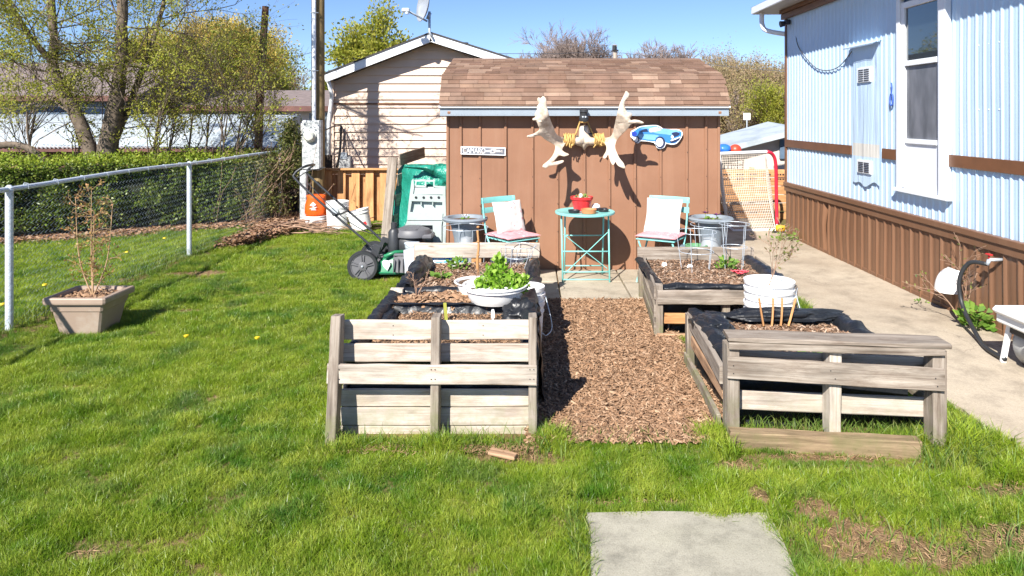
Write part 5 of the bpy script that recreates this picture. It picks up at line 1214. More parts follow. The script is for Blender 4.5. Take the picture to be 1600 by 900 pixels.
rod(tb,(-.2,.12,.45),(.2,.12,.45),.007,'rail');rod(tb,(-.2,.18,.12),(.2,.18,.12),.007,'rail')
MT['redpot']=M_plain('red_plastic_pot',(.62,.035,.04),rough=.35,var=.05,bump=.03)
MT['terracotta']=M_plain('terracotta',(.58,.22,.09),rough=.7,var=.08,bump=.1)
MT['gravel']=M_plain('pebbles',(.45,.38,.30),rough=.8,var=.5,scale=40,bump=.6)
rp=T('red_flowerpot','red plastic flowerpot with small succulents on the aqua table','flowerpot',(W(909,322,7.08).x,7.08,.722))
mb=MB();mb.lathe([(0,.003),(.082,0),(.107,.115),(.117,.115),(.119,.142),(.108,.142),(.10,.12),(0,.118)],(0,0,0),30);mb.build('pot',MT['redpot'],rp,smooth=True,auto=35,rel=True)
mb=MB();mb.lathe([(0,.13),(.10,.132)],(0,0,0),20);mb.build('gravel',MT['gravel'],rp,rel=True)
MT['succulent']=M_leaf('succulent',[(.12,.25,.05),(.25,.38,.08),(.40,.22,.10),(.08,.18,.05)],.2)
mb=MB()
for k in range(34):
    a=random.uniform(0,6.28);r=random.uniform(0,.085);x,y=r*math.cos(a),r*math.sin(a);h=random.uniform(.02,.05)
    mb.lathe([(0,0),(.008,.3*h),(.009,.7*h),(0,h)],(x,y,.125),6,M=Matrix.Rotation(random.uniform(-.6,.6),3,'X'))
mb.build('succulents',MT['succulent'],rp,rel=True)
mb=MB();mb.lathe([(0,0),(.018,.01),(.02,.03),(.012,.045),(0,.048)],(-.012,-.04,.13),12);mb.build('white_stone',MT['white_plastic'],rp,rel=True)
td=tub('terracotta_dish','small round terracotta dish in front of the red pot','dish',0,0,0,0) if False else None
def dish_(name,label,px,Y,r,h,mat,cat='dish'):
    x=(px-PX0)/FPX*Y;mb=MB();mb.lathe([(0,.001),(r*.88,0),(r,h),(r*.93,h),(r*.85,h*.3),(0,h*.3)],(x,Y,.7235),28);o=mb.build(name,mat,smooth=True,auto=35);tag(o,label,cat);return o
dish_('terracotta_dish','small round terracotta dish in front of the red pot',920,6.86,.080,.042,MT['terracotta'])
dish_('ashtray','black round ashtray left of the terracotta dish on the aqua table',897,6.90,.062,.026,MT['metal_dark'],'ashtray')
dish_('ashtray','flat black dish at the right rim of the aqua table',943,6.98,.055,.022,MT['metal_dark'],'ashtray')
mb=MB();mb.box(Vector((W(938,0,7.05).x,7.05,.737)),(.15,.06,.026),Matrix.Rotation(.25,3,'Z'),bev=.01);o=mb.build('glove',MT['metal_dark']);tag(o,'crumpled black glove behind the flat dish on the table','glove')
mb=MB();mb.lathe([(0,0),(.028,.004),(.034,.03),(.03,.05),(.015,.064),(0,.066)],(W(931,0,7.1).x,7.1,.7235),16,wob=.3,sx=1.3);o=mb.build('white_shell',MT['white_plastic'],smooth=True);tag(o,'small white shell ornament beside the red pot','ornament')
# chairs (local frame: front = -Y)
def make_chair(label,loc,rz):
    t=T('bistro_chair',label,'chair',loc,rz,'aqua folding bistro chairs')
    for s in(-1,1):
        x=s*.195
        rod(t,(x,-.20,0),(x,.19,.455),.009,'front_leg') if False else None
        mb=MB();mb.tube(spline([(x,-.21,.0),(x,-.02,.24),(x,.155,.46),(x,.215,.66),(x,.245,.85)],4),.0095,8);mb.build('back_frame',MT['aqua'],t,smooth=True,rel=True)
        x2=s*.175;mb=MB();mb.tube([(x2,.23,0),(x2,-.03,.25),(x2,-.19,.44)],.009,8);mb.build('leg',MT['aqua'],t,smooth=True,rel=True)
    for y,z in((-.15,.075),(.17,.06)): rod(t,(-.18,y,z),(.18,y,z),.007,'rail')
    for k in range(6):
        y=-.185+.062*k;mb=MB();mb.box((0,y,.462),(.40,.044,.010),bev=.003);mb.build('seat_slat',MT['aqua'],t,rel=True)
    for z,h,y in((.825,.058,.232),(.725,.055,.218)):
        mb=MB();mb.grid(lambda u,v:(-.215+.43*u,y+.018*math.sin(u*3.14)+(.0 if v<.5 else .009),z-h/2+h*(v*2 if v<=.5 else 2-v*2)),14,4);mb.build('back_slat',MT['aqua'],t,smooth=True,auto=40,rel=True)
    return t
def cushion_mesh(wd,dp,th,pinch,seed):
    mb=MB()
    def f(s):
        def g(u,v):
            a=(u-.5)*2;b_=(v-.5)*2;e=(1-abs(a)**3.2)*(1-abs(b_)**3.2);e=max(0,e)**.45
            pi_=1-.05*(1-abs(a))*abs(b_)**2*1.2
            pj_=1-.05*(1-abs(b_))*abs(a)**2*1.2
            z=s*(th/2*e-pinch*sum(math.exp(-((a-p)**2+(b_-q)**2)/.018) for p in(-.45,0,.45) for q in(-.45,0,.45))*(1 if s>0 else .5))+.006*mnoise.noise(Vector((a*2,b_*2,seed+s)))
            return (a*wd/2*pj_,b_*dp/2*pi_,z)
        return g
    mb.grid(f(1),26,26);mb.grid(f(-1),26,26);return mb
def M_cush(name,c1,c2,scale):
    n=NT(name);p=n.coord('Object');v=n.n('ShaderNodeTexVoronoi');n.l(p,v.inputs['Vector']);v.inputs['Scale'].default_value=scale
    f=n.ramp(v.outputs['Distance'],[(.18,(1,1,1)),(.30,(0,0,0))]);m=n.ramp(n.noise(p,9,3,.6),[(.42,(0,0,0)),(.6,(1,1,1))])
    n.col(n.mix(n.mathn('MULTIPLY',f,m),c1,c2));n.set(Roughness=.9,Specular_IOR_Level=.1);n.bump(n.noise(p,300,2,.5),.2,.001);return n.m
MT['pinkcheck']=M_cush('pink_gingham_cushion',(.66,.30,.32),(.78,.62,.62),45)
MT['floral']=M_cush('pale_floral_cushion',(.66,.62,.59),(.55,.24,.26),16)
MT['whitecush']=M_cush('white_cushion',(.70,.69,.67),(.66,.56,.55),22)
chL=make_chair('aqua bistro chair at the left of the table, turned towards it',(W(800,0,6.95).x,6.92,.006),R(38))
chR=make_chair('aqua bistro chair at the right of the table, turned towards it',(W(1033,0,6.95).x,6.92,.006),R(-30))
def place(name,label,ch,local,rot,mb,mat,cat='cushion',grp=None):
    o=mb.build(name,mat,None,smooth=True,norm=True);Mw=Matrix.Translation(ch.location)@Matrix.Rotation(ch.rotation_euler.z,4,'Z')@Matrix.Translation(local)@rot
    o.location=Mw.to_translation();o.rotation_euler=Mw.to_euler();tag(o,label,cat);return o
RX=lambda d:Matrix.Rotation(R(d),4,'X')
place('seat_cushion','pink checked seat cushion on the left aqua chair',chL,(0,-.01,.492),Matrix.Identity(4),cushion_mesh(.42,.41,.055,.012,1),MT['pinkcheck'])
place('seat_cushion','pink checked seat cushion on the right aqua chair',chR,(0,-.01,.492),Matrix.Identity(4),cushion_mesh(.42,.41,.055,.012,2),MT['pinkcheck'])
place('pillow','pale pillow with a faint red pattern leaning on the left aqua chair back',chL,(.03,.09,.655),RX(72),cushion_mesh(.36,.34,.09,.008,3),MT['floral'],'pillow')
place('pillow','plain white pillow leaning on the right aqua chair back',chR,(-.02,.10,.665),RX(72),cushion_mesh(.38,.36,.09,.004,4),MT['whitecush'],'pillow')
# ================================================================ URNS
MT['urn']=M_plain('blue_grey_resin',(.19,.225,.26),rough=.6,var=.12,scale=8,bump=.1,grime=(.26,.28,.29))
MT['urnlight']=M_plain('pale_grey_resin',(.30,.325,.345),rough=.6,var=.1,scale=8,bump=.1)
def urn(label,x,y,zr,dome=True):
    t=T('urn_planter',label,'planter',(x,y,0),0,'grey birdbath-shaped urn planters')
    mb=MB();mb.lathe([(0,.0),(.12,0),(.13,.03),(.105,.06),(.095,.16),(.115,zr-.22),(.15,zr-.08),(.165,zr-.05),(.225,zr-.035),(.235,zr-.012),(.225,zr),(.18,zr+.002),(.165,zr-.02),(.15,zr-.045),(0,zr-.05)],(0,0,0),36);mb.build('urn',MT['urn'],t,smooth=True,auto=45,rel=True)
    mb=MB();mb.lathe([(0,zr-.035),(.165,zr-.03)],(0,0,0),20);mb.build('soil',MT['soil'],t,rel=True)
    return t
u1=urn('grey urn planter with a single white flower between tarp and left chair',W(727,0,7.05).x,7.05,.655)
u2=urn('grey urn planter with dark pansies to the right of the right chair',W(1110,0,7.05).x,7.05,.655)
def dome(label,x,y,r,h,mat):
    mb=MB();mb.lathe([(r,0),(r*1.02,.01),(r*.97,h*.4),(r*.85,h*.75),(r*.5,h*.97),(0,h)],(x,y,0),26);o=mb.build('upturned_pot',mat,smooth=True,auto=50);tag(o,label,'pot');return o
dome('pale grey upturned pot in front of the left urn',W(729,0,6.75).x,6.75,.105,.51,MT['urnlight']);dome('pale grey upturned pot in front of the right urn',W(1109,0,6.78).x,6.78,.125,.50,MT['urnlight'])
def flower(parent,c,r,mat,k=5):
    mb=MB()
    for i in range(k):
        a=i*6.2832/k+.3;c2=Vector(c);d=Vector((math.cos(a),math.sin(a)*.6,.35));s=Vector((-math.sin(a),math.cos(a),0))
        mb.add([c2,c2+d*r*.6+s*r*.4,c2+d*r*1.1+Vector((0,0,.004)),c2+d*r*.6-s*r*.4],[(0,1,2,3)])
    return mb.build('flower',mat,parent)
MT['petal_white']=M_plain('white_petal',(.8,.78,.72),rough=.8,bump=0);MT['petal_purple']=M_plain('purple_petal',(.10,.015,.10),rough=.8,bump=0);MT['petal_pink']=M_plain('pink_petal',(.75,.10,.13),rough=.8,bump=0)
def sprig(parent,c,n_,sp,h,name='leaves',lw=.03,mat='succulent'):
    mb=MB();c=Vector(c)
    for i in range(n_):
        a=random.uniform(0,6.28);r=sp*random.random();b_=c+Vector((math.cos(a)*r,math.sin(a)*r,random.uniform(0,h)));d=Vector((math.cos(a),math.sin(a),random.uniform(.1,.9))).normalized();s=d.orthogonal().normalized();L=lw*random.uniform(.7,1.4)
        mb.add([b_,b_+d*L*.5+s*L*.3,b_+d*L,b_+d*L*.5-s*L*.3],[(0,1,2,3)])
    return mb.build(name,MT[mat],parent,norm=False)
MT['leafgreen']=M_leaf('garden_leaf',[(.10,.22,.03),(.18,.32,.05),(.26,.40,.07),(.14,.26,.04)],.45)
x,y=u1.location.x,u1.location.y
sprig(u1,(x,y-.05,.63),14,.05,.02,mat='leafgreen');flower(u1,(x-.0,y-.06,.675),.035,MT['petal_white'])
x,y=u2.location.x,u2.location.y
sprig(u2,(x,y-.05,.63),26,.08,.03,mat='leafgreen');flower(u2,(x-.06,y-.03,.70),.04,MT['petal_purple']);flower(u2,(x+.05,y-.05,.68),.045,MT['petal_purple']);mb=MB();mb.tube([(x-.06,y-.03,.64),(x-.06,y-.03,.70)],.003,4);mb.tube([(x+.05,y-.05,.63),(x+.05,y-.05,.68)],.003,4);mb.build('stem',MT['leafgreen'],u2)
# green pot, folded black crate by right chair
x=W(1092,0,6.7).x;mb=MB();mb.lathe([(0,0),(.07,0),(.10,.50),(.108,.50),(.108,.53),(.09,.53),(.085,.45),(0,.45)],(x-.02,6.72,-.1),24);o=mb.build('green_pot',M_plain('sage_plastic',(.12,.30,.14),rough=.5,bump=0),smooth=True,auto=40);tag(o,'sage green plastic pot between the right chair and the grey urn','pot')
ct=T('folded_crates','stack of dark folded trays beside the right aqua chair','trays',(W(1071,0,6.78).x,6.78,0))
for k in range(6):
    mb=MB();mb.box((W(1071,0,6.78).x+.006*k,6.8,.05+k*.066),(.15,.18,.05),Matrix.Rotation(.06*k-.1,3,'Z'),bev=.008);mb.build('tray',[MT['mower_black'],MT['blue_grey'],MT['terracotta'],MT['mower_grey']][k%4 if k in(3,5) else 0],ct)
# bags behind the rear left bed
bb_=T('compost_bag','shiny blue compost bag lying behind the pallet bed back board','bag',(-.6,6.55,.3))
mb=MB();mb.lathe([(0,-.21),(.06,-.20),(.085,-.1),(.085,.1),(.06,.2),(0,.21)],(W(697,0,6.33).x,6.33,.365),18,M=Matrix.Rotation(R(90),3,'Y'),sx=.55,wob=.25)
n=NT('blue_bag_print');p=n.coord('World');n.col(n.ramp(n.noise(n.scaled(p,(14,14,30)),1,2,.5,1),[(.45,(.03,.30,.72)),(.52,(.10,.45,.85)),(.56,(.7,.8,.85))]));n.set(Roughness=.25);mb.build('bag',n.m,bb_,smooth=True)
mb=MB();mb.lathe([(0,0),(.14,0),(.15,.36),(.0,.37)],(W(676,0,6.9).x-.12,6.86,0.0),20,wob=.3);o=mb.build('clear_bag',M_plain('clear_bag',(.55,.58,.62),rough=.25,bump=.6,bscale=12),smooth=True);tag(o,'cloudy see-through plastic bag squeezed between mower and bed board','bag')
mb=MB();mb.lathe([(0,0),(.11,0),(.12,.1),(.06,.14),(0,.14)],(W(790,0,6.45).x,6.45,.25),18,wob=.3,sx=1.3);o=mb.build('white_bundle',MT['white_plastic'],smooth=True);tag(o,'white plastic bundle behind the board under the left chair','bag')
# ================================================================ WALL DECOR
YWALL=7.414
MT['bone']=M_plain('bleached_antler',(.60,.50,.40),rough=.7,var=.28,scale=12,bump=.9,bscale=34,grime=(.33,.22,.14))
MT['rope']=M_plain('yellow_rope',(.52,.33,.11),rough=.8,var=.25,scale=60,bump=.5)
an=T('moose_antlers','big bleached moose antlers with a skull plate tied up by yellow rope on the shed','antlers',(.6,YWALL,1.4))
def C5(x,y): return (820+x/5.623,130+y/5.623)
LA=[(112,150),(120,128),(142,134),(158,118),(176,126),(187,150),(188,190),(205,260),(225,330),(250,390),(270,440),(300,468),(350,488),(352,530),(325,580),(345,606),(385,626),(345,640),(300,632),(265,670),(238,698),(290,688),(335,680),(336,692),(290,712),(215,726),(185,745),(160,737),(165,718),(210,680),(245,640),(266,590),(268,548),(230,520),(180,492),(145,462),(110,458),(60,475),(25,472),(28,462),(80,445),(130,410),(120,372),(102,332),(75,325),(72,312),(94,300),(90,270),(108,240),(110,205),(126,180)]
RA=[(875,100),(890,72),(915,95),(908,122),(885,150),(872,190),(886,240),(905,262),(930,265),(938,285),(922,305),(930,328),(960,323),(1000,328),(1040,345),(1030,355),(985,350),(935,356),(900,400),(860,440),(820,480),(797,520),(790,560),(805,610),(830,660),(862,700),(880,740),(868,748),(820,722),(797,687),(790,690),(780,712),(765,708),(745,662),(733,622),(710,655),(692,656),(695,635),(715,600),(720,560),(705,530),(685,508),(690,486),(740,478),(770,450),(790,380),(805,310),(820,250),(835,190),(852,150)]
def antler(poly,side):
    P=smooth_loop([C5(*p) for p in poly],3)
    # depth of each point in front of the wall, larger towards tines
    bx,by=C5(350,508) if side<0 else C5(690,500)
    def depth(px,py):
        d=math.hypot(px-bx,py-by);return .10+.40*min(1,d/48)**.9+(.0)
    cv=bpy.data.curves.new('tmp','CURVE');cv.dimensions='2D';cv.fill_mode='BOTH';cv.extrude=.004;cv.bevel_depth=.012;cv.bevel_resolution=2;cv.offset=-.008
    s=cv.splines.new('POLY');s.points.add(len(P)-1);k=143.6
    for i,(x,y) in enumerate(P): s.points[i].co=((x-PX0)/k,-(y-PY0)/k,0,1)
    s.use_cyclic_u=True
    tmp=bpy.data.objects.new('tmp',cv);COL.objects.link(tmp);dg=bpy.context.evaluated_depsgraph_get();me=bpy.data.meshes.new_from_object(tmp.evaluated_get(dg));bpy.data.objects.remove(tmp)
    bm=bmesh.new();bm.from_mesh(me);bmesh.ops.remove_doubles(bm,verts=bm.verts,dist=.0004);bmesh.ops.triangulate(bm,faces=bm.faces)
    bmesh.ops.subdivide_edges(bm,edges=[e for e in bm.edges if e.calc_length()>.06],cuts=1);bmesh.ops.triangulate(bm,faces=bm.faces)
    bmesh.ops.subdivide_edges(bm,edges=[e for e in bm.edges if e.calc_length()>.05],cuts=1);bmesh.ops.triangulate(bm,faces=bm.faces)
    edge=[Vector(((x-PX0)/k,-(y-PY0)/k)) for x,y in P]
    for v in bm.verts:
        x,y,t=v.co;px=PX0+x*k;py=PY0-y*k;dd=depth(px,py);Y=YWALL-dd
        q=min((Vector((x,y))-e).length for e in edge);th=t+(1 if t>0 else -1)*min(.02,q*.45)
        th+=.004*mnoise.noise(Vector((x*30,y*30,0)))
        v.co=Vector(((px-PX0)/FPX*Y,Y-th,CAMH-(py-PY0)/FPX*Y))-an.location
    bmesh.ops.recalc_face_normals(bm,faces=bm.faces);bm.to_mesh(me);bm.free();me.polygons.foreach_set('use_smooth',[True]*len(me.polygons))
    me.materials.clear();me.materials.append(MT['bone']);me.name='antler';o=bpy.data.objects.new('antler',me);COL.objects.link(o);o.parent=an
antler(LA,-1);antler(RA,1)
mb=MB()
for side in(-1,1):
    a=W(*C5(330 if side<0 else 710,508),YWALL-.10);b_=W(*C5(520,500),YWALL-.10);mb.tube([a,a.lerp(b_,.5)+Vector((0,0,-.008)),b_],[.032,.036,.05],12)
mb.build('pedicle',MT['bone'],an,smooth=True)
# skull plate
mb=MB()
prof=[(480,385),(500,372),(550,372),(565,400),(578,440),(600,480),(612,520),(600,548),(570,548),(545,560),(522,590),(505,566),(480,552),(455,548),(450,520),(468,480),(472,430)]
P=smooth_loop([C5(*p) for p in prof],2);cx_,cy_=C5(525,470)
rings=[]
for s,dp in((1,.03),(.92,.085),(.7,.125),(.35,.14)): rings.append([W(cx_+(x-cx_)*s,cy_+(y-cy_)*s,YWALL-dp) for x,y in P])
V=[p for r in rings for p in r]+[W(cx_,cy_,YWALL-.145)];m=len(P)
F=[(r*m+i,r*m+(i+1)%m,(r+1)*m+(i+1)%m,(r+1)*m+i) for r in range(3) for i in range(m)]+[(3*m+i,3*m+(i+1)%m,4*m) for i in range(m)]
mb.add(V,F);mb.build('skull_plate',MT['bone'],an,smooth=True)
mb=MB();mb.lathe([(0,0),(.016,0),(.02,.012),(0,.02)],W(*C5(577,452),YWALL-.115),12,M=Matrix.Rotation(R(90),3,'X'));mb.lathe([(0,0),(.012,0),(.014,.01),(0,.016)],W(*C5(462,470),YWALL-.10),12,M=Matrix.Rotation(R(90),3,'X'));mb.build('eye_socket',MT['metal_dark'],an)
for side,(xa,xb) in((-1,(345,430)),(1,(615,692))):
    mb=MB()
    for k in range(7):
        x=xa+(xb-xa)*k/6;c_=W(*C5(x,497),YWALL-.10);mb.tube([c_+Vector((random.uniform(-.006,.006),.055*math.cos(t),(.06+random.uniform(-.008,.012))*math.sin(t))) for t in [i*6.2832/12 for i in range(12)]],.0085,6,closed=True)
    for k in range(5):
        x=random.uniform(xa,xb);c_=W(*C5(x,random.uniform(480,540)),YWALL-.16);mb.tube([c_,c_+Vector((random.uniform(-.03,.03),-.01,-random.uniform(.02,.05)))],.007,5)
    mb.build('rope_coil',MT['rope'],an,smooth=True)
mb=MB();top=C5(515,335)
for side,(x,y) in((-1,(435,480)),(1,(612,480))):
    mb.tube([W(*C5(485 if side<0 else 550,338),YWALL-.08),W(*C5(x,y),YWALL-.12)],.008,6)
mb.tube([W(*C5(480,338),YWALL-.09),W(*C5(520,345),YWALL-.10),W(*C5(556,338),YWALL-.09)],.009,6);mb.build('hanging_rope',MT['rope'],an,smooth=True)
lt=T('wall_lantern','black carriage lantern on the shed wall above the antler skull','lantern',tuple(W(*C5(520,290),YWALL)))
mb=MB();a=W(*C5(518,228),YWALL-.24);b_=W(*C5(518,338),YWALL-.24);H=a.z-b_.z
mb.box((a.x,YWALL-.21,(a.z+b_.z)/2+.02),(.08,.05,H*.95),bev=.01);mb.tube([(a.x,YWALL-.2,b_.z+.03),(a.x,YWALL,b_.z+.05)],.012,6);mb.lathe([(.042,0),(.05,.02),(.05,H*.35),(.03,H*.5),(.035,H*.72),(.045,H*.76),(.045,H*.95),(0,H*1.0)],(a.x,YWALL-.25,b_.z),16);mb.build('housing',MT['mower_black'],lt,smooth=True,auto=35)
mb=MB()
for dx in(-.014,.014): mb.lathe([(0,0),(.009,0),(.009,.006),(0,.008)],(a.x+dx,YWALL-.298,b_.z+H*.38),10,M=Matrix.Rotation(R(90),3,'X'))
mb.build('rivet',MT['galv'],lt)
# name sign
def text_mesh(body,size,parent,loc,mat,name='lettering',shear=0,spx=1.0,ext=.0015):
    c=bpy.data.curves.new('t','FONT');c.body=body;c.size=size;c.extrude=ext;c.shear=shear;c.align_x='LEFT';tmp=bpy.data.objects.new('t',c);COL.objects.link(tmp)
    me=bpy.data.meshes.new_from_object(tmp.evaluated_get(bpy.context.evaluated_depsgraph_get()));bpy.data.objects.remove(tmp)
    me.transform(Matrix.Diagonal((spx,1,1,1)));me.transform(Matrix.Rotation(R(90),4,'X'));me.materials.clear();me.materials.append(mat);me.name=name
    o=bpy.data.objects.new(name,me);COL.objects.link(o);o.parent=parent;o.location=Vector(loc)-parent.location;return o
YS=YWALL-.022
sg=T('name_sign','long narrow street-style sign reading CAMARO on the shed wall','sign',tuple(W(755,236,YS)))
A=W(720,236,YS);Bq=W(790,236,YS);top_=W(720,228.6,YS).z;bot=W(720,241,YS).z;sl=-.014
mb=MB();mb.prism([(A.x,bot),(Bq.x,bot+sl),(Bq.x,top_+sl),(A.x,top_)],lambda x,y,d:(x,YS-(.004 if d==0 else -.004),y),1);mb.build('plate',MT['white_paint'],sg)
mb=MB();e=.010;mb.prism([(A.x+.008,bot+e),(Bq.x-.01,bot+sl+e),(Bq.x-.01,top_+sl-e),(A.x+.008,top_-e)],lambda x,y,d:(x,YS-(.0065 if d==0 else .002),y),1)
MT['signgrey']=M_plain('sign_grey',(.13,.14,.17),rough=.5,var=.15,scale=20,bump=0,grime=(.45,.33,.24));mb.build('field',MT['signgrey'],sg)
hgt=(top_-bot)
o=text_mesh('CAMARO',hgt*.98,sg,(A.x+.022,YS-.0085,bot+.014),MT['white_paint'],spx=.69);o.rotation_euler=(0,R(1.4),0)
mb=MB();zc=(top_+bot)/2+sl*.66;xc=A.x+.345
mb.prism([(-.075,-.008),(-.075,.010),(-.022,.010),(-.022,.022),(.024,.022),(.024,.010),(.072,.010),(.078,-.008),(.024,-.008),(.024,-.022),(-.022,-.022),(-.022,-.008)],lambda x,y,d:(xc+x+y*.25,YS-(.0085 if d==0 else .006),zc+y),1);mb.build('emblem',MT['white_paint'],sg)
mb=MB();mb.box((xc,YS-.0092,zc),(.03,.002,.022));mb.build('emblem_centre',MT['signgrey'],sg)
o=text_mesh('AVE',hgt*.42,sg,(Bq.x-.085,YS-.0085,zc-.014),MT['bagprint'],spx=.85)
# car cut-out
cs=T('car_cutout_sign','flat cut-out sign of a blue muscle car with white outline on the shed','sign',tuple(W(*C5(1160,470),YS)))
MT['signblue']=M_plain('print_blue',(.04,.20,.52),rough=.3,var=.04,bump=0);MT['signblue2']=M_plain('print_light_blue',(.17,.40,.70),rough=.3,bump=0);MT['signdark']=M_plain('print_dark',(.02,.03,.08),rough=.3,bump=0);MT['signdeep']=M_plain('print_deep_blue',(.02,.05,.36),rough=.3,bump=0);MT['signgreyl']=M_plain('print_pale_grey',(.55,.62,.68),rough=.3,bump=0)
def layer(name,pts,lv,mat,k=2,sm=True,th=.0012):
    P=[C5(*p) for p in pts];P=smooth_loop(P,k) if sm else P;mb=MB();mb.prism(P,lambda x,y,d:W(x,y,YS-.004-.0015*lv+(0 if d==0 else th)),1);return mb.build(name,MT[mat],cs)
layer('backing',[(928,440),(935,420),(965,405),(1010,380),(1080,370),(1160,368),(1200,388),(1235,405),(1330,403),(1376,418),(1387,452),(1362,500),(1330,533),(1285,540),(1243,532),(1228,562),(1190,578),(1155,562),(1133,522),(1022,508),(1005,526),(972,524),(950,490),(928,470)],0,'white_paint',th=.008)
layer('body_print',[(940,438),(968,415),(1012,388),(1080,378),(1158,376),(1196,396),(1232,412),(1328,411),(1370,424),(1378,452),(1355,495),(1326,525),(1285,530),(1240,522),(1222,495),(1190,482),(1155,495),(1143,512),(1015,496),(990,470),(965,470),(945,468)],1,'signblue')
layer('hood_print',[(1130,425),(1205,398),(1325,415),(1362,428),(1300,455),(1240,450),(1150,440)],2,'signblue2');layer('side_print',[(1000,450),(1140,452),(1180,465),(1150,478),(1140,500),(1020,485)],2,'signblue2')
layer('roof_print',[(1015,398),(1075,383),(1150,382),(1175,398),(1110,402),(1060,400)],2,'signblue2');layer('windscreen_print',[(1092,402),(1150,385),(1172,390),(1200,412),(1110,432),(1095,425)],3,'signgreyl')
layer('window_print',[(1022,412),(1070,400),(1085,425),(1022,430)],3,'signdark',sm=False);layer('tail_print',[(940,430),(970,425),(985,440),(975,465),(945,462)],3,'signdeep')
layer('stripe_print',[(1290,438),(1330,428),(1362,440),(1345,460),(1310,470),(1300,455)],4,'signdark');layer('bumper_print',[(1278,505),(1340,485),(1362,480),(1350,502),(1290,525)],4,'signdark');layer('bumper_highlight',[(1285,498),(1350,474),(1362,468),(1360,478),(1290,508)],5,'white_paint')
def disc(name,x,y,rx,ry,lv,mat): layer(name,[(x+rx*math.cos(t),y+ry*math.sin(t)) for t in [i*6.2832/18 for i in range(18)]],lv,mat,sm=False)
disc('tyre_print',1190,520,44,52,4,'signdark');disc('rim_print',1184,520,32,38,5,'white_paint');disc('hub_print',1184,520,12,15,6,'signgreyl');disc('tyre_print',982,494,24,30,4,'signdark');disc('rim_print',979,494,16,22,5,'white_paint');disc('headlight_print',1296,472,12,14,5,'white_paint')
# ================================================================ VEGETATION
def grow(base,d,L,r,lv,maxlv,rnd,segs,tips,spread=.6,grav=.0,shrink=.72,kids=(2,4),wig=.18,nseg=4):
    p=Vector(base);d=Vector(d).normalized();pts=[(p.copy(),r)]
    for i in range(nseg):
        d=(d+Vector((rnd.gauss(0,wig),rnd.gauss(0,wig),rnd.gauss(0,wig)+grav))).normalized();p=p+d*L/nseg;rr=r*(1-.45*(i+1)/nseg);pts.append((p.copy(),rr))
        if lv>=maxlv-1: tips.append((p.copy(),d.copy()))
        if lv<maxlv and i>=(1 if lv>0 else 1):
            for k in range(rnd.randint(*kids) if i<nseg-1 else rnd.randint(2,3)):
                if lv==0 and i<nseg-1 and rnd.random()<.35: continue
                ax=d.orthogonal().normalized();ax.rotate(Matrix.Rotation(rnd.uniform(0,6.283),3,d));nd=(d+ax*rnd.uniform(spread*.6,spread*1.4)).normalized()
                grow(p,nd,L*shrink*rnd.uniform(.6,1.1),rr*.62,lv+1,maxlv,rnd,segs,tips,spread,grav,shrink,kids,wig,max(3,nseg-1))
    segs.append((lv,pts))
RMIN=.0015
def tubes_np(mb,segs,lv0,lv1,sides):
    for lv,pts in segs:
        if lv0<=lv<=lv1: mb.tube([p for p,_ in pts],[max(r,RMIN) for _,r in pts],sides if lv>0 else 10,cap=False)
def leafcloud(name,P,size,mat,parent=None,kind=None,fold=.3,asp=.5,D=None,up=.3):
    P=np.asarray(P,dtype=float);n=len(P);a=RNG.normal(0,1,(n,3));a[:,2]+=up
    if D is not None:a=a*.9+D*1.1
    d=a/np.linalg.norm(a,axis=1)[:,None];q=np.cross(d,RNG.normal(0,1,(n,3)));q/=np.linalg.norm(q,axis=1)[:,None];u=np.cross(q,d)
    L=(size*RNG.uniform(.6,1.4,n))[:,None]
    V=np.stack([P,P+d*L*.5+q*L*asp*.5+u*L*fold*.3,P+d*L,P+d*L*.5-q*L*asp*.5+u*L*fold*.3],1).reshape(-1,3);b=(np.arange(n)*4)[:,None]
    F=np.concatenate([b+np.array([[0,1,2]]),b+np.array([[0,2,3]])]);return npmesh(name,V,F,mat,parent,kind)
LF={}
LF['spring']=M_leaf('spring_leaf',[(.34,.38,.05),(.46,.46,.07),(.22,.28,.04),(.54,.50,.10),(.36,.36,.06)],.5)
LF['yellow']=M_leaf('yellow_catkins',[(.56,.42,.09),(.62,.50,.12),(.44,.40,.09),(.50,.36,.09)],.4)
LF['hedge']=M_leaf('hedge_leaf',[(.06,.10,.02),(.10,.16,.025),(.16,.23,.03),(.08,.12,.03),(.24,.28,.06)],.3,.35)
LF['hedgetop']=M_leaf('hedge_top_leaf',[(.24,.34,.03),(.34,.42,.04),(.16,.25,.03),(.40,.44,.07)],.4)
LF['vine']=M_leaf('vine_leaf',[(.12,.15,.03),(.20,.22,.05),(.26,.22,.10),(.08,.11,.03)],.3)
LF['bushy']=M_leaf('fresh_plant_leaf',[(.20,.40,.03),(.30,.50,.05),(.14,.30,.03),(.38,.55,.10)],.45,.4)
MT['bare']=M_plain('bare_twigs',(.22,.17,.15),rough=.9,var=.2,bump=0)
MT['bare2']=M_plain('bare_twigs_brown',(.26,.19,.12),rough=.9,var=.2,bump=0)
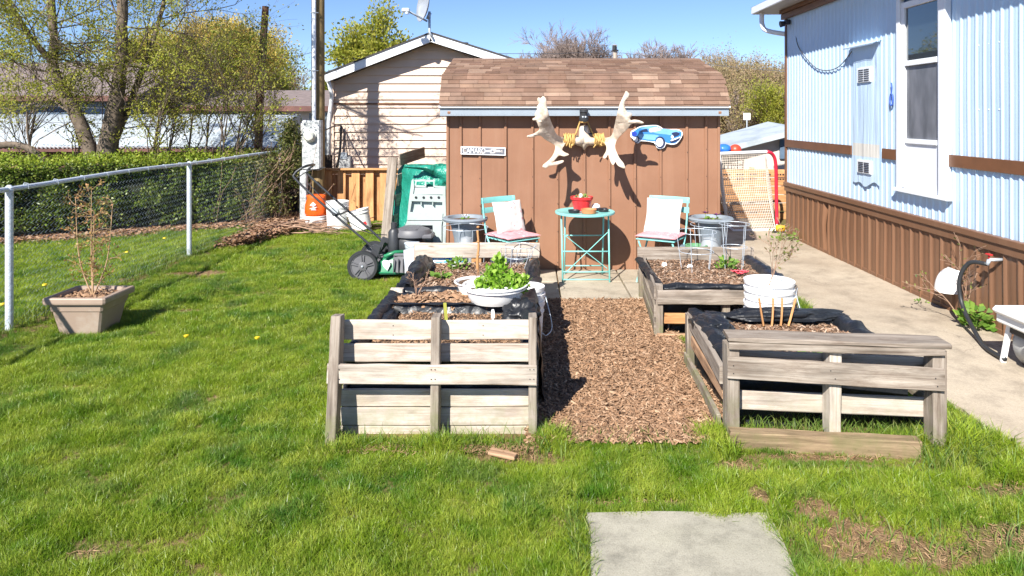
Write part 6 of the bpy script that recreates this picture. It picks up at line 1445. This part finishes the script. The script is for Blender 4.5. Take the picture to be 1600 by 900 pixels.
def tree(name,label,base,H,r,seed,maxlv=4,leaf=None,lsize=.06,per=3,spread=.6,kids=(2,3),shrink=.7,bark='bark',group=None,wig=.15,d0=(0,0,1),cat='tree',grav=.04,scat=.12,twig='twig',L0=None,nseg=5):
    t=T(name,label,cat,base,0,group);rnd=random.Random(seed);segs=[];tips=[];grow(base,d0,L0 or H*.42,r,0,maxlv,rnd,segs,tips,spread,grav,shrink,kids,wig,nseg)
    mb=MB();tubes_np(mb,segs,0,1,7);mb.build('trunk',MT[bark],t,smooth=True,norm=False)
    mb=MB();tubes_np(mb,segs,2,9,3);mb.build('branches',MT[twig],t,norm=False,kind='stuff')
    if leaf:
        P=[];D=[]
        for p,d in tips:
            for k in range(per): P.append((p.x+rnd.gauss(0,scat),p.y+rnd.gauss(0,scat),p.z+rnd.gauss(0,scat)));D.append((d.x,d.y,d.z))
        leafcloud('crown',P,lsize,LF[leaf],t,'stuff',D=np.array(D))
    return t,segs,tips
# --- hedge beyond the wire fence
HA=Vector((-10.2,7.25,0));HB=Vector((-4.15,10.67,0));HD=(HB-HA).normalized();HN=Vector((HD.y,-HD.x,0))
hd=T('hedge','long clipped dark green hedge behind the wire fence, bright on top','hedge',tuple(HA.lerp(HB,.5)))
Lh=(HB-HA).length
mb=MB()
def hc(u,v):
    t=v*math.pi;s=HA+HD*(Lh*u)-HN*.5;w_=.36*(1+.15*mnoise.noise(Vector((u*9,v*3,0))));return s+HN*(math.cos(t)*w_)+Vector((0,0,.12+.82*min(1,math.sin(t)*1.9)*(1+.06*mnoise.noise(Vector((u*14,v*2,5))))))
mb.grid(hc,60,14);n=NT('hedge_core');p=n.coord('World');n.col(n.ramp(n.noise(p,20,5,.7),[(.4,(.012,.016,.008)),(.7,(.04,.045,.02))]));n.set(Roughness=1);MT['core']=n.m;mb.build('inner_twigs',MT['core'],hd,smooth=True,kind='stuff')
P=[];Pt=[]
for _ in range(52000):
    u=random.random();f=random.random();q=HA+HD*(Lh*u)
    b_=1+.25*mnoise.noise(Vector((u*16,0,0)))
    if f<.68:
        z=.12+.92*random.random()**.85;bul=.2*mnoise.noise(Vector((u*22,z*3.3,1)))+.09*mnoise.noise(Vector((u*70,z*9,1)));dpt=random.random()**2*.2
        if mnoise.noise(Vector((u*30,z*5,7)))>.28 and random.random()<.8: continue
        v=q-HN*(.02+dpt-bul);P.append((v.x,v.y,z))
    else:
        o=random.uniform(0,1.0);z=1.0+.13*mnoise.noise(Vector((u*24,o*3,2)))+.14*random.random()**2.5
        v=q-HN*(o-.02);Pt.append((v.x,v.y,z))
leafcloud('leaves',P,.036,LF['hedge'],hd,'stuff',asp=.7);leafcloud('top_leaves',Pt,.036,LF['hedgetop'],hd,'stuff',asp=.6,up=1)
# viny tangle at the fence corner
vt=T('vine_tangle','half-bare vines climbing the corner fence post in front of the meter','vine',(-4.0,10.7,0))
mb=MB();P=[]
for k in range(90):
    x=-4.05+random.gauss(-.12,.25);y=10.65+random.gauss(0,.2);h=random.uniform(.4,1.35);pts_=[];a=random.uniform(0,6.28)
    for j in range(6):
        t=j/5;pts_.append((x+.55*t*t*math.cos(a)+.16*mnoise.noise(Vector((k,t*3,0))),y+.1*t*math.sin(a),h*t));
        if random.random()<.8: P.append((pts_[-1][0]+random.gauss(0,.03),pts_[-1][1]+random.gauss(0,.03),pts_[-1][2]))
    mb.tube(pts_,.0035,3,cap=False)
mb.build('stems',MT['drybranch'],vt,norm=False,kind='stuff')
for k in range(2600):
    z=random.uniform(.55,1.42);P.append((WX(455,10.8)+random.gauss(0,.13),10.85+random.gauss(0,.1),z))
for k in range(3800):
    x=-4.12+random.gauss(0,.2);z=random.uniform(.15,1.18)
    if mnoise.noise(Vector((x*4,z*4,3)))>-.1: P.append((x,10.55+random.gauss(0,.16),z))
for k in range(900): P.append((WX(452,10.8)+random.gauss(0,.07),10.8+random.gauss(0,.06),1.45+random.gauss(0,.1)))
leafcloud('leaves',P,.045,LF['vine'],vt,'stuff')
# --- big tree by the hedge
def trunkpath(parent,pts,rs,mat='bark',name='trunk'):
    mb=MB();mb.tube(spline(pts,5),list(np.interp(np.linspace(0,1,(len(pts)-1)*5+1),np.linspace(0,1,len(rs)),rs)),12,cap=False)
    mb.v=[(x+.012*mnoise.noise(Vector((x*9,y*9,z*5))),y+.012*mnoise.noise(Vector((x*9+5,y*9,z*5))),z) for x,y,z in mb.v];return mb.build(name,MT[mat],parent,smooth=True)
Yt=10.4
bt=T('maple_tree','large two-stemmed tree with fresh yellow-green leaves behind the hedge','tree',(W(168,0,Yt).x,Yt,0))
m1=[W(166,300,Yt),W(168,240,Yt),W(176,190,Yt),W(184,140,Yt),W(190,90,Yt),W(191,40,Yt),W(192,-30,Yt),W(196,-140,Yt)]
trunkpath(bt,m1,[.17,.15,.13,.10,.085,.075,.07,.06])
m2=[W(152,300,Yt),W(142,240,Yt),W(122,185,Yt),W(100,145,Yt),W(84,105,Yt),W(84,60,Yt),W(78,-10,Yt),W(70,-120,Yt)]
trunkpath(bt,m2,[.13,.10,.095,.085,.07,.06,.055,.04])
m3=[W(170,245,Yt),W(196,180,Yt+.2),W(215,130,Yt+.3),W(240,60,Yt+.4),W(262,-20,Yt+.5),W(280,-100,Yt+.5)];trunkpath(bt,m3,[.06,.05,.045,.035,.03,.02],name='limb')
m4=[W(84,100,Yt),W(50,60,Yt-.2),W(20,15,Yt-.4),W(-20,-40,Yt-.5)];trunkpath(bt,m4,[.05,.04,.03,.02],name='limb')
rnd=random.Random(11);segs=[];tips=[]
def shoots(path,n,L,r,lv=2,spread=.9,side=None):
    pp=spline(path,8)
    for _ in range(n):
        i=rnd.randrange(int(len(pp)*.25),len(pp)-1);d=(pp[i+1]-pp[i]).normalized();ax=Vector((rnd.gauss(0,1),rnd.gauss(0,.6),rnd.gauss(.1,.5))).normalized()
        if side: ax.x=abs(ax.x)*side
        grow(pp[i],(d*.5+ax).normalized(),L*rnd.uniform(.6,1.2),r*rnd.uniform(.6,1.1),lv,4,rnd,segs,tips,.7,.03,.62,(1,2),.2,4)
m5=[Vector((-6.15,10.4,3.6)),Vector((-5.6,9.8,4.3)),Vector((-4.9,9.0,4.6)),Vector((-4.1,8.6,4.5)),Vector((-3.5,8.5,4.4))];trunkpath(bt,m5,[.05,.04,.03,.02,.012],name='limb')
shoots(m5,15,.85,.012)
shoots(m1,34,1.15,.018);shoots(m2,30,1.1,.016);shoots(m3,22,1.0,.014,side=1);shoots(m4,12,.9,.012)
mb=MB();tubes_np(mb,segs,0,9,3);mb.build('branches',MT['twig'],bt,norm=False,kind='stuff')
def leafs_from(tips,per,scat,rnd,keep=1.0):
    P=[];D=[]
    for p,d in tips:
        if mnoise.noise(p*1.6)<-.15+.0*p.x: continue
        if rnd.random()>keep: continue
        for k in range(per): P.append((p.x+rnd.gauss(0,scat),p.y+rnd.gauss(0,scat),p.z+rnd.gauss(0,scat)));D.append(tuple(d))
    return P,np.array(D)
P,D=leafs_from(tips,8,.045,rnd,.95);leafcloud('crown',P,.040,LF['spring'],bt,'stuff',D=D);print('maple tips',len(tips),len(P))
# fallen limb and thin leaning stems
for k,(pa,pb,Y,r,lab) in enumerate((((0,222),(75,262),9.9,.06,'thick fallen grey limb lying over the left end of the hedge'),)):
    lb=T('fallen_limb',lab,'branch',tuple(W(*pa,Y)));trunkpath(lb,[W(-30,236,Y),W(10,226,Y),W(45,232,Y),W(75,255,Y)],[.05,.05,.045,.03],name='limb')
# sparse leafy saplings along the hedge
labs=['slender leafy sapling just right of the big tree trunk','sapling with thin pale stems in front of the corrugated roof','leaning leafy sapling left of the rusty post','young leafy tree with a forked stem beside the rusty post','small dark green sapling right of the rusty post','sparse sapling at the far left in front of the white roof','arching sapling between the two trunks of the big tree']
for k,(px,Y,H,dx,sd_) in enumerate(((228,10.6,2.6,.22,1),(268,11.0,2.9,.30,2),(330,10.8,2.8,.35,3),(372,11.2,2.6,.30,4),(418,11.4,2.3,.12,5),(40,10.2,2.4,-.1,6),(118,10.9,2.5,.05,7))):
    base=Vector((W(px-25*dx*3,0,Y).x,Y,.3));t=T('sapling',labs[k],'sapling',tuple(base));rnd=random.Random(sd_*13);segs=[];tips=[]
    for q in range(2 if k!=4 else 1):
        grow(base+Vector((q*.15,0,0)),(dx+q*.25-.1,rnd.gauss(0,.1),1),H*.62,.022,1,4,rnd,segs,tips,.65,.06,.62,(1,3),.13,5)
    mb=MB();mb.tube([base-Vector((0,0,.3)),base],.022,6);tubes_np(mb,segs,0,1,6);mb.build('stem',MT['twig'],t,smooth=True,norm=False)
    mb=MB();tubes_np(mb,segs,2,9,3);mb.build('branches',MT['twig'],t,norm=False,kind='stuff')
    P,D=leafs_from(tips,4,.04,rnd,.62);leafcloud('leaves',P,.037,LF['spring' if k!=4 else 'hedge'],t,'stuff',D=D)
# rusty pole
MT['rust']=M_plain('rusty_brown_post',(.12,.055,.03),rough=.85,var=.5,scale=8,bump=.3,grime=(.045,.035,.03))
mb=MB();mb.tube([W(403,255,11.6)+Vector((0,0,-1)),W(403,245,11.6),W(407,130,11.6),W(415,10,11.6)],[.075,.07,.065,.055],12);o=mb.build('rusty_post',MT['rust'],smooth=True,auto=50);tag(o,'tall dark rusty post standing behind the hedge','post')
# planter shrub
pl_rnd=random.Random(5);mb=MB();segs=[];tips=[]
base=Vector((-3.47,5.42,.26))
for (px,py) in((118,310),(143,297),(176,318),(147,330)):
    tipp=W(px,py,5.42);mid=base.lerp(tipp,.4)+Vector(((px-147)/FPX*5.5*.35,0,0));sp=spline([base,mid,tipp],6);mb.tube(sp,[.007*(1-.7*i/(len(sp)-1)) for i in range(len(sp))],6)
    for i in range(3,len(sp)):
        for q in range(2): grow(sp[i],(pl_rnd.gauss(0,1),pl_rnd.gauss(0,1),.6),.08,.003,3,4,pl_rnd,segs,tips,.7,0,.6,(0,1),.2,3)
tubes_np(mb,segs,0,9,3);MT['tanstem']=M_plain('tan_stem',(.38,.25,.14),rough=.9,var=.2,bump=0);mb.build('stems',MT['tanstem'],sp_,smooth=True,norm=False)
P,D=leafs_from(tips,1,.006,pl_rnd,.6);LF['bud']=M_leaf('orange_buds',[(.40,.20,.08),(.30,.16,.06),(.36,.28,.08)],.2);leafcloud('buds',P,.022,LF['bud'],sp_,'stuff',D=D)
# bushy plant in the white tub
bp=T('bushy_plant','bushy bright green raspberry-like plant growing in the white tub','plant',(-.2,4.4,.55))
cs_=[(-.24,4.42,.58,.09),(-.17,4.42,.61,.10),(-.09,4.42,.58,.09),(-.25,4.44,.66,.06),(-.205,4.46,.75,.035),(-.19,4.46,.70,.045),(-.33,4.4,.60,.045),(-.05,4.44,.61,.05)]
P=[];mb=MB()
for (x,y,z,r) in cs_:
    y+=.17;z-=.03;x-=.005
    mb.tube([(-.2,4.61,.50),((x-.2)/2,(y+4.61)/2,(z+.50)/2+.02),(x,y,z)],.004,4)
    for k in range(int(330*(r/.13)**1.5)):
        v=Vector((random.gauss(0,1),random.gauss(0,1),random.gauss(0,1))).normalized()*r*random.random()**.4;P.append((x+v.x,y+v.y*.9,z+v.z*.8))
mb.build('stems',MT['leafgreen'],bp);leafcloud('leaves',P,.036,LF['bushy'],bp,'stuff',asp=.72,up=.9)
mb=MB()
for k in range(10):
    c=Vector((-.27+random.gauss(0,.10),4.53+random.gauss(0,.04),.54+random.uniform(0,.05)));mb.lathe([(0,0),(.012,.004),(0,.010)],c,7)
mb.build('white_flowers',MT['petal_white'],bp,kind='stuff')
# dead twigs in the pots
def twigs(name,label,base,n_,L,r,seed,mat='drybranch',cat='plant',leaf=None,spread=.5,d=(0,0,1),keep=.35,kids=(0,1)):
    t=T(name,label,cat,base);rnd=random.Random(seed);segs=[];tips=[]
    for k in range(n_): grow(base,(d[0]+rnd.gauss(0,.3),d[1]+rnd.gauss(0,.2),d[2]),L*rnd.uniform(.7,1.1),r,2,4,rnd,segs,tips,spread,.0,.55,kids,.14,5)
    mb=MB();tubes_np(mb,segs,0,9,5);mb.build('stems',MT[mat],t,norm=False)
    if leaf: P,D=leafs_from(tips,1,.01,rnd,keep);leafcloud('leaves',P,.028,LF[leaf],t,'stuff',D=D)
    return t
twigs('dead_shrub','dead reddish twigs sticking out of the wood chips in the front left bed',(-.775,4.68,.45),3,.12,.006,3,spread=.8)
twigs('dead_twig','small dead brown stem in the shallow white tub',(-.38,4.74,.53),2,.09,.005,8)
twigs('bare_shrub','thorny bare plant with a few yellow-green shoots in the stacked pails',(1.70,4.88,.45),4,.36,.003,22,mat='drybranch',leaf='vine',spread=.6)
twigs('bare_shrub','thin weed with pink buds growing against the brown skirting',(3.50,5.52,0),4,.40,.006,31,mat='drybranch',leaf='vine')
o=T('weed','bright green broad-leaved weed at the foot of the brown skirting','weed',(3.50,5.36,0));sprig(o,(3.52,5.38,.03),90,.10,.14,lw=.07,mat='leafgreen')
o=T('weed','tiny yellow-green weed at the base of the skirting below the white hood','weed',(3.5,6.1,0));sprig(o,(3.52,6.15,.0),18,.05,.04,lw=.03,mat='leafgreen')
o=T('weed','small weed by the far corner of the blue home','weed',(3.5,9.3,0));sprig(o,(3.45,9.2,.0),50,.16,.12,lw=.05,mat='leafgreen')
# seedlings and strawberry plants in beds
for (lab,c,nn,sp,h,mt) in(('small green seedling in the soil of the left rear bed',(-.62,5.95,.37),60,.08,.07,'leafgreen'),('tiny yellow-green herb near the liner of the left rear bed',(-.72,5.6,.37),34,.07,.03,'leafgreen'),('clump of small green leaves left of the stakes in the front right bed',(1.22,3.82,.33),46,.08,.05,'succulent'),('small green seedling in the middle of the front right bed',(1.58,3.82,.33),24,.05,.04,'leafgreen'),('strawberry seedling beside the pink flower label in the right rear bed',(1.72,5.95,.37),60,.09,.08,'leafgreen')):
    o=T('seedling',lab,'seedling',c);sprig(o,c,nn,sp,h,lw=.045,mat=mt)
o=T('pink_flower','small pink flower lying in the soil of the right rear bed','flower',(1.78,5.7,.37))
for k in range(5): flower(o,(1.74+random.gauss(0,.035),5.72+random.gauss(0,.02),.385),.04,MT['petal_pink'],6)
# plant labels
def ptag(label,px,py,Y,w_=.045,h=.06,z0=.36,mat='white_plastic',round_=True):
    b_=W(px,py,Y);t=T('plant_label',label,'plant label',(b_.x,Y,z0));mb=MB();pl=[(-w_/2,0),(w_/2,0),(w_/2,h*.7),(w_*.3,h),(-w_*.3,h),(-w_/2,h*.7)];mb.prism(pl,lambda x,y,d:(b_.x+x,Y-(.002 if d==0 else 0),b_.z-h/2+y),1);mb.build('tag',MT[mat],t)
    mb=MB();mb.bar((b_.x,Y,z0-.02),(b_.x,Y,b_.z-h*.4),.012,.002,up=(0,1,0));mb.build('stick',MT['white_plastic'],t);return t
ptag('white plant label at the left of the right rear bed',1038,415,6.0,z0=.33);ptag('white plant label in the middle of the right rear bed',1078,417,6.0,.05,.045,z0=.33)
t=ptag('pink and yellow plant label at the right of the right rear bed',1130,414,6.0,.045,.05,z0=.33);t.children[0].data.materials[0]=M_plain('pink_label',(.75,.35,.38),bump=0)
ptag('white plant label in the left rear bed',708,413,5.95,.04,.055,z0=.36);ptag('narrow cream plant stick in the front left bed',770,490,4.32,.022,.055,z0=.40)
mb=MB();mb.bar(W(698,508,4.3),W(695,473,4.3),.02,.004,up=(0,1,0));o=mb.build('stake',M_plain('yellow_green_stake',(.30,.31,.05),bump=0));tag(o,'short yellow-green stake standing in the front left bed','stake')
mb=MB();mb.tube(spline([W(747,436,5.6),W(746,405,5.6),W(748,385,5.6),W(746,360,5.6)],5),[.013]*6+[.010]*5+[.009]*5,7)
for z in(0.55,.66,.78): mb.lathe([(.009,0),(.014,.008),(.009,.016)],(W(747,400,5.6).x,5.6,z),7)
o=mb.build('garden_cane',MT['orangewood'],smooth=True);tag(o,'tall brown cane standing upright in the left rear bed','cane')
# wire cages and hoops
def cage(label,x,y,z0,r,h,legs=4,rings=3,lean=(0,0)):
    t=T('wire_cage',label,'wire support',(x,y,z0));mb=MB()
    for k in range(legs):
        a=k*6.2832/legs+.4;mb.tube([(r*.7*math.cos(a),r*.7*math.sin(a),-.05),(r*math.cos(a)+lean[0],r*math.sin(a)+lean[1],h)],.0028,5)
    mb.build('upright',MT['galv'],t,rel=True)
    for k in range(rings):
        f=(k+1)/rings;q=MB();q.tube([((r*(.7+.3*f))*math.cos(s*6.2832/20)+lean[0]*f,(r*(.7+.3*f))*math.sin(s*6.2832/20)+lean[1]*f,h*f) for s in range(20)],.0028,5,closed=True);q.build('ring',MT['galv'],t,rel=True)
cage('thin wire cage around the left urn behind the pallet board',W(727,0,6.6).x,6.62,.0,.22,.62)
cage('thin wire cage around the right urn',W(1112,0,6.7).x,6.72,.0,.20,.63,rings=2)
cage('wire plant cage standing in the right rear bed',1.44,5.9,.36,.17,.34,legs=5,rings=2);cage('wire plant cage in the right rear bed beside the pink label',1.78,5.95,.36,.13,.40,legs=4,rings=2)
cage('low wire cage leaning over the right end of the left rear bed',-.13,6.05,.36,.14,.19,legs=5,rings=2,lean=(.05,0))
wm=T('plant_trellis','small square-mesh wire panel leaning on the left rear bed','wire panel',(-.2,6.0,.4));mb=MB()
for k in range(7): mb.tube([W(783+8*k,388,6.1),W(785+8*k,412,5.95)],.0018,4)
for k in range(5): mb.tube([W(783,388+6*k,6.1-.03*k),W(832,388+6*k,6.1-.03*k)],.0018,4)
mb.build('mesh',MT['wire'],wm,kind='stuff')
# dandelions
for k,(px,py,lab) in enumerate(((70,460,'yellow dandelion behind the wire fence left of the square planter'),(198,406,'yellow dandelion in the grass behind the wire fence right of the planter'),(4,492,'yellow dandelion at the far left behind the wire fence'),(257,383,'pale dandelion in the grass near the hedge behind the fence'),(291,545,'small dandelion on the open lawn'),(402,548,'small dandelion on the open lawn near the left bed'))):
    g=G(px,py);t=T('dandelion',lab,'dandelion',tuple(g),0,'dandelions in the grass');mb=MB();mb.tube([(g.x,g.y,0),(g.x,g.y,.08)],.003,4);mb.build('stem',MT['leafgreen'],t);mb=MB();mb.lathe([(0,.078),(.022 if k<4 else .014,.088),(.018,.1),(0,.104)],(g.x,g.y,0),10,wob=.2);mb.build('flower',M_plain('dandelion_yellow',(.75,.55,.02),bump=0) if k==0 else bpy.data.materials['dandelion_yellow'],t)
# ================================================================ BACKGROUND BUILDINGS
def M_corr(name,c,dirt):  # dirt blotches also put the carport's dappled tree shade into the colour
    n=NT(name);p=n.coord('World');n.col(n.mix(n.ramp(n.noise(n.scaled(p,(2.5,1,3)),1,6,.7),[(.48,(0,0,0)),(.62,(.55,.55,.55))]),c,dirt));n.set(Roughness=.5);return n.m
MT['whitetin']=M_corr('dappled_white_corrugated',(.46,.51,.54),(.24,.29,.31));MT['cream2']=M_plain('cream_wall',(.62,.54,.47),rough=.7,var=.06,scale=2,bump=.05);MT['greyroof']=M_plain('brown_grey_shingles',(.19,.15,.14),rough=.95,var=.25,scale=6,bump=.4);MT['darkwall']=M_plain('dark_reddish_shed_wall',(.13,.06,.05),rough=.8,var=.4,scale=4,bump=.1);MT['bluedark']=M_plain('blue_grey_panels',(.10,.15,.22),rough=.5,var=.2,bump=0);MT['whitewall']=M_plain('off_white_wall',(.66,.66,.64),rough=.7,var=.05,bump=0)
cp=T('carport','long low carport with a white corrugated roof behind the hedge','carport',(-9,14.5,0))
ya,yb=13.2,15.3;za=WZ(231,ya);zb_=WZ(179,yb);xe=WX(433,ya);xe2=WX(468,yb)
for s in range(11):
    xa=xe-1.05*(s+1);xb=xe-1.05*s
    def cf_(u,v,xa=xa,xb=xb):
        t=v;sh=(xe2-xe)*t;return (xa+(xb-xa)*u+sh,ya+(yb-ya)*t,za+(zb_-za)*(1-(1-t)**1.6)+.012*math.sin(u*1.05/.08*6.2832))
    mb=MB();mb.grid(cf_,52,5);mb.build('roof_sheet',MT['whitetin'],cp,smooth=True)
mb=MB();mb.prism([(ya,za-.0),(ya+.05,za-.12),(yb,za-.12),(yb,zb_),(ya+.9,zb_-.12)],lambda a,b,d:(xe+(xe2-xe)*(a-ya)/(yb-ya)+(0.03 if d==0 else 0),a,b),1)
mb.build('end_panel',MT['fascia'],cp)
mb=MB();mb.box((xe-5.9,ya+.05,za-.03),(12,.06,.10));mb.build('gutter',MT['darkwall'],cp)
for k in range(22):
    mb=MB();mb.box((xe-.3-.5*k,ya+.35,za/2-.06),(.44,.03,za-.12));mb.build('wall_board',MT['darkwall'],cp)
mb=MB();mb.box((xe-5.9,yb,za/2),(12,.05,za));mb.build('back_wall',MT['darkwall'],cp)
def house(label,x0,x1,y0,y1,zw,zr,wall,roof,ridge='x',cat='house',over=.35,wins=(),zb=0):
    t=T('house',label,cat,((x0+x1)/2,(y0+y1)/2,0));mb=MB();mb.box(((x0+x1)/2,(y0+y1)/2,zw/2),(x1-x0,y1-y0,zw));
    ym=(y0+y1)/2
    mb.build('wall',wall,t)
    mb=MB()
    mb.add([(x0-over,y0-over,zw-.02),(x1+over,y0-over,zw-.02),(x1+over,ym,zr),(x0-over,ym,zr),(x1+over,y1+over,zw-.02),(x0-over,y1+over,zw-.02)],[(0,1,2,3),(3,2,4,5),(1,4,2),(0,3,5)]);mb.build('roof',roof,t)
    mb=MB();mb.box(((x0+x1)/2,y0-over-.01,zw-.07),(x1-x0+2*over,.04,.14));mb.build('fascia',MT['darkwall'],t)
    for (xa,xb,za_,zb2,m) in wins:
        mb=MB();mb.box(((xa+xb)/2,y0-.03,(za_+zb2)/2),(xb-xa,.06,zb2-za_));w_=mb.build('window',m,t)
        for k in range(int((xb-xa)/.5)): q=MB();q.box((xa+.25+.5*k,y0-.065,(za_+zb2)/2),(.04,.02,zb2-za_));q.build('mullion',MT['fascia'],w_)
    return t
Yh=19.
house('long brown-roofed house behind the carport, partly behind the rusty post',WX(215,Yh),WX(530,Yh),Yh,Yh+6,WZ(166,Yh),WZ(141,Yh+3),MT['whitewall'],MT['greyroof'],wins=((WX(300,Yh),WX(442,Yh),.9,WZ(168,Yh)-.05,MT['bluedark']),(WX(500,Yh),WX(514,Yh),.9,1.75,MT['bluedark'])))
Yh=17.5
house('pale grey house with a brown roof at the far left behind the big tree',WX(-260,Yh),WX(205,Yh),Yh,Yh+5,WZ(150,Yh),WZ(98,Yh+2.5),MT['greyroof'] and MT['fascia'],MT['greyroof'],wins=((WX(60,Yh),WX(110,Yh),.9,1.9,MT['bluedark']),))
# white shed on the right
ws=T('white_outbuilding','white low-roofed outbuilding between the brown shed and the blue home','outbuilding',(5,15,0))
Yw=13.;x0=WX(1090,Yw);zL=WZ(238,Yw);xr_=WX(1300,Yw);
mb=MB();mb.add([(x0,Yw,0),(xr_,Yw,0),(xr_,Yw,WZ(196,Yw)),(x0,Yw,WZ(246,Yw))],[(0,1,2,3)]);mb.box(((x0+xr_)/2,Yw+2,.5),(xr_-x0,3.9,1.0));mb.build('wall',MT['cream2'],ws)
mb=MB();a=W(1085,243,Yw-.25);b_=W(1240,203,Yw-.25);c_=W(1200,190,16.5);d_=W(1085,222,16.5);mb.add([a,b_,W(1290,206,16.5),c_,d_,a-Vector((0,0,.10)),b_-Vector((0,0,.10))],[(0,1,2,3,4),(5,6,1,0)]);mb.build('roof',MT['whitetin'],ws)
mb=MB();mb.box((WX(1224,Yw),Yw-.03,WZ(233,Yw)),(.16,.05,.36));mb.build('window',MT['bluedark'],ws)
rs=T('road_sign','small white sign on a thin pole above the white outbuilding','sign',tuple(W(1167,190,22)));mb=MB();mb.box(W(1167,182,22),(.22,.02,.22));mb.build('plate',MT['white_paint'],rs);mb=MB();mb.tube([W(1167,186,22),W(1167,260,22)],.02,6);mb.build('pole',MT['galv'],rs)
mb=MB();mb.box(W(1172,166,60),(3,2,1.6));o=mb.build('far_house',MT['whitewall']);tag(o,'tiny white building showing through the bare trees','building')
# far utility pole and lines
fp=T('utility_pole','distant slim utility pole with a cross-arm above the shed roof','utility pole',(W(961,0,45).x,45,0))
mb=MB();mb.tube([(W(961,0,45).x,45,0),W(961,70,45)],.13,8);mb.build('pole',MT['palewood'],fp);mb=MB();mb.bar(W(957,79,45),W(966,79,45),.1,.1);mb.lathe([(0,0),(.12,0),(.12,.3),(0,.3)],W(960,78,44.8),8);mb.build('cross_arm',MT['metal_dark'],fp)
def line(name,label,pts,r):
    mb=MB();mb.tube(spline(pts,8),r,4);o=mb.build(name,MT['wire']);tag(o,label,'power line')
line('power_line','power line running from the cream house roof to the right past the distant pole',[W(735,83,40),W(850,84,42),W(961,82,45),W(1080,98,40),W(1230,112,36)],.02)
line('power_line','dark overhead wire crossing low in front of the carport roof',[W(-30,160,12.4),W(60,165,12.4),W(240,172,12.4),W(468,180,12.4)],.008)
line('power_line','second thin wire crossing the middle of the carport roof',[W(-30,190,12.3),W(120,192,12.3),W(300,196,12.3),W(468,200,12.3)],.006)
line('power_line','faint wire between the rusty post and the utility pole',[W(412,92,11.5),W(450,90,11.2),W(488,82,10.8)],.004)
# ================================================================ BACKGROUND TREES
def bgtree(name,label,px,pybase,pytop,Y,seed,leaf=None,lsize=.25,per=3,maxlv=4,twig='bare',group=None,kids=(2,3),spread=.5,scat=.35,r=.2,shrink=.70):
    global RMIN
    b_=Vector((W(px,0,Y).x,Y,0));top=W(px,pytop,Y).z;H=max(top,1.5)
    # pre-grow once to find the real height, then scale the first limb so that the crown reaches H
    rnd=random.Random(seed);sg=[];tp=[];grow(b_,(0,0,1),H*.46,r,0,maxlv,rnd,sg,tp,spread,.04,shrink,kids,.12,5)
    zs=sorted(p.z for p,_ in tp);k=H/zs[int(len(zs)*.98)]
    RMIN=Y*.00022
    q=tree(name,label,tuple(b_),H,r,seed,maxlv,leaf,lsize,per,spread,kids,shrink,'bark',group,.12,scat=scat,twig=twig,L0=H*.46*k,nseg=5);RMIN=.0015;return q
bgtree('yellow_tree','yellow-green budding tree above the left roof of the cream house',556,120,32,30,3,'spring',.16,5,r=.2,scat=.22)
tr_,sg_,tp2=bgtree('yellow_tree','broad golden budding tree behind the long brown roof',345,150,40,28,8,'yellow',.10,15,r=.22,scat=.25,spread=.65)
bgtree('yellow_tree','second golden budding tree behind the big tree trunk',250,150,55,30,14,'yellow',.10,12,r=.22,scat=.25,spread=.65)
bgtree('pale_tree','pale leafing tree between the rusty post and the utility pole',465,150,88,34,5,'spring',.14,2,r=.12,scat=.2)
k=0
bl=['broad bare tree behind the middle of the shed roof','bare tree left of the distant utility pole','rounded bare tree just right of the distant utility pole','thin bare tree above the right half of the shed roof','bare tree above the right end of the shed roof','small bare tree above the left part of the shed roof']
for (px,top,Y,sd_,tw) in((930,50,60,1,'bare'),(900,66,60,2,'bare'),(985,78,58,4,'bare'),(1035,76,60,6,'bare'),(1085,92,58,9,'bare'),(850,80,64,10,'bare')):
    bgtree('bare_tree',bl[k],px,100,top,Y,sd_*7,None,maxlv=5,twig=tw,kids=(2,3),spread=.6,r=.22,shrink=.72);k+=1
# far woods, read as one mass: many thin trunks and twigs with hazy brush
def woods(name,px0,px1,Y0,Y1,top,nT,seed,leaf,mat,per):
    global RMIN
    rnd=random.Random(seed);segs=[];P=[]
    for k in range(nT):
        Y=rnd.uniform(Y0,Y1);px=rnd.uniform(px0,px1);H=W(0,top+rnd.gauss(8,9),Y).z;b_=Vector((W(px,0,Y).x,Y,0));tips=[]
        grow(b_,(rnd.gauss(0,.1),0,1),H*.55,.09,1,4,rnd,segs,tips,.42,.12,.66,(1,3),.1,5)
        for p,d in tips:
            for q in range(per): P.append((p.x+rnd.gauss(0,.25),p.y+rnd.gauss(0,.25),p.z+rnd.gauss(0,.25)))
    RMIN=.009
    mb=MB();tubes_np(mb,segs,0,9,3);RMIN=.0015;o=mb.build(name,MT[mat],None,norm=False);tag(o,'hazy line of bare woods behind the white outbuilding','woods',kind='stuff')
    if P and leaf: l=leafcloud('brushwood_leaves',P,.11,LF[leaf],None,'stuff')
LF['tan']=M_leaf('tan_brush',[(.34,.24,.13),(.26,.19,.10),(.40,.32,.18),(.24,.22,.08)],.3,.9)
woods('bare_woods',1085,1330,38,60,105,34,5,'tan','bare2',3)
woods('low_woods',1090,1330,30,40,150,22,9,'tan','bare2',8)
woods('left_woods',-120,560,36,50,128,34,12,'tan','bare2',1)
bgtree('yellow_bush','yellow-green bush against the corner of the blue home above the white roof',1222,200,138,26,17,'spring',.07,3,r=.06,scat=.15,spread=.28)
bgtree('green_bush','olive bush right of the shed roof corner',1150,200,150,28,18,'tan',.08,1,r=.08,scat=.2)
